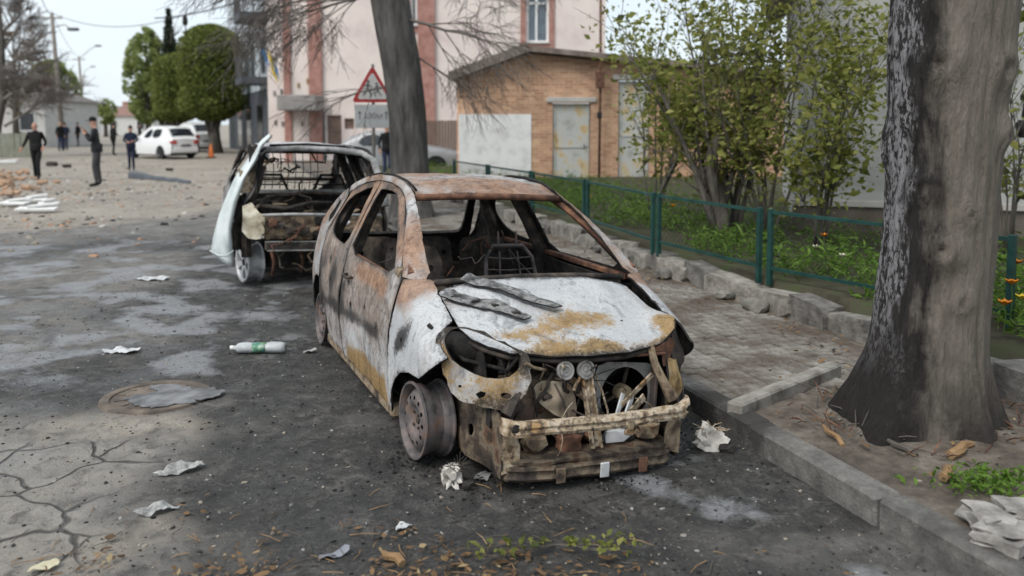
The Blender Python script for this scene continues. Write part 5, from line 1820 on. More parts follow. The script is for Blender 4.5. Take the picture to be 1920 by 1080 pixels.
# brown board fence between garage and pink building
bf = dp(800, 300, 30)
bfo = thing('board_fence', 'brown board fence left of the brick garage behind the silver car', 'fence', (bf.x, 30, 0))
xw = dp(866, 300, 30).x - bf.x
nb = 12
for i in range(nb):
    b = MB()
    b.box((xw * (i + .5) / nb, rnd.uniform(-.01, .01), .92), (xw / nb - .012, .03, 1.85 + rnd.uniform(-.03, .03)))
    b.build('board', simple('brown_board_%d' % (i % 3), [(.13, .09, .07), (.20, .15, .12)], 3 + i % 3, .85, .3), bfo) if i < 3 else b.build('board', bpy.data.materials['brown_board_%d' % (i % 3)], bfo)

# blue grey office block further along the street
gA, gB = dp(506, 280, 43), dp(432, 265, 62)
go = thing('grey_building', 'pale blue-grey block with dark balconies and dark ground floor beside the pink building', 'building', (gA.x, gA.y, 0))
gdir = (Vector((gB.x, gB.y, 0)) - Vector((gA.x, gA.y, 0)))
gL = gdir.length
go.rotation_euler = (0, 0, math.atan2(gdir.y, gdir.x))
# local: x along the facade away from the camera, y>0 towards the street
M['bluegrey'] = simple('blue_grey_cladding', [(.36, .40, .44), (.46, .51, .55), (.54, .58, .61)], 1.2, .6, .15)
M['slate'] = simple('slate_cladding', [(.05, .058, .07), (.085, .095, .11)], 2, .6, .2)
b = MB()
b.box((gL / 2, -5.0, 7.6), (gL, 10, 8.2))
b.build('wall', M['bluegrey'], go)
b = MB()
b.box((gL / 2, -4.98, 1.70), (gL + .05, 10.1, 3.45))
b.build('ground_floor', M['slate'], go)
b = MB()
vs = [(-.4, .4, 11.7), (gL + .3, .4, 11.7), (gL + .3, -10.4, 11.7), (-.4, -10.4, 11.7), (-.4, -5, 15.5), (gL + .3, -5, 15.5)]
b.add(vs, [(0, 1, 5, 4), (2, 3, 4, 5), (0, 4, 3), (1, 2, 5), (3, 2, 1, 0)])
b.build('roof', M['slate'], go)
for z in (3.9, 7.1):
    b = MB()
    b.box((1.6, .65, z), (2.9, 1.3, .35))
    bo = b.build('balcony', M['slate'], go)
    b = MB()
    for x in np.linspace(.2, 3.0, 9): b.box((x, 1.26, z + .65), (.04, .04, 1.0))
    b.box((1.6, 1.26, z + 1.15), (2.9, .06, .06))
    b.build('railing', M['dark_grey'], bo)
for x in (1.6, 6, 10.5, 15):
    for z in (5.2, 8.6):
        b = MB()
        b.box((x, .02, z), (1.5, .06, 1.7))
        wo = b.build('window', M['dark_grey'], go)
        b = MB()
        b.box((x, .055, z), (1.3, .02, 1.5))
        b.build('pane', M['glass_sky'], wo)
for x in (3, 8, 13):
    b = MB()
    b.box((x, .08, 1.5), (2.2, .04, 2.4))
    b.build('shop_window', M['glass'], go)

# clipped thujas, poplar, spruce, far trees
def thuja(label, px, base_y, Y, top_y, wpx, bot_y, n, seed):
    base = dp(px, base_y, Y)
    o = thing('thuja_tree', label, 'tree', (base.x, Y, 0), group='clipped thujas along the street')
    zt, zb = dp(px, top_y, Y).z, dp(px, bot_y, Y).z
    rx = wpx / 2 * Y / FPX
    b = MB()
    b.tube([(.15, 0, -.05), (.1, 0, .8), (0, 0, zb + .6)], [.45, .34, .3], 9)
    for i in range(6):
        b.tube([(.1 * math.cos(i), .1 * math.sin(i), .8), (.6 * math.cos(i), .6 * math.sin(i), zb + .5)], [.12, .08], 5)
    b.build('trunk', M['bark'], o, True)
    R_ = random.Random(seed)
    def rad(z, a):
        t = (z - zb) / (zt - zb)
        r = rx * (min(1, (t / .16 + .15)) ** .6) * (max(0, 1 - max(0, (t - .72) / .28) ** 2.2)) ** .5
        return r * (1 + .10 * nz(math.cos(a) * 1.5, math.sin(a) * 1.5, z * .9 + seed))
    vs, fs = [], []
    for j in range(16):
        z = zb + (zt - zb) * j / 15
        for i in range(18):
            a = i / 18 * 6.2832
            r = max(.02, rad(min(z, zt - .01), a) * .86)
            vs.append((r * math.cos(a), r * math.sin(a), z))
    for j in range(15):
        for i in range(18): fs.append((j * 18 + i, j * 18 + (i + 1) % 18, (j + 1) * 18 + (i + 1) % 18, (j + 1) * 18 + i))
    mesh_obj('added_core', vs, fs, simple('thuja_dark_core', [(.025, .036, .010), (.05, .07, .018)], 3, .95, .5, 10), o, True)  # added dark core, blocks light and paints the shade inside the crown
    P = []
    while len(P) < n:
        z = R_.uniform(zb, zt)
        a = R_.uniform(0, 6.2832)
        q = rad(z, a) * R_.uniform(.80, 1.08) * (1 + .10 * nz(math.cos(a) * 5, math.sin(a) * 5, z * 3))
        P.append((q * math.cos(a), q * math.sin(a), z))
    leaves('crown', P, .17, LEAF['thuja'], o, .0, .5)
    return o
thuja('largest clipped thuja with a flat domed top in front of the grey building', 400, 287, 50, 46, 112, 226, 14000, 1)
thuja('smaller pointed thuja just left of the largest one', 336, 280, 57, 100, 84, 228, 8500, 2)
thuja('slim dark thuja half hidden behind the smaller pointed one', 312, 275, 64, 140, 44, 230, 4000, 4)
def leafy(name, label, px, Y, top_y, wpx, bot_y, n, mat, size, seed, shape='oval', core=True, group='trees further along the street'):
    base = dp(px, bot_y, Y)
    o = thing(name, label, 'tree', (base.x, Y, 0), group=group)
    zt, zb = dp(px, top_y, Y).z, dp(px, bot_y, Y).z
    rx = wpx / 2 * Y / FPX
    R_ = random.Random(seed)
    b = MB()
    b.tube([(0, 0, -.05), (0, 0, zb), (.05, 0, (zb + zt) / 2), (0, 0, zt - .3)], [.3, .24, .14, .03], 7)
    for i in range(14):
        z = zb + (zt - zb) * R_.uniform(.05, .75)
        a = R_.uniform(0, 6.28)
        b.tube([(0, 0, z), (rx * .5 * math.cos(a), rx * .5 * math.sin(a), z + rx * .4), (rx * .8 * math.cos(a), rx * .8 * math.sin(a), z + rx * .9)], [.09, .05, .02], 4)
    b.build('trunk', M['bark'], o, True)
    P = []
    while len(P) < n:
        t = R_.random()
        z = zb + (zt - zb) * t
        if shape == 'cone': r = rx * (1 - t) ** .9 * (1 - .35 * ((t * 9) % 1))
        else: r = rx * math.sqrt(max(0, 1 - (2 * t - 1) ** 2)) * (1.0 + .2 * (.5 - t))
        a = R_.uniform(0, 6.2832)
        q = r * math.sqrt(R_.random())
        x, y = q * math.cos(a), q * math.sin(a)
        if fb(x + seed * 5, y, z, .8, 3) + R_.uniform(-.15, .15) < (.08 if shape != 'cone' else -.4): continue
        P.append((x, y, z))
    leaves('crown', P, size, mat, o, .1, .6)
    return o
leafy('poplar_tree', 'light green poplar standing beyond the clipped thujas', 278, 78, 52, 84, 232, 9000, LEAF['poplar'], .30, 31)
leafy('spruce_tree', 'dark spruce spire rising behind the thujas', 322, 72, 18, 70, 225, 5000, LEAF['spruce'], .34, 32, 'cone')
leafy('broadleaf_tree', 'fresh green tree behind the first utility pole', 98, 82, 112, 104, 226, 7500, LEAF['poplar'], .30, 33)
leafy('broadleaf_tree', 'small pale green tree in front of the distant roofs', 198, 110, 186, 44, 232, 900, LEAF['poplar'], .5, 34)
leafy('broadleaf_tree', 'brownish budding tree at the left picture edge behind the bare one', 30, 62, 60, 130, 215, 1500, leafmat('bud_leaf', [(.10, .075, .05), (.17, .13, .085), (.22, .19, .11)], .2), .25, 36)
bt = dp(6, 262, 46)
bare = thing('bare_tree', 'bare spreading tree at the left picture edge by the white house', 'tree', (bt.x, 46, 0))
b = MB()
b.tube([(-.6, 0, -.05), (-.3, 0, 1.6), (.1, 0, 3.0), (.15, 0, 6), (.1, 0, 9)], [.3, .24, .2, .15, .06], 8)
b.build('trunk', M['bark'], bare, True)
b = MB()
R_ = random.Random(5)
for z, dx, dz, L in ((1.6, 1, .45, 2.4), (2.6, 1, .6, 2.2), (3.5, 1, .5, 1.8), (4.5, 1, .8, 2.0), (5.5, .6, 1, 1.8), (4, -.8, .6, 2), (6.5, .8, .8, 1.5), (3, .8, .25, 2.0)):
    grow(b, Vector((.1, 0, z)), Vector((dx, R_.uniform(-.6, .6), dz)).normalized(), L, .09, 3, R_, .0, [], .014)
b.build('branches', simple('pale_twig', [(.17, .15, .135), (.26, .235, .215)], 8, .9, .3, 40), bare, True)

# utility poles with street lamps, wires
def pole(label, px, topy, Y, lamps, lean=0.0):
    tp = dp(px, topy, Y)
    o = thing('utility_pole', label, 'pole', (tp.x + lean, Y, 0), group='utility poles along the street')
    b = MB()
    b.tube([(0, 0, -.05), (-lean, 0, tp.z)], [.19, .12], 9)
    b.build('post', M['pole'], o, True)
    b = MB()
    b.bar((-lean - .7, 0, tp.z - .35), (-lean + .7, 0, tp.z - .35), .1, .1)
    b.build('crossarm', M['pole'], o)
    for dx in (-.6, 0, .6):
        b = MB()
        b.lathe([(0, 0), (.05, 0), (.07, .06), (.03, .1), (.05, .16), (0, .2)], 8, None, (-lean + dx, 0, tp.z - .3))
        b.build('insulator', M['white_frame'], o, True)
    for (lx, ly, sx) in lamps:
        q = dp(lx, ly, Y)
        e = Vector((q.x - o.location.x, 0, q.z))
        b = MB()
        b.tube([(-lean * .8, 0, sx), (e.x * .5, 0, (sx + e.z) / 2 + .25), (e.x, 0, e.z + .05)], .04, 6)
        ar = b.build('lamp_arm', M['pole'], o, True)
        b = MB()
        b.lump((e.x + .2, 0, e.z), (.8, .3, .22), 3, 2, .05)
        b.build('lamp_head', M['dark_grey'], ar, True)
    return o, tp
po1, tp1 = pole('nearest tall utility pole with a street lamp on the left of the street', 97, 24, 60, [(132, 55, 8.4)], .45)
po2, tp2 = pole('second utility pole with a long lamp arm further down the street', 148, 106, 105, [(181, 86, 9.6)], .3)
po3, tp3 = pole('third thin utility pole furthest down the street', 157, 140, 150, [(172, 125, 9.5)], -1.2)
for i, (a_, b_, sag, lab) in enumerate(((tp1, dp(440, -10, 40), 1.2, 'overhead wire from the nearest pole to the right'), (tp1, tp2, .6, 'overhead wire between the nearest and second poles'), (tp1, dp(60, -60, 30), .5, 'overhead wire from the nearest pole towards the viewer'), (dp(290, 34, 45), dp(560, -40, 30), .3, 'dark service cable near the top over the thujas'))):
    pts = [a_.lerp(b_, t_) - Vector((0, 0, sag * 4 * t_ * (1 - t_))) for t_ in np.linspace(0, 1, 14)]
    b = MB()
    base = pts[0]
    b.tube([p - base for p in pts], .018 if i < 3 else .03, 4, cap=False)
    o = b.build('overhead_wire', M['wire'])
    o.location = base
    tag(o, lab, 'wire', 'overhead wires')
ci = dp(347, 38, 42)
b = MB()
b.lump((0, 0, 0), (.22, .22, .5), 4, 2, .2)
b.tube([(0, 0, .2), (.1, 0, .5), (.5, 0, .9)], .03, 5)
b.tube([(0, 0, -.2), (.06, 0, -.8)], .03, 5)
o = b.build('cable_junction', M['wire'], None, True)
o.location = ci
tag(o, 'black cable junction hanging in the wire above the largest thuja', 'junction')

# small houses at the end of the street
def house(label, px, Y, w, h, roofh, cw, cr, dpt=8, group='houses at the end of the street'):
    c = dp(px, 240, Y)
    o = thing('far_house', label, 'house', (c.x, Y, 0), group=group)
    b = MB()
    b.box((0, dpt / 2, h / 2), (w, dpt, h))
    b.build('wall', cw, o)
    b = MB()
    vs = [(-w / 2 - .3, -.3, h), (w / 2 + .3, -.3, h), (w / 2 + .3, dpt + .3, h), (-w / 2 - .3, dpt + .3, h), (-w * .15, dpt / 2, h + roofh), (w * .15, dpt / 2, h + roofh)]
    b.add(vs, [(0, 1, 5, 4), (1, 2, 5), (2, 3, 4, 5), (3, 0, 4), (3, 2, 1, 0)])
    r_ = b.build('roof', cr, o)
    b = MB()
    b.box((w * .12, dpt / 2, h + roofh + .1), (.7, .7, 1.3))
    b.build('chimney', M['redbrick'], r_)
    for x in (-w * .28, w * .25):
        b = MB()
        b.box((x, -.03, h * .55), (1.2, .08, 1.4))
        wo = b.build('window', M['white_frame'], o)
        b = MB()
        b.box((x, -.08, h * .55), (1.0, .03, 1.2))
        b.build('pane', M['glass'], wo)
    return o
M['offwhite'] = simple('offwhite_render', [(.52, .51, .49), (.62, .61, .59)], 2, .9, .2)
house('white house at the left picture edge behind the bare tree', 20, 62, 5.0, 3.4, 1.2, M['offwhite'], M['roof_felt'])
house('distant house with a reddish pitched roof closing the street', 240, 125, 7.5, 2.8, 2.0, M['offwhite'], simple('far_red_roof', [(.20, .12, .10), (.28, .17, .14)], 2, .9, .2))
house('distant grey house left of the reddish roofed one', 205, 140, 8, 3.2, 1.4, simple('far_grey', [(.38, .38, .38), (.46, .46, .46)], 2, .9, .1), M['roof_felt'])
# grey-green board fence at far left
lf = thing('low_fence', 'grey green low fence at the left picture edge behind the walking man', 'fence', (dp(0, 275, 44).x, 44, 0))
for i in range(10):
    b = MB()
    b.box((-1 + i * .32, .0, .62), (.28, .04, 1.24 + .04 * math.sin(i * 3)))
    b.build('board', bpy.data.materials.get('fence_greygreen') or simple('fence_greygreen', [(.17, .18, .14), (.25, .26, .21)], 3, .9, .3), lf)

# grey house right of the charred tree
HY = 11.2
h0 = dp(1492, 440, HY)
gh = thing('grey_house', 'grey plastered house wall behind the charred tree at right', 'building', (h0.x, HY, 0))
gh.rotation_euler = (0, 0, R(-16))
M['greyplaster'] = simple('grey_plaster', [(.27, .275, .26), (.36, .365, .35), (.42, .42, .40)], 1.6, .92, .3, 25)
WB = [rect(3.55, 1.25, 4.9, 2.7)]
wall_panel('wall', [(0, .0), (7.5, .0), (7.5, 4.4), (3.7, 6.2), (0, 3.9)], 0, [M['greyplaster']] * 2, gh, WB, .35, .8)
b = MB()
b.box((.18, 3.5, 1.95), (.35, 6.2, 3.9))
b.build('wall', M['greyplaster'], gh)
b = MB()
b.box((3.75, -.05, .42), (7.6, .14, .50))
b.build('plinth', simple('plinth_brown', [(.10, .085, .07), (.18, .155, .13)], 3, .9, .4), gh)
b = MB()
b.box((3.75, -.07, .72), (7.6, .18, .07))
b.build('plinth_ledge', M['lintel'], gh)
b = MB()
for a_, c_ in (((-.3, 3.75), (3.7, 6.25)), ((3.7, 6.25), (7.8, 4.35))):
    d = Vector((c_[0] - a_[0], 0, c_[1] - a_[1])).normalized()
    n_ = Vector((-d.z, 0, d.x)) * .18
    p, q = Vector((a_[0], 0, a_[1])), Vector((c_[0], 0, c_[1]))
    vs = [v + Vector((0, y, 0)) for y in (-.45, 6.8) for v in (p, q, q + n_, p + n_)]
    b.add(vs, [(0, 1, 2, 3), (7, 6, 5, 4), (0, 4, 5, 1), (1, 5, 6, 2), (2, 6, 7, 3), (3, 7, 4, 0)])
b.build('roof', M['roof_felt'], gh)
x0, z0, x1, z1 = 3.55, 1.25, 4.9, 2.7
b = MB()
for cx, cz, sx, sz in ((x0 + .05, 1.975, .1, 1.45), (x1 - .05, 1.975, .1, 1.45), ((x0 + x1) / 2, z0 + .05, 1.15, .1), ((x0 + x1) / 2, z1 - .05, 1.15, .1), ((x0 + x1) / 2, 1.975, .08, 1.25)):
    b.box((cx, .1, cz), (sx, .08, sz))
wo = b.build('window', M['white_frame'], gh)
b = MB()
b.box(((x0 + x1) / 2, .14, 1.975), (1.25, .02, 1.35))
b.build('pane', M['glass'], wo)
b = MB()
b.box(((x0 + x1) / 2, -.10, z0 - .03), (1.6, .3, .05))
b.build('sill', M['dark_grey'], wo)
# black flower-like lamp bracket on the wall at the right edge
lb = dp(1912, 255, 9.6)
b = MB()
b.tube([(.2, .3, .45), (.05, 0, .4), (0, -.05, .2)], .02, 6)
b.lump((0, -.05, .08), (.12, .12, .20), 5, 2, .35)
b.lump((.06, 0, .45), (.1, .1, .12), 7, 2, .3)
o = b.build('wall_lamp', M['wire'], None, True)
o.location = lb
tag(o, 'black wall lamp hanging at the right picture edge', 'lamp')

# warning sign in front of the pink building
SY = 16.6
s0 = dp(699, 192, SY)
sg_o = thing('road_sign', 'red bordered triangular warning sign with a plate below, beside the bare tree', 'sign', (s0.x, SY, 0))
b = MB()
b.tube([(0, .05, 0), (0, .05, dp(699, 120, SY).z)], .032, 8)
b.build('post', M['pole'], sg_o, True)
tw = 80 / 2 * SY / FPX
zb_, zt_ = dp(699, 192, SY).z, dp(699, 122, SY).z
Mx = Matrix.Rotation(R(90), 3, 'X')
def tri(k, c=None):
    cz = zb_ + (zt_ - zb_) / 3
    pts = [(-tw, zb_), (tw, zb_), (0, zt_)]
    pts = [((x) * k, cz + (z - cz) * k) for x, z in pts]
    out = []
    for i in range(3):
        a_, b_, c_ = pts[i - 1], pts[i], pts[(i + 1) % 3]
        f_ = .10
        out += [(b_[0] + (a_[0] - b_[0]) * f_, b_[1] + (a_[1] - b_[1]) * f_), (b_[0] + (a_[0] - b_[0]) * f_ * .3 + (c_[0] - b_[0]) * f_ * .3, b_[1] + (a_[1] - b_[1]) * f_ * .3 + (c_[1] - b_[1]) * f_ * .3), (b_[0] + (c_[0] - b_[0]) * f_, b_[1] + (c_[1] - b_[1]) * f_)]
    return out
b = MB()
b.prism(tri(1.0), 0, .012, Mx)
b.build('sign_border', simple('sign_red', [(.36, .03, .035), (.48, .05, .05)], 6, .5, .1), sg_o)
b = MB()
b.prism(tri(.74), .012, .016, Mx)
wf = b.build('sign_face', simple('sign_white', [(.50, .50, .48), (.62, .62, .60)], 6, .6, .1), sg_o)
# running children pictogram, faded and mottled
b = MB()
for cx, s_, fl_ in ((-.10, 1.0, 1), (.10, .85, -1)):
    cz = zb_ + .13
    b.lathe([(0, .0165), (.032 * s_, .0165), (.032 * s_, .019), (0, .019)], 10, Mx, (cx + .02 * fl_, 0, cz + .27 * s_))
    for p, q, w in (((0, .10), (.015, .23), .055), ((0, .11), (-.08, .0), .035), ((0, .11), (.07, .05), .035), ((.07, .05), (.05, -.03), .03), ((.01, .22), (.10, .15), .024), ((.01, .22), (-.08, .17), .024)):
        b.bar((cx + p[0] * fl_ * s_, -.0175, cz + p[1] * s_), (cx + q[0] * fl_ * s_, -.0175, cz + q[1] * s_), w * s_, .002, (0, 1, 0))
b.build('pictogram', simple('sign_black', [(.05, .05, .05), (.17, .17, .17), (.28, .28, .27)], 14, .7, 0), wf)
pz1, pz0 = dp(699, 196, SY).z, dp(699, 240, SY).z
b = MB()
b.box((0, .012, (pz0 + pz1) / 2), (tw * 1.7, .012, pz1 - pz0), bev=.004)
pl = b.build('plate', simple('plate_grey_white', [(.42, .43, .43), (.54, .55, .55)], 4, .6, .1), sg_o)
b = MB()
zc = (pz0 + pz1) / 2
hw = tw * .62
for s_ in (-1, 1):
    b = MB()
    b.bar((s_ * hw, .003, zc + .06), (s_ * hw, .003, zc - .07), .02, .002, (0, 1, 0))
    b.prism([(s_ * hw - .035, zc + .05), (s_ * hw + .035, zc + .05), (s_ * hw, zc + .11)], -.006, -.003, Mx, (0, -.002, 0))
    b.build('arrow', bpy.data.materials['sign_black'], pl)
tcv = bpy.data.curves.new('lettering', 'FONT')
tcv.body = '100м'
tcv.size = .17
tcv.align_x, tcv.align_y = 'CENTER', 'CENTER'
tcv.extrude = .001
tmp = bpy.data.objects.new('lettering', tcv)
COL.objects.link(tmp)
tme = bpy.data.meshes.new_from_object(tmp.evaluated_get(bpy.context.evaluated_depsgraph_get()))
bpy.data.objects.remove(tmp)
tme.materials.clear()
tme.materials.append(bpy.data.materials['sign_black'])
lt = link(bpy.data.objects.new('lettering', tme), pl)
lt.location = (0, .004, zc)
lt.rotation_euler = (R(90), 0, 0)

# ================================================================== second burnt car, seen from behind
C2 = Shape(
    PL=[(0, .70), (.1, .76), (.3, .80), (.8, .82), (2, .82), (3.5, .81), (4.0, .74), (4.2, .66)],
    ZT=[(0, .84), (.05, .92), (.2, 1.2), (.36, 1.42), (.5, 1.475), (.8, 1.49), (1.6, 1.50), (2.2, 1.46), (2.5, 1.36), (2.9, 1.12), (3.2, .96), (3.6, .88), (4.0, .78), (4.2, .6)],
    XE=[(0, .68), (.2, .66), (.4, .60), (1, .58), (2.2, .56), (2.9, .62), (3.2, .66), (4.2, .6)],
    HS=[(0, .05), (.3, .06), (2.4, .06), (3.2, .12), (4.2, .15)], belt=.90, tum=.26, belt_in=.05, zr=.6)
M['palecream'] = simple('pale_scorched_steel', [(.12, .10, .075), (.34, .30, .22), (.50, .47, .38), (.56, .55, .50)], 6, .75, .4, 50, .004)
car2 = thing('burnt_car', 'second burnt-out car behind the first, gutted at the back with a pale panel peeled away', 'car', CAR2_O)
car2.rotation_euler = (Matrix.Rotation(CAR2_PSI, 3, 'Z') @ Matrix.Rotation(.03, 3, 'Y')).to_euler()
def burn2(kind):
    def f(a, l, z, ed):
        n = fb(a + 13, l, z, 2.2, 4)
        e1 = math.exp(-ed / .02)
        if kind == 'roof': return (.15, .1, .35 + .4 * n + .2 * e1, .7)
        if kind == 'pale': return (.0, .12, .05 + .5 * e1, 1.0)
        return (.25 + .2 * n, .25, .50 + .4 * n + .3 * e1, .5)
    return f
for sg in (-1, 1):
    S2 = C2.side(sg)
    holes = [smooth_poly([(.40, 1.0), (.95, .97), (1.0, 1.05), (.98, 1.36), (.55, 1.37), (.46, 1.25)]), smooth_poly([(1.10, .97), (1.72, .95), (1.76, 1.05), (1.72, 1.38), (1.12, 1.38)]), smooth_poly([(1.86, .95), (2.75, .95), (2.72, 1.05), (2.35, 1.32), (2.1, 1.38), (1.86, 1.39)])]
    lo = [(1.12, .16), (3.0, .16), (3.02, .30), (3.12, .46), (3.3, .54), (3.5, .50), (3.66, .34), (3.7, .2), (4.0, .2), (4.15, .4)]
    up = [(l, I(l, C2.ZT) - .002) for l in (4.15, 4.0, 3.6, 3.3, 3.1, 2.9, 2.7, 2.5, 2.3, 2.1, 1.8, 1.4, 1.0, .8, .6, .5, .42, .36, .28, .2, .12)]
    back = [(.14, .95), (.30, .82), (.44, .62), (.62, .60), (.85, .56), (1.02, .42)] if sg < 0 else [(.06, .84), (.05, .5), (.3, .4), (.45, .45), (.62, .60), (.85, .60), (1.02, .42)]
    panel('body_side', lo + up + back, S2, BURN, car2, .06, holes, .02, sg < 0, burn2('side'), conv=C2.conv, dent=.02, seed=60 + sg, ragged=.015)
    for l_, zt_ in ((1.04, 1.42), (1.80, 1.43), (.3, 1.28)):
        b = MB()
        b.tube([(sg * (C2.W(l_, z) - .06), l_ + .02 * z, z) for z in np.linspace(.3, zt_, 6)], [.06, .06, .055, .05, .045, .04], 6)
        b.build('pillar', M['char'], car2, True, 40)
    b = MB()
    b.tube([(sg * .62, 2.28, 1.40), (sg * .66, 2.6, 1.24), (sg * .70, 2.95, 1.02)], .035, 6)
    b.build('windscreen_pillar', M['char'], car2, True)
rf2 = [(-.59, .42), (-.3, .38), (0, .37), (.3, .38), (.59, .42), (.575, 1.2), (.56, 2.2), (.3, 2.26), (0, 2.28), (-.3, 2.26), (-.56, 2.2), (-.575, 1.2)]
panel('roof', rf2, lambda a, l: (a, l, I(l, C2.ZT) + .02 * (1 - (a / .6) ** 2) - .008 - .03 * sm(.2, .6, a)), BURN, car2, .06, (), .015, False, burn2('roof'), dent=.02, seed=66)
b = MB()
b.tube([(-.62, .33, 1.40), (-.55, .36, 1.455), (-.2, .345, 1.475), (.2, .345, 1.465), (.5, .36, 1.43), (.62, .30, 1.36), (.68, .12, 1.1), (.70, .03, .86)], [.04, .035, .035, .035, .035, .04, .045, .05], 7)
b.build('tailgate_frame', simple('ashen_steel', [(.10, .10, .10), (.30, .30, .295), (.46, .46, .45)], 9, .8, .5, 50), car2, True)
b = MB()
b.tube([(-.5, .34, 1.50), (-.1, .33, 1.52), (.3, .36, 1.50), (.55, .5, 1.44)], .012, 5)
b.tube([(-.6, .32, 1.42), (-.56, .2, 1.47), (-.6, .12, 1.44)], .012, 5)
b.build('loose_trim', M['soot'], car2, True)
b = MB()
b.tube([(-.60, 2.30, 1.38), (.60, 2.30, 1.38)], .03, 6)
b.tube([(-.68, 3.0, .98), (.68, 3.0, .98)], .03, 6)
b.build('windscreen_frame', M['char'], car2, True)
for i in range(9):
    b = MB()
    x = -.55 + i * .085
    b.tube([(x, 1.1, 1.40), (x + .01, 1.08, 1.2), (x - .01 + .02 * nz(i, 3), 1.05, .98)], .005, 4)
    b.build('cage_wire', M['char'], car2)
for z in (1.06, 1.18, 1.3):
    b = MB()
    b.tube([(-.58, 1.1, z), (.0, 1.08, z - .01), (.2, 1.1, z)], .005, 4)
    b.build('cage_wire', M['char'], car2)
b = MB()
b.tube([(.05, 1.0, 1.40), (.10, .95, 1.30), (.2, .95, 1.29), (.22, 1, 1.38)], .01, 5)
b.build('hanging_cable', M['soot'], car2, True)
b = MB()
b.tube([(-.5, .9, 1.35), (-.42, .85, 1.30), (-.38, .9, 1.34)], .02, 5)
b.build('hanging_cable', M['soot'], car2, True)
b = MB()
b.bar((-.62, .95, .955), (.62, .95, .955), .05, .05, bev=.01)
b.build('load_bar', simple('bar_grey', [(.06, .06, .06), (.22, .22, .21), (.34, .33, .32)], 9, .8, .5), car2)
panel('seat_back', [(-.6, .4), (.6, .4), (.6, .93), (-.6, .93)], lambda a, z: (a, 1.0 + .1 * z, z), [M['soot']] * 2, car2, .1, (), .03, dent=.03, seed=70)
panel('load_floor', [(-.66, .1), (.66, .1), (.66, 1.1), (-.66, 1.1)], lambda a, l: (a, l, .60 + .05 * nz(a * 5, l * 5)), [M['soot']] * 2, car2, .06, (), .02, dent=.05, seed=71)
panel('floor_pan', [(-.7, 1.0), (.7, 1.0), (.7, 3.0), (-.7, 3.0)], lambda a, l: (a, l, .25), [M['soot']] * 2, car2, .15, (), .02)
b = MB()
b.tube([(-.60, .22, .86), (-.35, .06, .84), (-.05, .3, .88), (.2, .5, .86)], .025, 6)
b.tube([(-.66, .1, .84), (-.5, .5, .93), (0, .7, .96), (.5, .6, .94)], .02, 6)
b.build('bent_frame', M['char'], car2, True)
panel('rear_panel', [(-.60, .52), (.66, .50), (.68, .76), (-.56, .765)], lambda a, z: (a, .02 + .04 * (a / .7) ** 2, z), [M['scorched'], M['soot']], car2, .03, (), .02, False, dent=.05, seed=72, ragged=.02)
b = MB()
b.tube([(-.60, .02, .775), (-.3, -.01, .785), (.1, -.01, .775), (.66, .03, .76)], .018, 6)
b.build('rear_sill', bpy.data.materials['ashen_steel'], car2, True)
panel('pillar_base', [(-.80, .60), (-.74, .53), (-.66, .52), (-.585, .54), (-.575, .78), (-.63, .80), (-.70, .90), (-.79, .86)], lambda a, z: (a, .0 + .5 * max(0, -.60 - a) + .10 * sm(.76, .90, z) + .02 * nz(a * 9, z * 9), z), [M['palecream'], M['char']], car2, .025, (), .01, False, dent=.015, seed=73)
R_ = random.Random(3)
for i in range(14):
    b = MB()
    b.lump((-.54 + R_.random() * .9, -.02 - .04 * R_.random(), .54 + R_.random() * .2), (R_.uniform(.06, .15), .06, R_.uniform(.05, .10)), 90 + i, 2, .4)
    b.build('melted_residue', M[R_.choice(('char', 'scorched', 'soot', 'rustdark', 'alu' if i < 4 else 'char'))], car2, True, 40)
b = MB()
b.bar((-.58, -.04, .455), (.62, -.04, .44), .05, .09, bev=.012)
b.build('bumper_beam', M['char'], car2)
b = MB()
b.bar((-.58, -.055, .505), (.60, -.055, .49), .02, .012)
b.bar((-.56, -.07, .415), (.60, -.07, .40), .02, .012)
b.build('beam_edge', bpy.data.materials['bar_grey'], car2)
for i, (a, z0, z1) in enumerate(((-.50, .42, .12), (-.44, .40, .2), (-.2, .40, .15), (.0, .4, .1), (.25, .42, .18))):
    b = MB()
    b.tube([(a, .05, z0), (a + .03, .08, (z0 + z1) / 2), (a + .01, .1, z1)], [.03, .02, .015], 5)
    b.build('hanging_bracket', M['rustdark' if i % 2 == 0 else 'char'], car2, True)
b = MB()
b.lump((0, .7, .30), (1.2, .5, .3), 4, 3, .25)
b.build('rear_axle', M['soot'], car2, True)
b = MB()
b.lathe([(.0, .01), (.03, .01), (.045, .0), (.045, -.02), (.02, -.03), (0, -.03)], 12, Matrix.Rotation(R(90), 3, 'X'), (.12, -.06, .30))
b.build('exhaust_end', M['alu'], car2, True, 40)
R_ = random.Random(505)
for i in range(48):
    deep = i % 2
    p = Vector((R_.uniform(-.6, .6), R_.uniform(-.06, .05) if not deep else R_.uniform(.3, 1.6), R_.uniform(.25, .75) if not deep else R_.uniform(.75, 1.35)))
    pts = [p.copy()]
    for q in range(5):
        p = p + Vector((R_.uniform(-.12, .12), R_.uniform(-.05, .05), R_.uniform(-.13, .06)))
        pts.append(p.copy())
    b = MB()
    b.tube(pts, R_.choice((.004, .006, .008, .012)), 5)
    b.build('burnt_wire', M[R_.choice(('char', 'soot', 'rustdark', 'char', 'scorched'))], car2, True)
for i in range(16):
    b = MB()
    b.lump((R_.uniform(-.55, .6), R_.uniform(.2, 1.0), R_.uniform(.62, .82)), (R_.uniform(.12, .35), R_.uniform(.1, .3), R_.uniform(.06, .2)), 320 + i, 2, .45)
    b.build('ash_heap', M[R_.choice(('soot', 'char', 'soot', 'soot', 'scorched'))], car2, True, 40)
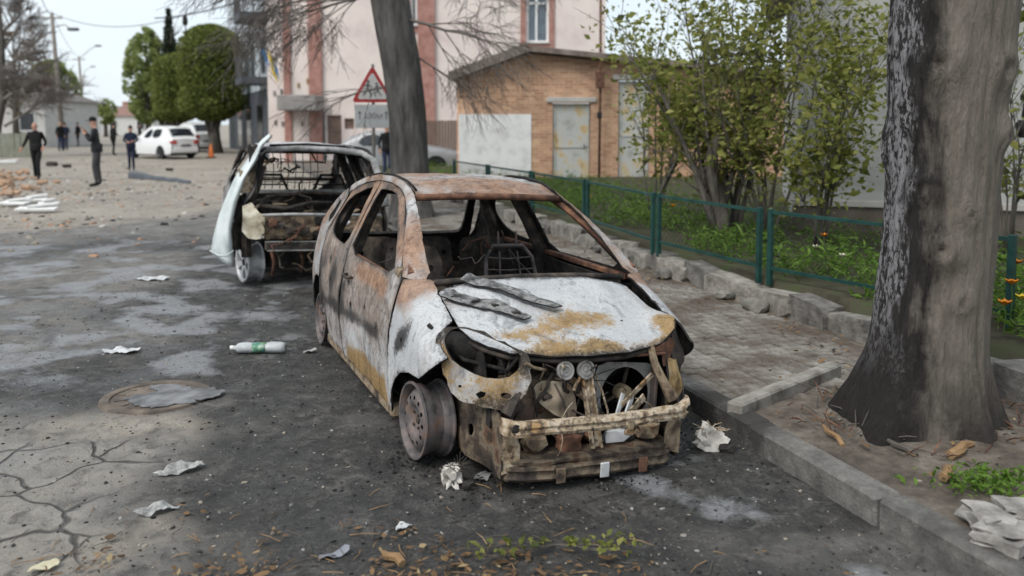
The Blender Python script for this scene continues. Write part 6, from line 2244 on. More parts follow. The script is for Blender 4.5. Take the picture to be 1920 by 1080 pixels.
for cx in (-.36, .36):       # front seat frames
    b = MB()
    b.tube([(cx - .22, 1.6, .5), (cx - .22, 1.5, .9), (cx - .12, 1.46, 1.12), (cx + .12, 1.46, 1.12), (cx + .22, 1.5, .9), (cx + .22, 1.6, .5)], .02, 6)
    for z in (.7, .85, 1.0): b.tube([(cx - .21, 1.52, z), (cx + .21, 1.52, z)], .01, 5)
    b.build('seat_frame', M['soot'], car2, True)
# alloy wheel at the near corner, others bare
def alloy_wheel(parent, loc, rot, mat, r=.215):
    root = bpy.data.objects.new('wheel', None)
    link(root, parent)
    root.location, root.rotation_euler = loc, rot
    b = MB()
    b.lathe([(r, 0), (r + .004, .012), (r - .012, .02), (r - .018, .06), (r - .03, .10), (r - .012, .17), (r, .18), (r - .01, .19), (r - .045, .10), (r - .034, .02), (r - .022, .0)], 36, Matrix.Rotation(R(180), 3, 'X'), closed=True)
    b.build('rim', mat, root, True, 35)
    for i in range(6):
        a = i * math.pi / 3 + .3
        b = MB()
        u, w = Vector((math.cos(a), math.sin(a), 0)), Vector((-math.sin(a), math.cos(a), 0))
        vs = []
        for q, hw, z in ((.03, .024, -.02), (.10, .026, -.012), (r - .02, .048, -.012)):
            for s_ in (-1, 1):
                vs += [u * q + w * hw * s_ + Vector((0, 0, z)), u * q + w * hw * s_ + Vector((0, 0, z - .03))]
        fs = [(0, 4, 6, 2), (4, 8, 10, 6), (1, 3, 7, 5), (5, 7, 11, 9), (0, 1, 5, 4), (4, 5, 9, 8), (2, 6, 7, 3), (6, 10, 11, 7), (8, 9, 11, 10), (0, 2, 3, 1)]
        b.add(vs, fs)
        b.build('spoke', mat, root)
    b = MB()
    b.lathe([(0, -.008), (.025, -.008), (.04, -.016), (.045, -.05), (0, -.06)], 16)
    b.lathe([(0, -.07), (.15, -.07), (.15, -.09), (0, -.09)], 18)
    b.build('hub', M['char'], root, True, 40)
    return root
alloy_wheel(car2, (-.76, .55, .205), (R(90), 0, R(-90) + R(14)), M['alu'])
alloy_wheel(car2, (.80, .72, .24), (R(90), 0, R(90)), M['rim'])
alloy_wheel(car2, (-.78, 3.35, .205), (R(90), 0, R(-90)), M['rim'])
alloy_wheel(car2, (.78, 3.35, .24), (R(90), 0, R(90)), M['rim'])
# pale outer panel torn off and standing away from the body
Lft = [(395, 473), (400, 440), (411, 400), (425, 365), (440, 333), (465, 295), (490, 262), (505, 250)]
Rgt = [(438, 500), (437, 470), (434, 430), (444, 380), (462, 330), (482, 300), (492, 272), (511, 254)]
inv2 = car2.matrix_basis.inverted()
bpy.context.view_layer.update()
inv2 = car2.matrix_world.inverted()
NPp = 26
vs = []
for j in range(NPp):
    t_ = j / (NPp - 1) * 7
    k0 = min(6, int(t_))
    fr = t_ - k0
    lx = [Lft[k0][q] + (Lft[k0 + 1][q] - Lft[k0][q]) * fr for q in (0, 1)]
    rx = [Rgt[k0][q] + (Rgt[k0 + 1][q] - Rgt[k0][q]) * fr for q in (0, 1)]
    for i in range(11):
        s_ = i / 10
        Yd = 8.88 - .16 * math.sin(s_ * math.pi * .8) + .22 * (1 - s_) + .01 * t_ + .10 * s_ * s_
        p = dp(lx[0] + (rx[0] - lx[0]) * s_, lx[1] + (rx[1] - lx[1]) * s_ + 4 * math.sin(s_ * 3), Yd)
        p = p + Vector((0, .012 * nz(s_ * 3, t_ * 1.2), 0))
        vs.append(inv2 @ p)
fs = [(j * 11 + i, j * 11 + i + 1, (j + 1) * 11 + i + 1, (j + 1) * 11 + i) for j in range(NPp - 1) for i in range(10)]
pp = mesh_obj('peeled_panel', vs, fs, [M['palesheet'], M['char'], M['cream']], car2, True)
so_ = pp.modifiers.new('thickness', 'SOLIDIFY')
so_.thickness = .012
so_.offset = -1
so_.material_offset = 1
so_.material_offset_rim = 1
b = MB()
b.tube([inv2 @ dp(394, 470, 8.86), inv2 @ dp(410, 479, 8.74), inv2 @ dp(425, 480, 8.72), inv2 @ dp(438, 470, 8.80)], .010, 5)
b.build('panel_seam', M['palesheet'], pp, True)
for i_, (px_, py_, w_, h_, Y_, m_) in enumerate(((467, 340, 26, 46, 9.0, 'cream'), (452, 392, 22, 60, 9.06, 'char'), (446, 442, 18, 60, 9.02, 'char'), (478, 296, 14, 50, 9.04, 'char'))):
    panel('panel_lining', [(-.5, -.5), (.1, -.42), (.35, -.5), (.5, .1), (.42, .5), (-.1, .42), (-.5, .5)], lambda u, v: inv2 @ (dp(px_ + u * w_ - v * 6, py_ - v * h_, Y_ + .05 * nz(u * 2 + i_, v * 3)) + Vector((0, .12 * u, 0))),
          [M[m_], M['char']], pp, .09, (), .008, False, seed=80 + i_, ragged=.06)

# ================================================================== intact parked cars
def parked(name, label, loc, rz, paint, L, ZT, wins, rear_glass, front_glass, wheel_l, hw=.88, group=None, belt=.95):
    sh = Shape(PL=[(0, hw - .16), (.25, hw - .05), (.8, hw), (L - .8, hw), (L - .25, hw - .05), (L, hw - .14)], ZT=ZT, XE=[(0, hw - .28), (.9, hw - .16), (1.9, hw - .33), (L - .9, hw - .33), (L, hw - .22)],
               HS=[(0, .12), (.8, .12), (1.4, .10), (L, .10)], belt=belt, tum=.26, belt_in=.05, zr=.6)
    o = thing(name, label, 'car', loc, rz, group)
    M1 = [paint, M['wire']]
    wr = .33
    for sg in (-1, 1):
        f = sh.side(sg)
        lo = [(.06, .35), (.15, .22)]
        for wl in wheel_l:
            lo += [(wl - .38, .22)] + [(wl + .37 * math.cos(R(a)), .30 + .37 * math.sin(R(a))) for a in range(170, 5, -20)] + [(wl + .38, .22)]
        lo += [(L - .12, .25), (L - .03, .40)]
        up = [(l, I(l, ZT) - .003) for l in np.linspace(L - .02, .04, 34)]
        panel('body_side', lo + up, f, M1, o, .10, (), .03, sg < 0, conv=sh.conv)
        for w in wins:
            panel('side_window', smooth_poly(w), lambda l, q, f=f, sg=sg: (f(l, q)[0] + sg * .006, l, f(l, q)[2]), [M['glass']] * 2, o, .10, (), .004, sg < 0, conv=sh.conv)
    tp = [(sg_ * (I(l, sh.XE) - .004), l) for sg_, ls in ((1, np.linspace(.03, L - .03, 24)), (-1, np.linspace(L - .03, .03, 24))) for l in ls]
    topf = lambda a, l: (a, l, I(l, ZT) + .03 * (1 - (a / I(l, sh.XE)) ** 2) - .004)
    panel('top_skin', tp, topf, M1, o, .10, (), .03, False)
    for (l0, l1), nm in ((front_glass, 'windscreen'), (rear_glass, 'rear_window')):
        w0, w1 = I(l0, sh.XE) - .05, I(l1, sh.XE) - .05
        panel(nm, [(-w0, l0), (w0, l0), (w1, l1), (-w1, l1)], lambda a, l: (a, l, topf(a, l)[2] + .008), [M['glass']] * 2, o, .08, (), .004, False)
    zf, zr_ = I(0.03, ZT), I(L - .03, ZT)
    panel('nose', [(-hw + .24, .3), (hw - .24, .3), (hw - .24, zf), (-hw + .24, zf)], lambda a, z: (a, .03 + .10 * (a / .7) ** 2 - .03, z), M1, o, .10, (), .03, False)
    panel('tail', [(-hw + .16, .3), (hw - .16, .3), (hw - .20, zr_), (-hw + .20, zr_)], lambda a, z: (a, L - .01 - .08 * (a / .7) ** 2, z), M1, o, .10, (), .03, True)
    b = MB()
    b.box((0, L + .005, .45), (hw * 1.5, .06, .22), bev=.03)
    b.build('rear_bumper', paint, o)
    b = MB()
    b.box((0, -.02, .42), (hw * 1.5, .06, .22), bev=.03)
    b.build('front_bumper', M['wire'], o)
    for sg in (-1, 1):
        b = MB()
        b.box((sg * (hw - .26), L - .045, zr_ - .12), (.34, .08, .17), Matrix.Rotation(sg * -.25, 3, 'Z'), bev=.03)
        b.build('tail_light', bpy.data.materials.get('tail_red') or simple('tail_red', [(.35, .03, .03), (.5, .08, .07)], 9, .3, 0), o)
        b = MB()
        b.box((sg * (hw - .30), .05, zf - .06), (.30, .1, .13), Matrix.Rotation(sg * .3, 3, 'Z'), bev=.03)
        b.build('headlight', M['glass_sky'], o)
        b = MB()
        b.lump((sg * (hw + .08), 1.55, belt + .05), (.2, .12, .15), 2, 2, .05)
        b.build('mirror', paint, o, True)
    b = MB()
    b.box((0, L + .04, .66), (.52, .012, .11))
    b.build('licence_plate', M['dark_grey'], o)
    b = MB()
    b.box((0, L / 2, .24), (hw * 1.6, L - .5, .14))
    b.build('underbody', M['wire'], o)
    for sg in (-1, 1):
        for wl in wheel_l:
            w = bpy.data.objects.new('wheel', None)
            link(w, o)
            w.location = (sg * (hw - .02), wl, wr)
            w.rotation_euler = (R(90), 0, R(90 * sg))
            b = MB()
            b.lathe([(.21, 0), (.24, .01), (.31, .0), (wr, -.03), (wr, -.17), (.30, -.2), (.2, -.2)], 24)
            b.build('tyre', M['black_rubber'], w, True, 40)
            b = MB()
            b.lathe([(0, -.005), (.05, -.005), (.06, -.03), (.19, -.02), (.215, .004), (.215, -.05), (0, -.06)], 20)
            b.build('rim', M['alu'], w, True, 40)
    return o
def carpaint(name, c):
    k = NT(name)
    k.b.inputs['Coat Weight'].default_value = .4
    return k.fin(k.ramp(k.noise(2, 5), [(.3, tuple(x * .92 for x in c)), (.7, c)]), .35)
SUVZ = [(0, .78), (.5, .93), (1.15, 1.03), (1.5, 1.25), (1.95, 1.52), (2.4, 1.60), (3.3, 1.58), (3.75, 1.50), (4.05, 1.18), (4.2, 1.0), (4.3, .92)]
SUVW = [[(1.75, 1.02), (2.5, 1.02), (2.5, 1.46), (2.1, 1.42)], [(2.6, 1.02), (3.35, 1.05), (3.35, 1.40), (3.2, 1.46), (2.6, 1.46)]]
sv = gp(349, 298)
parked('parked_car', 'white compact suv with dark rear window parked at left behind the people', (sv.x - 4.3 * math.sin(R(52)), sv.y + 4.3 * math.cos(R(52)), 0), R(180 + 52), carpaint('white_paint', (.76, .77, .77)), 4.3, SUVZ, SUVW, (3.78, 4.12), (1.25, 1.85), (.85, 3.45), group='parked cars')
sv2 = gp(392, 285)
parked('parked_car', 'white car mostly hidden behind the white suv near the thuja', (sv2.x - 3.2, sv2.y + 3.2, 0), R(180 + 45), bpy.data.materials['white_paint'], 4.3, [(l, z * 1.12) for l, z in SUVZ], SUVW, (3.78, 4.12), (1.25, 1.85), (.85, 3.45), group='parked cars')
SEDZ = [(0, .70), (.5, .86), (1.2, .98), (1.6, 1.18), (2.1, 1.42), (2.6, 1.50), (3.3, 1.46), (3.8, 1.25), (4.1, 1.02), (4.35, .9)]
SEDW = [[(1.85, .98), (2.6, .98), (2.6, 1.38), (2.25, 1.33)], [(2.7, .98), (3.5, 1.0), (3.35, 1.33), (2.7, 1.38)]]
fx = dp(868, 320, 29.5)
parked('parked_car', 'silver car parked behind the bare tree in front of the pink building', (fx.x, 29.5, 0), R(90), carpaint('silver_paint', (.27, .28, .29)), 4.35, SEDZ, SEDW, (3.45, 3.98), (1.3, 2.0), (.85, 3.45), group='parked cars')
# traffic cone near the white cars
cn = gp(396, 296)
co_ = thing('traffic_cone', 'small orange traffic cone behind the white cars', 'cone', (cn.x, cn.y, 0))
b = MB()
b.lathe([(.17, .03), (.15, .08), (.04, .68), (.02, .70), (0, .70)], 14)
b.build('cone', simple('cone_orange', [(.55, .14, .03), (.66, .2, .05)], 5, .6, 0), co_, True)
b = MB()
b.box((0, 0, .02), (.42, .42, .04), bev=.01)
b.build('base', M['wire'], co_)

# ================================================================== people
SKIN = simple('skin', [(.42, .23, .17), (.52, .30, .22)], 6, .6, .1)
def cloth(name, c): return simple(name, [tuple(x * .7 for x in c), c, tuple(x * 1.25 for x in c)], 7, .9, .4, 30, .01)
CL = {'black': cloth('black_cloth', (.012, .012, .013)), 'navy': cloth('navy_cloth', (.016, .022, .045)), 'grey': cloth('grey_cloth', (.06, .058, .062)), 'jeans': cloth('denim_cloth', (.03, .045, .09)), 'char': cloth('charcoal_cloth', (.022, .023, .026))}
HAIR = simple('dark_hair', [(.02, .017, .015), (.04, .033, .028)], 20, .8, .3)
def person(label, loc, face, h, top, bot, pose, hair='short', seed=0, group='people standing in the street'):
    """one skinned body; local -y is forward"""
    s = h / 1.78
    root = thing('person', label, 'person', loc, face, group)
    J, Rr, E = [], [], []
    def jv(p, r, par=None):
        J.append(Vector(p))
        Rr.append(r)
        if par is not None: E.append((par, len(J) - 1))
        return len(J) - 1
    lean = pose.get('lean', 0)
    pel = jv((0, 0, .96), (.155, .115))
    sp = jv((0, -.01 - lean * .3, 1.14), (.155, .11), pel)
    ch = jv((0, -.01 - lean * .6, 1.33), (.175, .12), sp)
    nk0 = jv((0, .0 - lean * .9, 1.47), (.085, .07), ch)
    nk = jv((0, -.01 - lean, 1.53), (.055, .058), nk0)
    hd = jv((0, -.03 - lean, 1.61), (.068, .085), nk)
    ht = jv((0, -.02 - lean, 1.70), (.070, .082), hd)
    jv((0, -.02 - lean, 1.755), (.035, .04), ht)
    hands = []
    for i, sx in enumerate((-1, 1)):
        el, wr = pose['arms'][i]
        sh = jv((sx * .175, 0 - lean * .8, 1.42), (.062, .062), ch)
        e = jv(el, (.050, .050), sh)
        w = jv(wr, (.036, .036), e)
        hv = (Vector(wr) - Vector(el)).normalized()
        hp_ = jv(Vector(wr) + hv * .07, (.036, .022), w)
        hands.append((Vector(wr) + hv * .07, hv, sx))
        kn, an = pose['legs'][i]
        hip = jv((sx * .09, 0, .88), (.092, .095), pel)
        k_ = jv(kn, (.062, .064), hip)
        a_ = jv(an, (.046, .05), k_)
        fw = pose.get('toe', (0, -1))
        t1 = jv((an[0] + fw[0] * .08, an[1] + fw[1] * .08, an[2] - .035), (.045, .038), a_)
        jv((an[0] + fw[0] * .19, an[1] + fw[1] * .19, an[2] - .05), (.042, .028), t1)
    me = bpy.data.meshes.new('body')
    me.from_pydata([tuple(v * s) for v in J], E, [])
    ob = bpy.data.objects.new('body', me)
    COL.objects.link(ob)
    sk = ob.modifiers.new('skin', 'SKIN')
    sk.use_smooth_shade = True
    for i, v in enumerate(me.skin_vertices[0].data):
        v.radius = (Rr[i][0] * s, Rr[i][1] * s)
        v.use_root = (i == 0)
    sb_ = ob.modifiers.new('sub', 'SUBSURF')
    sb_.levels = sb_.render_levels = 2
    dg = bpy.context.evaluated_depsgraph_get()
    m2 = bpy.data.meshes.new_from_object(ob.evaluated_get(dg))
    bpy.data.objects.remove(ob)
    V = [v.co.copy() for v in m2.vertices]
    F = [tuple(p.vertices) for p in m2.polygons]
    # fingers grow out of the palms, nose and ears out of the head
    b = MB()
    b.add(V, F)
    for hp_, hv, sx in hands:
        side = hv.cross(Vector((0, 1, 0)))
        if side.length < .1: side = hv.cross(Vector((1, 0, 0)))
        side.normalize()
        for q in range(4):
            st = hp_ + side * (-.024 + .016 * q)
            Lf = (.060, .072, .068, .052)[q]
            b.tube([(st - hv * .02) * s, (st + hv * Lf * .5) * s, (st + hv * Lf + Vector((0, -.02, -.005))) * s], [.0095 * s, .009 * s, .006 * s], 5)
        st = hp_ - hv * .05 + side * -.03
        b.tube([st * s, (st - side * .02 + hv * .03) * s, (st - side * .022 + hv * .055) * s], [.011 * s, .01 * s, .007 * s], 5)
    hy = -.03 - lean
    b.tube([(Vector((0, hy - .082, 1.645))) * s, Vector((0, hy - .112, 1.612)) * s, Vector((0, hy - .08, 1.605)) * s], [.008 * s, .014 * s, .008 * s], 5)
    for sx in (-1, 1):
        b.tube([Vector((sx * .07, hy + .01, 1.655)) * s, Vector((sx * .084, hy + .02, 1.635)) * s, Vector((sx * .07, hy + .01, 1.60)) * s], [.01 * s, .014 * s, .008 * s], 5)
    wrists = [h_[0] for h_ in hands]
    mi = []
    for f in b.f:
        c = sum((Vector(b.v[i]) for i in f), Vector()) / len(f) / s
        m_ = 1
        if c.z > 1.505: m_ = 0
        if min((c - w).length for w in wrists) < .105: m_ = 0
        if c.z < .93 and m_ == 1 and abs(c.x) < .30 and min((c - Vector(J[12 + 0])).length for _ in (0,)) > 0: 
            near_arm = min(min((c - Vector(pose['arms'][q][0])).length, (c - Vector(pose['arms'][q][1])).length) for q in (0, 1))
            m_ = 2 if near_arm > .13 else 1
        if c.z < .095: m_ = 3
        mi.append(m_)
    b.m = mi
    b.build('body', [SKIN, CL[top], CL[bot], CL['black']], root, True)
    # hair or cap, jacket hem, collar
    hb = MB()
    if hair == 'cap':
        hb.lathe([(.0, 1.80), (.05, 1.79), (.085, 1.75), (.093, 1.69), (.09, 1.675)], 14, Matrix.Diagonal((.85, 1, 1)), (0, hy * 1, 0))
        hb.box((0, hy - .12, 1.69), (.13, .10, .012))
    elif hair == 'short':
        hb.lathe([(.0, 1.785), (.045, 1.775), (.080, 1.735), (.090, 1.68), (.086, 1.64)], 14, Matrix.Diagonal((.84, 1, 1)), (0, hy + .018, 0))
    else:
        hb.lathe([(.03, 1.66), (.086, 1.655), (.088, 1.625), (.075, 1.60)], 14, Matrix.Diagonal((.84, .9, 1)), (0, hy + .03, 0))
    hb.v = [tuple(Vector(v) * s) for v in hb.v]
    hb.build('cap' if hair == 'cap' else 'hair', HAIR if hair != 'cap' else CL['black'], root, True)
    jb = MB()
    jb.lathe([(.165, .88), (.172, .90), (.168, 1.0), (.172, 1.1)], 16, Matrix.Diagonal((1.05, .82, 1)))
    jb.v = [tuple(Vector(v) * s) for v in jb.v]
    jb.build('jacket_hem', CL[top], root, True)
    return root
def legs(sp=.1, st=0.0):
    return [((-sp - .0, -.02 + st * .5, .50), (-sp - .01, .02 + st, .08)), ((sp, -.05 - st * .5, .50), (sp + .01, .02 - st, .08))]
down = [((-.25, .03, 1.15), (-.26, -.06, .92)), ((.25, .03, 1.15), (.26, -.06, .92))]
walk = [((-.30, .06, 1.17), (-.40, -.02, .96)), ((.28, .02, 1.14), (.26, -.16, .98))]
phone = [((-.20, -.16, 1.22), (-.10, -.28, 1.42)), ((.22, -.12, 1.16), (.02, -.26, 1.35))]
fold = [((-.25, -.02, 1.15), (-.10, -.22, 1.12)), ((.25, -.02, 1.15), (.10, -.22, 1.14))]
def at(px, py): 
    p = gp(px, py)
    return (p.x, p.y, 0)
person('balding man in black jacket and trousers walking, arms away from his body', at(70, 336), R(12), 1.80, 'black', 'black', {'arms': walk, 'legs': legs(.07, .10), 'lean': .03}, 'bald')
person('man in a black cap and grey trousers holding a hand to his face, side on', at(184, 349), R(-72), 1.92, 'char', 'grey', {'arms': phone, 'legs': legs(.09, .03), 'lean': .04}, 'cap')
person('man in navy jacket and dark trousers standing in front of the white suv', at(247, 319), R(20), 1.68, 'navy', 'navy', {'arms': fold, 'legs': legs(.07, .03)}, 'short')
person('man in black turned away beside the white suv, further off', at(213, 291), R(150), 1.78, 'black', 'black', {'arms': fold, 'legs': legs(.08, .08), 'lean': .03}, 'short')
person('man in dark jacket and jeans, left one of the pair below the green tree', at(114, 283), R(60), 1.85, 'black', 'jeans', {'arms': down, 'legs': legs(.08, .03)}, 'bald')
person('man in navy jacket and jeans, right one of the pair below the green tree', at(123, 282), R(200), 1.82, 'navy', 'jeans', {'arms': fold, 'legs': legs(.09, .02)}, 'short')
person('man in dark clothes standing alone below the second utility pole', at(147, 274), R(-30), 1.82, 'black', 'black', {'arms': down, 'legs': legs(.07, .05)}, 'short')
person('man in dark clothes standing close behind the nose of the white suv', at(263, 276), R(100), 1.75, 'char', 'black', {'arms': down, 'legs': legs(.07, .03)}, 'short')
pt = dp(726, 330, 27.0)
person('man in dark jacket and blue jeans half hidden by the bare tree', (pt.x, 27, 0), R(30), 1.74, 'black', 'jeans', {'arms': down, 'legs': legs(.08, .02)}, 'bald')

# ================================================================== things lying on the ground
def gzz(x, y): return gz(x, y)
# manhole cover with ash wiped over it
mc = gp(292, 742)
mh = thing('manhole_cover', 'round iron manhole cover set in the sooty road at left', 'manhole cover', (mc.x, mc.y, gzz(mc.x, mc.y) + .004))
b = MB()
b.lathe([(.0, .012), (.25, .012), (.255, .006), (.27, .004), (.275, .014), (.33, .014), (.345, -.02)], 44)
b.build('frame', simple('iron_brown', [(.05, .042, .036), (.13, .105, .085), (.22, .18, .14)], 6, .75, .5, 60), mh, True, 30)
panel('ash_crust', [(-.06, -.20), (.10, -.26), (.27, -.16), (.42, -.02), (.44, .06), (.34, .13), (.22, .12), (.05, .22), (-.12, .20), (-.02, .05), (-.16, -.06)], lambda u, v: (u, v, .0175 + .004 * fb(u * 5, v * 5, 2, 1.5, 3) + .004), [simple('pale_ash', [(.07, .07, .072), (.15, .152, .158), (.25, .253, .26)], 7, .9, .6, 40)] * 2, mh, .03, (), .006, False, ragged=.05)
for i in range(12):
    b = MB()
    a = i * math.pi / 6
    b.bar((.2 * math.cos(a), .2 * math.sin(a), .014), (.245 * math.cos(a), .245 * math.sin(a), .014), .02, .008)
    b.build('rib', bpy.data.materials['iron_brown'], mh)
# crumpled sheets
def sheet(name, label, cat, px, py, w, d, mat, rot, seed, group=None, amp=.017, z=None, Y=None, th=.003):
    p = gp(px, py) if Y is None else dp(px, py, Y)
    z = gzz(p.x, p.y) if z is None else z
    R_ = random.Random(seed)
    pl = [(w / 2 * math.cos(a) * R_.uniform(.75, 1.1), d / 2 * math.sin(a) * R_.uniform(.7, 1.15)) for a in np.linspace(0, 2 * math.pi, 11)[:-1]]
    o = panel(name, pl, lambda u, v: (u, v, .012 + amp * .5 + amp * 1.5 * fb(u * 6 + seed, v * 6, seed, 2.2, 4)), [mat, mat], None, max(w, d) / 16, (), th)
    o.location = (p.x, p.y, z)
    o.rotation_euler = (0, 0, rot)
    return tag(o, label, cat, group)
M['paper'] = simple('white_paper', [(.09, .088, .085), (.30, .298, .29), (.50, .50, .49)], 22, .8, .4)
M['foil'] = simple('silver_scrap', [(.30, .31, .32), (.52, .53, .54), (.62, .63, .64)], 12, .5, .5, .0)
sheet('paper_scrap', 'long white torn scrap on the road at lower left', 'litter', 340, 880, .26, .09, M['paper'], .55, 1, 'scraps on the road')
sheet('paper_scrap', 'whitish torn scrap nearest the lower left cracked concrete', 'litter', 293, 957, .20, .08, M['paper'], .6, 2, 'scraps on the road')
sheet('paper_scrap', 'pale grey scrap left of the plastic bottle', 'litter', 232, 658, .30, .16, M['foil'], .1, 3, 'scraps on the road')
sheet('paper_scrap', 'pale scrap on the road between the bottle and the car door', 'litter', 582, 660, .12, .06, M['paper'], .2, 4, 'scraps on the road')
sheet('paper_scrap', 'white scrap far up the sooty road beside the second wreck', 'litter', 288, 523, .36, .22, M['foil'], .0, 5, 'scraps on the road')
sheet('paper_scrap', 'small grey metal scrap in the lower centre foreground', 'litter', 756, 988, .08, .06, M['foil'], .3, 6, 'scraps on the road')
sheet('paper_scrap', 'yellowish flat scrap at the bottom left corner', 'litter', 80, 1066, .14, .05, simple('straw_scrap', [(.42, .38, .26), (.56, .52, .38)], 9, .8, .3), .5, 7, 'scraps on the road')
sheet('paper_scrap', 'bluish dark scrap at the bottom left of centre', 'litter', 628, 1035, .15, .06, simple('blue_scrap', [(.16, .17, .20), (.26, .27, .30)], 9, .7, .3), .5, 8, 'scraps on the road')
sheet('paper_scrap', 'grey scrap beside the front wheel on the road', 'litter', 905, 892, .12, .10, simple('ash_scrap', [(.15, .15, .15), (.26, .26, .26)], 9, .8, .5), 1.2, 9, 'scraps on the road')
# flattened plastic bottle
bp = gp(487, 660)
bo = thing('plastic_bottle', 'crumpled clear plastic bottle with green and blue print on the road', 'bottle', (bp.x, bp.y, gzz(bp.x, bp.y) + .045))
bo.rotation_euler = (0, 0, R(2))
pv_, pf_ = [], []
prof = [(-.20, .022), (-.17, .028), (-.165, .05), (-.10, .058), (-.04, .05), (.0, .042), (.04, .05), (.10, .057), (.17, .055), (.195, .045), (.20, .02)]
nr = 14
for x, r_ in prof:
    for j in range(nr):
        a = 2 * math.pi * j / nr
        rr = r_ * (1 + .18 * nz(x * 18, math.cos(a) * 2, math.sin(a) * 2))
        pv_.append((x, rr * math.cos(a), rr * math.sin(a) * .72))
for i in range(len(prof) - 1):
    for j in range(nr): pf_.append((i * nr + j, i * nr + (j + 1) % nr, (i + 1) * nr + (j + 1) % nr, (i + 1) * nr + j))
pk = NT('milky_plastic')
pk.b.inputs['Transmission Weight'].default_value = .35
pk.b.inputs['IOR'].default_value = 1.3
mesh_obj('bottle_body', pv_, pf_, pk.fin(pk.ramp(pk.noise(20, 4), [(.3, (.55, .58, .60)), (.7, (.75, .78, .79))]), .25), bo, True)
b = MB()
b.lathe([(.0505, -.05), (.052, -.02), (.046, .02), (.053, .05)], 14, Matrix.Rotation(R(90), 3, 'Y') @ Matrix.Diagonal((.78, 1.06, 1)))
b.build('print_band', simple('blue_print', [(.03, .12, .30), (.10, .25, .12), (.5, .55, .55)], 16, .4, 0), bo, True)
b = MB()
b.lathe([(0, -.222), (.018, -.222), (.018, -.2), (0, -.2)], 12, Matrix.Rotation(R(90), 3, 'Y'))
b.build('cap', M['white_frame'], bo, True, 40)
# melted pale lumps with wire ends beside the bumper
for i, (px, py, sz, lab) in enumerate(((848, 905, (.10, .09, .11), 'pale melted lump with wire ends below the burnt front wheel'), (1332, 838, (.16, .08, .13), 'pale torn shell with wire ends on the ash right of the bumper'))):
    p = gp(px, py)
    o = thing('melted_lump', lab, 'debris', (p.x, p.y, gzz(p.x, p.y)), group='melted lumps by the wreck')
    b = MB()
    b.lump((0, 0, sz[2] * .42), sz, 5 + i, 3, .55, Matrix.Rotation(.5 if i else -.2, 3, 'Y'), 0, 2.4, .9)
    b.build('shell', simple('pale_melt_%d' % i, [(.30, .28, .25), (.55, .52, .47), (.68, .65, .60)], 12, .75, .5, 60), o, True, 40)
    b = MB()
    for q in range(3):
        b.lump((.05 * (q - 1) + .03, .03 - .03 * q, .02), (sz[0] * .6, sz[1] * .7, .05), 15 + q + i * 4, 2, .5)
    b.build('charred_base', M['soot'], o, True, 40)
    b = MB()
    R_ = random.Random(i)
    for q in range(26):
        a = R_.uniform(0, 6.28)
        st = Vector((R_.uniform(-.02, .04), R_.uniform(-.02, .02), sz[2] * .7))
        e = st + Vector((math.cos(a), math.sin(a), R_.uniform(.1, .9))) * R_.uniform(.03, .085)
        b.tube([st, st.lerp(e, .5) + Vector((0, 0, .012)), e], .002, 4)
    b.build('wire_end', M['char'] if i == 0 else M['cream'], o)
# wood pieces in the foreground and below the tree
M['oldwood'] = simple('split_wood', [(.12, .07, .035), (.26, .16, .08), (.36, .25, .14)], 14, .9, .6, 40, .006, stretch=(1, .2, 1))
WD = [((735, 1050), 0, .12, .035, .9, 'short brown wood stick at the bottom of the picture'), ((1800, 850), PAVZ, .22, .05, -.9, 'light split branch lying below the charred trunk'), ((1775, 893), PAVZ, .14, .045, -.7, 'short pale split stub below the charred trunk'), ((1690, 845), PAVZ, .16, .03, .6, 'thin dark stick leaning at the foot of the charred trunk'),
      ((1560, 820), PAVZ, .2, .025, .2, 'thin brown stick left of the charred trunk foot'), ((1480, 870), 0, .14, .03, 1.2, 'dark stick lying by the kerb right of the bumper')]
for i, ((px, py), z, L, w, rz, lab) in enumerate(WD):
    p = gp(px, py, z)
    o = MB()
    pts = [Vector((0, -L / 2, 0)), Vector((.012, -L / 6, .008)), Vector((-.006, L / 5, .004)), Vector((.01, L / 2, .0))]
    o.tube(pts, [w * .5, w * .55, w * .5, w * .32], 7)
    ob = o.build('wood_stick', M['oldwood'] if i != 3 else M['twig'], None, True, 45)
    ob.location = (p.x, p.y, (gzz(p.x, p.y) if z == 0 else z) + w * .42)
    ob.rotation_euler = (.18 if i in (3, 4) else .03, 0, rz)
    tag(ob, lab, 'stick', 'sticks on the ground')
# broken concrete on the pavement at lower right
for i, (px, py, sz, lab) in enumerate(((1855, 985, (.16, .22, .07), 'flat broken concrete piece near the lower right corner'), (1890, 1010, (.3, .18, .06), 'broader concrete slab piece at the lower right corner'), (1905, 960, (.16, .14, .05), 'grey concrete piece at the right picture edge'))):
    p = gp(px, py, PAVZ)
    b = MB()
    b.lump((0, 0, 0), sz, 33 + i, 3, .4, None, 0, 2.2, .65)
    o = b.build('concrete_piece', bpy.data.materials.get('dirty_concrete') or simple('dirty_concrete', [(.12, .11, .10), (.27, .255, .235), (.42, .40, .375)], 9, .9, .7, 40, .01), None, True, 40)
    o.location = (p.x, p.y, PAVZ + sz[2] * .3)
    o.rotation_euler = (0, .1, .7 * i)
    tag(o, lab, 'rubble', 'concrete pieces on the pavement')
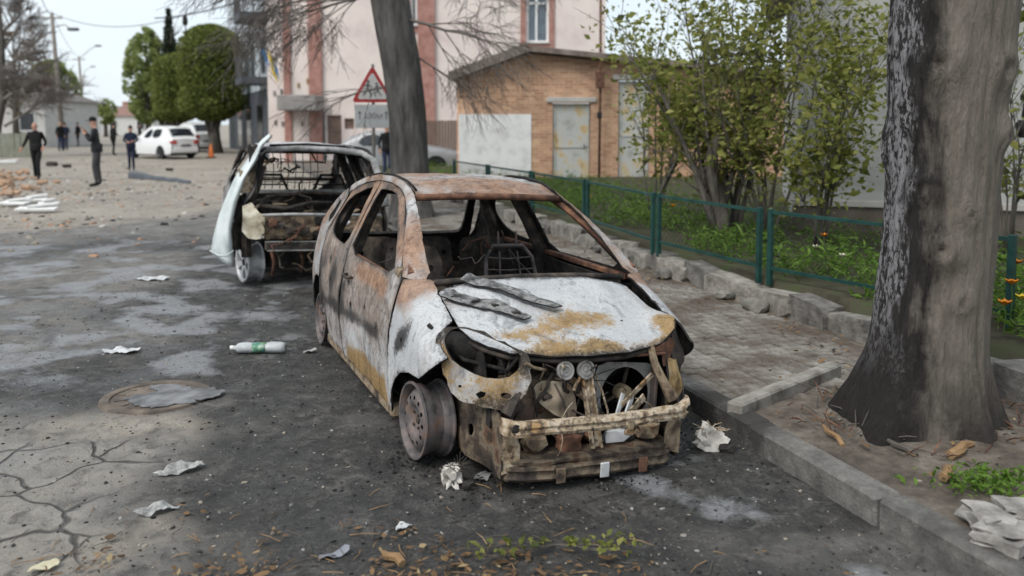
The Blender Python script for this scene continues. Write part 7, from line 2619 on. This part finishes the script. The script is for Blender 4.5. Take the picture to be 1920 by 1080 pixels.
# fallen twig with green leaves in the foreground
ft = gp(1040, 1030)
fo = thing('fallen_branch', 'fallen twig with green leaves in the foreground below the bumper', 'branch', (ft.x, ft.y, .0))
b = MB()
P = []
R_ = random.Random(77)
for i in range(7):
    a = R_.uniform(-.6, .6) + (math.pi if i % 2 else 0)
    p = Vector((0, 0, .02))
    pts = [p.copy()]
    for s in range(5):
        p = p + Vector((math.cos(a) * .07, math.sin(a) * .045, R_.uniform(-.006, .012)))
        a += R_.uniform(-.4, .4)
        p.z = max(.008, p.z)
        pts.append(p.copy())
        if a: P += [(p.x + R_.gauss(0, .018), p.y + R_.gauss(0, .014), p.z + .012 + R_.uniform(0, .015)) for _ in range(3)]
    b.tube(pts, [.004, .0035, .003, .003, .002, .002], 4)
b.build('twig', M['twig'], fo)
leaves('leaf_cluster', P, .035, LEAF['shrub'], fo, .5, .6, 'stuff')
# weeds at the foot of the tree
wp = gp(1860, 910, PAVZ)
P = [(wp.x + rnd.gauss(0, .12), wp.y + rnd.gauss(0, .07), PAVZ + rnd.uniform(-.01, .06)) for _ in range(420)]
tag(leaves('weed_patch', P, .035, LEAF['grass'], None, .2, .4), 'patch of green weeds at the foot of the charred tree', 'weeds', None, 'stuff')
# twigs and bark litter around the trunk base
b = MB()
for _ in range(150):
    a = rnd.uniform(0, 6.28)
    q = rnd.uniform(.33, .75)
    p = Vector((tb.x + q * math.cos(a), tb.y - .05 + q * math.sin(a) * .8, PAVZ + rnd.uniform(-.01, .03)))
    d = Vector((rnd.uniform(-1, 1), rnd.uniform(-1, 1), rnd.uniform(-.1, .5))).normalized() * rnd.uniform(.04, .14)
    b.tube([p, p + d * .5 + Vector((0, 0, .006)), p + d], [.004, .004, .002], 4, rnd.randrange(2))
tag(b.build('bark_litter', [M['twig'], M['rustdark']]), 'twigs and bark litter round the foot of the charred tree', 'litter', None, 'stuff')
# dry leaves scattered
P = []
for _ in range(1900):
    x = rnd.gauss(-.7, .75)
    y = 2.85 + abs(rnd.gauss(0, .40))
    if fb(x, y, 4, 2.2, 3) < .02: continue
    if kcoord(x, y)[1] > -.05: continue
    P.append((x, y, gzz(x, y) + .012 + rnd.uniform(0, .012)))
for _ in range(750):
    t = rnd.uniform(-3, 7)
    q = WALL_D(t) - .2 - abs(rnd.gauss(0, .35))
    if q < .2: continue
    p = kp(t, q)
    P.append((p.x, p.y, PAVZ + .012 + rnd.uniform(-.01, .012)))
for _ in range(160):
    a, q = rnd.uniform(0, 6.28), rnd.uniform(.3, .9)
    P.append((tb.x + q * math.cos(a), tb.y + q * math.sin(a), PAVZ + .02))
tag(litter('fallen_leaves', P, .029, LEAF['dry']), 'dry brown leaves scattered in the foreground and along the wall', 'leaves', None, 'stuff')
b = MB()
for _ in range(190):
    x, y = rnd.gauss(-.6, .9), 2.9 + abs(rnd.gauss(0, .5))
    if kcoord(x, y)[1] > -.1: continue
    p = Vector((x, y, gzz(x, y) + .008))
    a = rnd.uniform(0, 6.28)
    d = Vector((math.cos(a), math.sin(a), rnd.uniform(-.05, .1))) * rnd.uniform(.03, .13)
    b.tube([p, p + d * .5 + Vector((rnd.uniform(-.01, .01), 0, .004)), p + d], [.0025, .002, .0012], 4, rnd.randrange(2))
tag(b.build('twig_litter', [M['twig'], M['oldwood']]), 'thin broken twigs scattered in the foreground', 'twigs', None, 'stuff')
# grit and small rubble
def grit(name, label, pts, smin, smax, mats, kind='stuff', parent=None):
    b = MB()
    bm = bmesh.new()
    bmesh.ops.create_icosphere(bm, subdivisions=1, radius=1)
    V0 = [v.co.copy() for v in bm.verts]
    bm.verts.index_update()
    F0 = [tuple(v.index for v in f.verts) for f in bm.faces]
    bm.free()
    for p in pts:
        s = smin * (smax / smin) ** (rnd.random() ** 2)
        M3 = Matrix.Rotation(rnd.uniform(0, 6), 3, 'Z') @ Matrix.Rotation(rnd.uniform(-.5, .5), 3, 'X')
        sx, sy, sz = s * rnd.uniform(.6, 1.3), s * rnd.uniform(.5, 1.1), s * rnd.uniform(.25, .6)
        b.add([Vector(p) + M3 @ Vector((v.x * sx * rnd.uniform(.8, 1.2), v.y * sy * rnd.uniform(.8, 1.2), v.z * sz)) for v in V0], F0, rnd.randrange(len(mats)))
    o = b.build(name, mats, parent)
    return tag(o, label, 'rubble', None, kind)
gm = [simple('grit_dark', [(.02, .019, .018), (.05, .047, .044)], 8, .95, .3), simple('grit_grey', [(.12, .115, .105), (.22, .21, .19)], 8, .95, .3), simple('grit_black', [(.008, .008, .008), (.02, .02, .02)], 8, .9, .3), simple('grit_tan', [(.18, .15, .12), (.32, .28, .23)], 8, .95, .3)]
pts = []
while len(pts) < 6500:
    x, y = rnd.uniform(-4.5, 1.9), 2.8 + 7 * rnd.random() ** 1.5
    if kcoord(x, y)[1] > -.02 or abs(x) > .72 * y: continue
    pts.append((x, y, gzz(x, y) + .002))
grit('road_grit', 'small stones and burnt grit scattered over the road', pts, .0025, .014, gm + [gm[0], gm[2], simple('grit_pale2', [(.2, .19, .18), (.32, .31, .29)], 8, .95, .2)])
pts = []
for (a, l) in [(-.78, -.05), (-.6, -.45), (.1, -.62), (.62, -.4), (.82, -.1), (-.7, .1)]:
    for _ in range(170):
        p = car_w(a + rnd.gauss(0, .13), l + rnd.gauss(0, .12), 0)
        pts.append((p.x, p.y, gzz(p.x, p.y) + rnd.uniform(0, .02)))
grit('burnt_ash', 'black burnt rubber ash heaped under the front of the near wreck', pts, .003, .014, [gm[2], gm[0], gm[2]])
pts = []
for _ in range(420):
    t, q = rnd.uniform(-3, 6), rnd.uniform(.2, 1.7)
    p = kp(t, q)
    pts.append((p.x, p.y, PAVZ + .003))
grit('pavement_grit', 'small stones scattered over the pavement', pts, .004, .018, [gm[1], gm[3], gm[0]])
pts = []
while len(pts) < 3000:
    x, y = (rnd.uniform(-22, 2), rnd.uniform(11, 42)) if rnd.random() < .5 else (rnd.gauss(-12, 3.5), rnd.gauss(19.5, 4))
    if y < 11 or fb(x, y, 6, .35, 3) + rnd.uniform(-.3, .3) < -.05 or abs(x) > .7 * y or kcoord(x, y)[1] > -.1: continue
    pts.append((x, y, gzz(x, y)))
grit('street_rubble', 'light rubble and splinters strewn over the dusty street', pts, .012, .085, [gm[3], gm[1], gm[3], simple('grit_pale', [(.36, .34, .31), (.5, .48, .45)], 8, .95, .2), simple('grit_brick', [(.32, .17, .10), (.42, .26, .17)], 8, .95, .2), gm[0]])
# rubble heap at far left: bricks and white boards
RB = simple('rubble_brick', [(.30, .17, .10), (.42, .27, .18), (.46, .36, .28)], 5, .9, .5)
rb0 = MB()
rb0.lump((0, 0, 0), (.22, .12, .08), 3, 2, .22, None, 0, 1.6, .6)
rbase = None
where = ('in the heap at the left picture edge', )
R_ = random.Random(9)
for i in range(34):
    x_, y_ = abs(R_.gauss(0, 42)), R_.uniform(325, 376)
    p = gp(x_, y_)
    if rbase is None:
        o = rb0.build('rubble_brick', RB)
        rbase = o
    else:
        o = link(rbase.copy())
    o.location = (p.x, p.y, .05 + (.10 if i % 3 == 0 else 0))
    o.rotation_euler = (R_.uniform(-.4, .4), R_.uniform(-.4, .4), R_.uniform(0, 3))
    o.scale = [R_.uniform(.7, 1.5), R_.uniform(.8, 1.5), R_.uniform(.8, 1.6)]
    tag(o, 'broken orange brick lying among the rubble at the left picture edge', 'brick', 'loose bricks at the left edge')
for i, (px, py, w, d, rz, lab) in enumerate(((70, 398, .95, .35, .1, 'long white board nearest the viewer in the left rubble'), (30, 386, .8, .4, -.2, 'white board at the very left of the rubble'), (62, 380, .7, .35, .3, 'white board furthest back in the left rubble'), (15, 306, 1.0, .4, 0, 'pale board lying further off at the left edge'), (88, 388, .4, .3, .5, 'small white board at the right end of the rubble boards'))):
    p = gp(px, py)
    b = MB()
    b.box((0, 0, 0), (w * .8, d * .7, .05), Matrix.Rotation(.12, 3, 'X'), bev=.01)
    b.box((w * .1, d * .2, .07), (w * .6, d * .5, .05), Matrix.Rotation(.25, 3, 'Z') @ Matrix.Rotation(-.1, 3, 'Y'), bev=.01)
    o = b.build('white_board', M['white_render'])
    o.location = (p.x, p.y, .07)
    o.rotation_euler = (0, 0, rz)
    tag(o, lab, 'board', 'white boards in the rubble')
# long dark bumper cover lying in the street
q0, q1 = gp(245, 333), gp(357, 344)
b = MB()
d = q1 - q0
pts = [q0 + d * t_ + Vector((0, .12 * math.sin(t_ * 3.1), .10 - .03 * t_)) - q0 for t_ in np.linspace(0, 1, 10)]
prof_ = [(-.14, .0), (-.12, .10), (-.02, .15), (.08, .12), (.12, .02), (.09, .03), (.06, .09), (-.02, .115), (-.09, .08), (-.11, .0)]
vs, fs = [], []
for q, p in enumerate(pts):
    s_ = (1.5, 1.6, 1.25, .9, .8, .8, .75, .75, .7, .5)[q]
    for dy, dz in prof_: vs.append((p.x, p.y + dy * s_, max(.0, dz * s_ * (1 + .3 * nz(q * 1.3, dy * 9)))))
for q in range(len(pts) - 1):
    for e in range(10): fs.append((q * 10 + e, q * 10 + (e + 1) % 10, (q + 1) * 10 + (e + 1) % 10, (q + 1) * 10 + e))
fs += [tuple(range(10))[::-1], tuple(90 + e for e in range(10))]
b.add(vs, fs)
o = b.build('bumper_cover', simple('slate_plastic', [(.055, .062, .075), (.10, .11, .125)], 4, .6, .2), None, True, 50)
o.location = q0
tag(o, 'long dark grey torn strip lying across the street at left', 'debris')
# small dark objects in the street
for i, (px, py, s, lab) in enumerate(((97, 311, .28, 'dark rag on the street right of the walking man'), (318, 320, .16, 'small dark lump on the street below the white suv'), (125, 314, .2, 'small dark scrap on the street further right of the rag'))):
    p = gp(px, py)
    b = MB()
    b.lump((0, 0, s * .3), (s * 1.6, s, s * .7), 44 + i, 2, .35)
    o = b.build('dark_scrap', M['char'], None, True, 40)
    o.location = (p.x, p.y, 0)
    tag(o, lab, 'debris', 'dark scraps in the street')
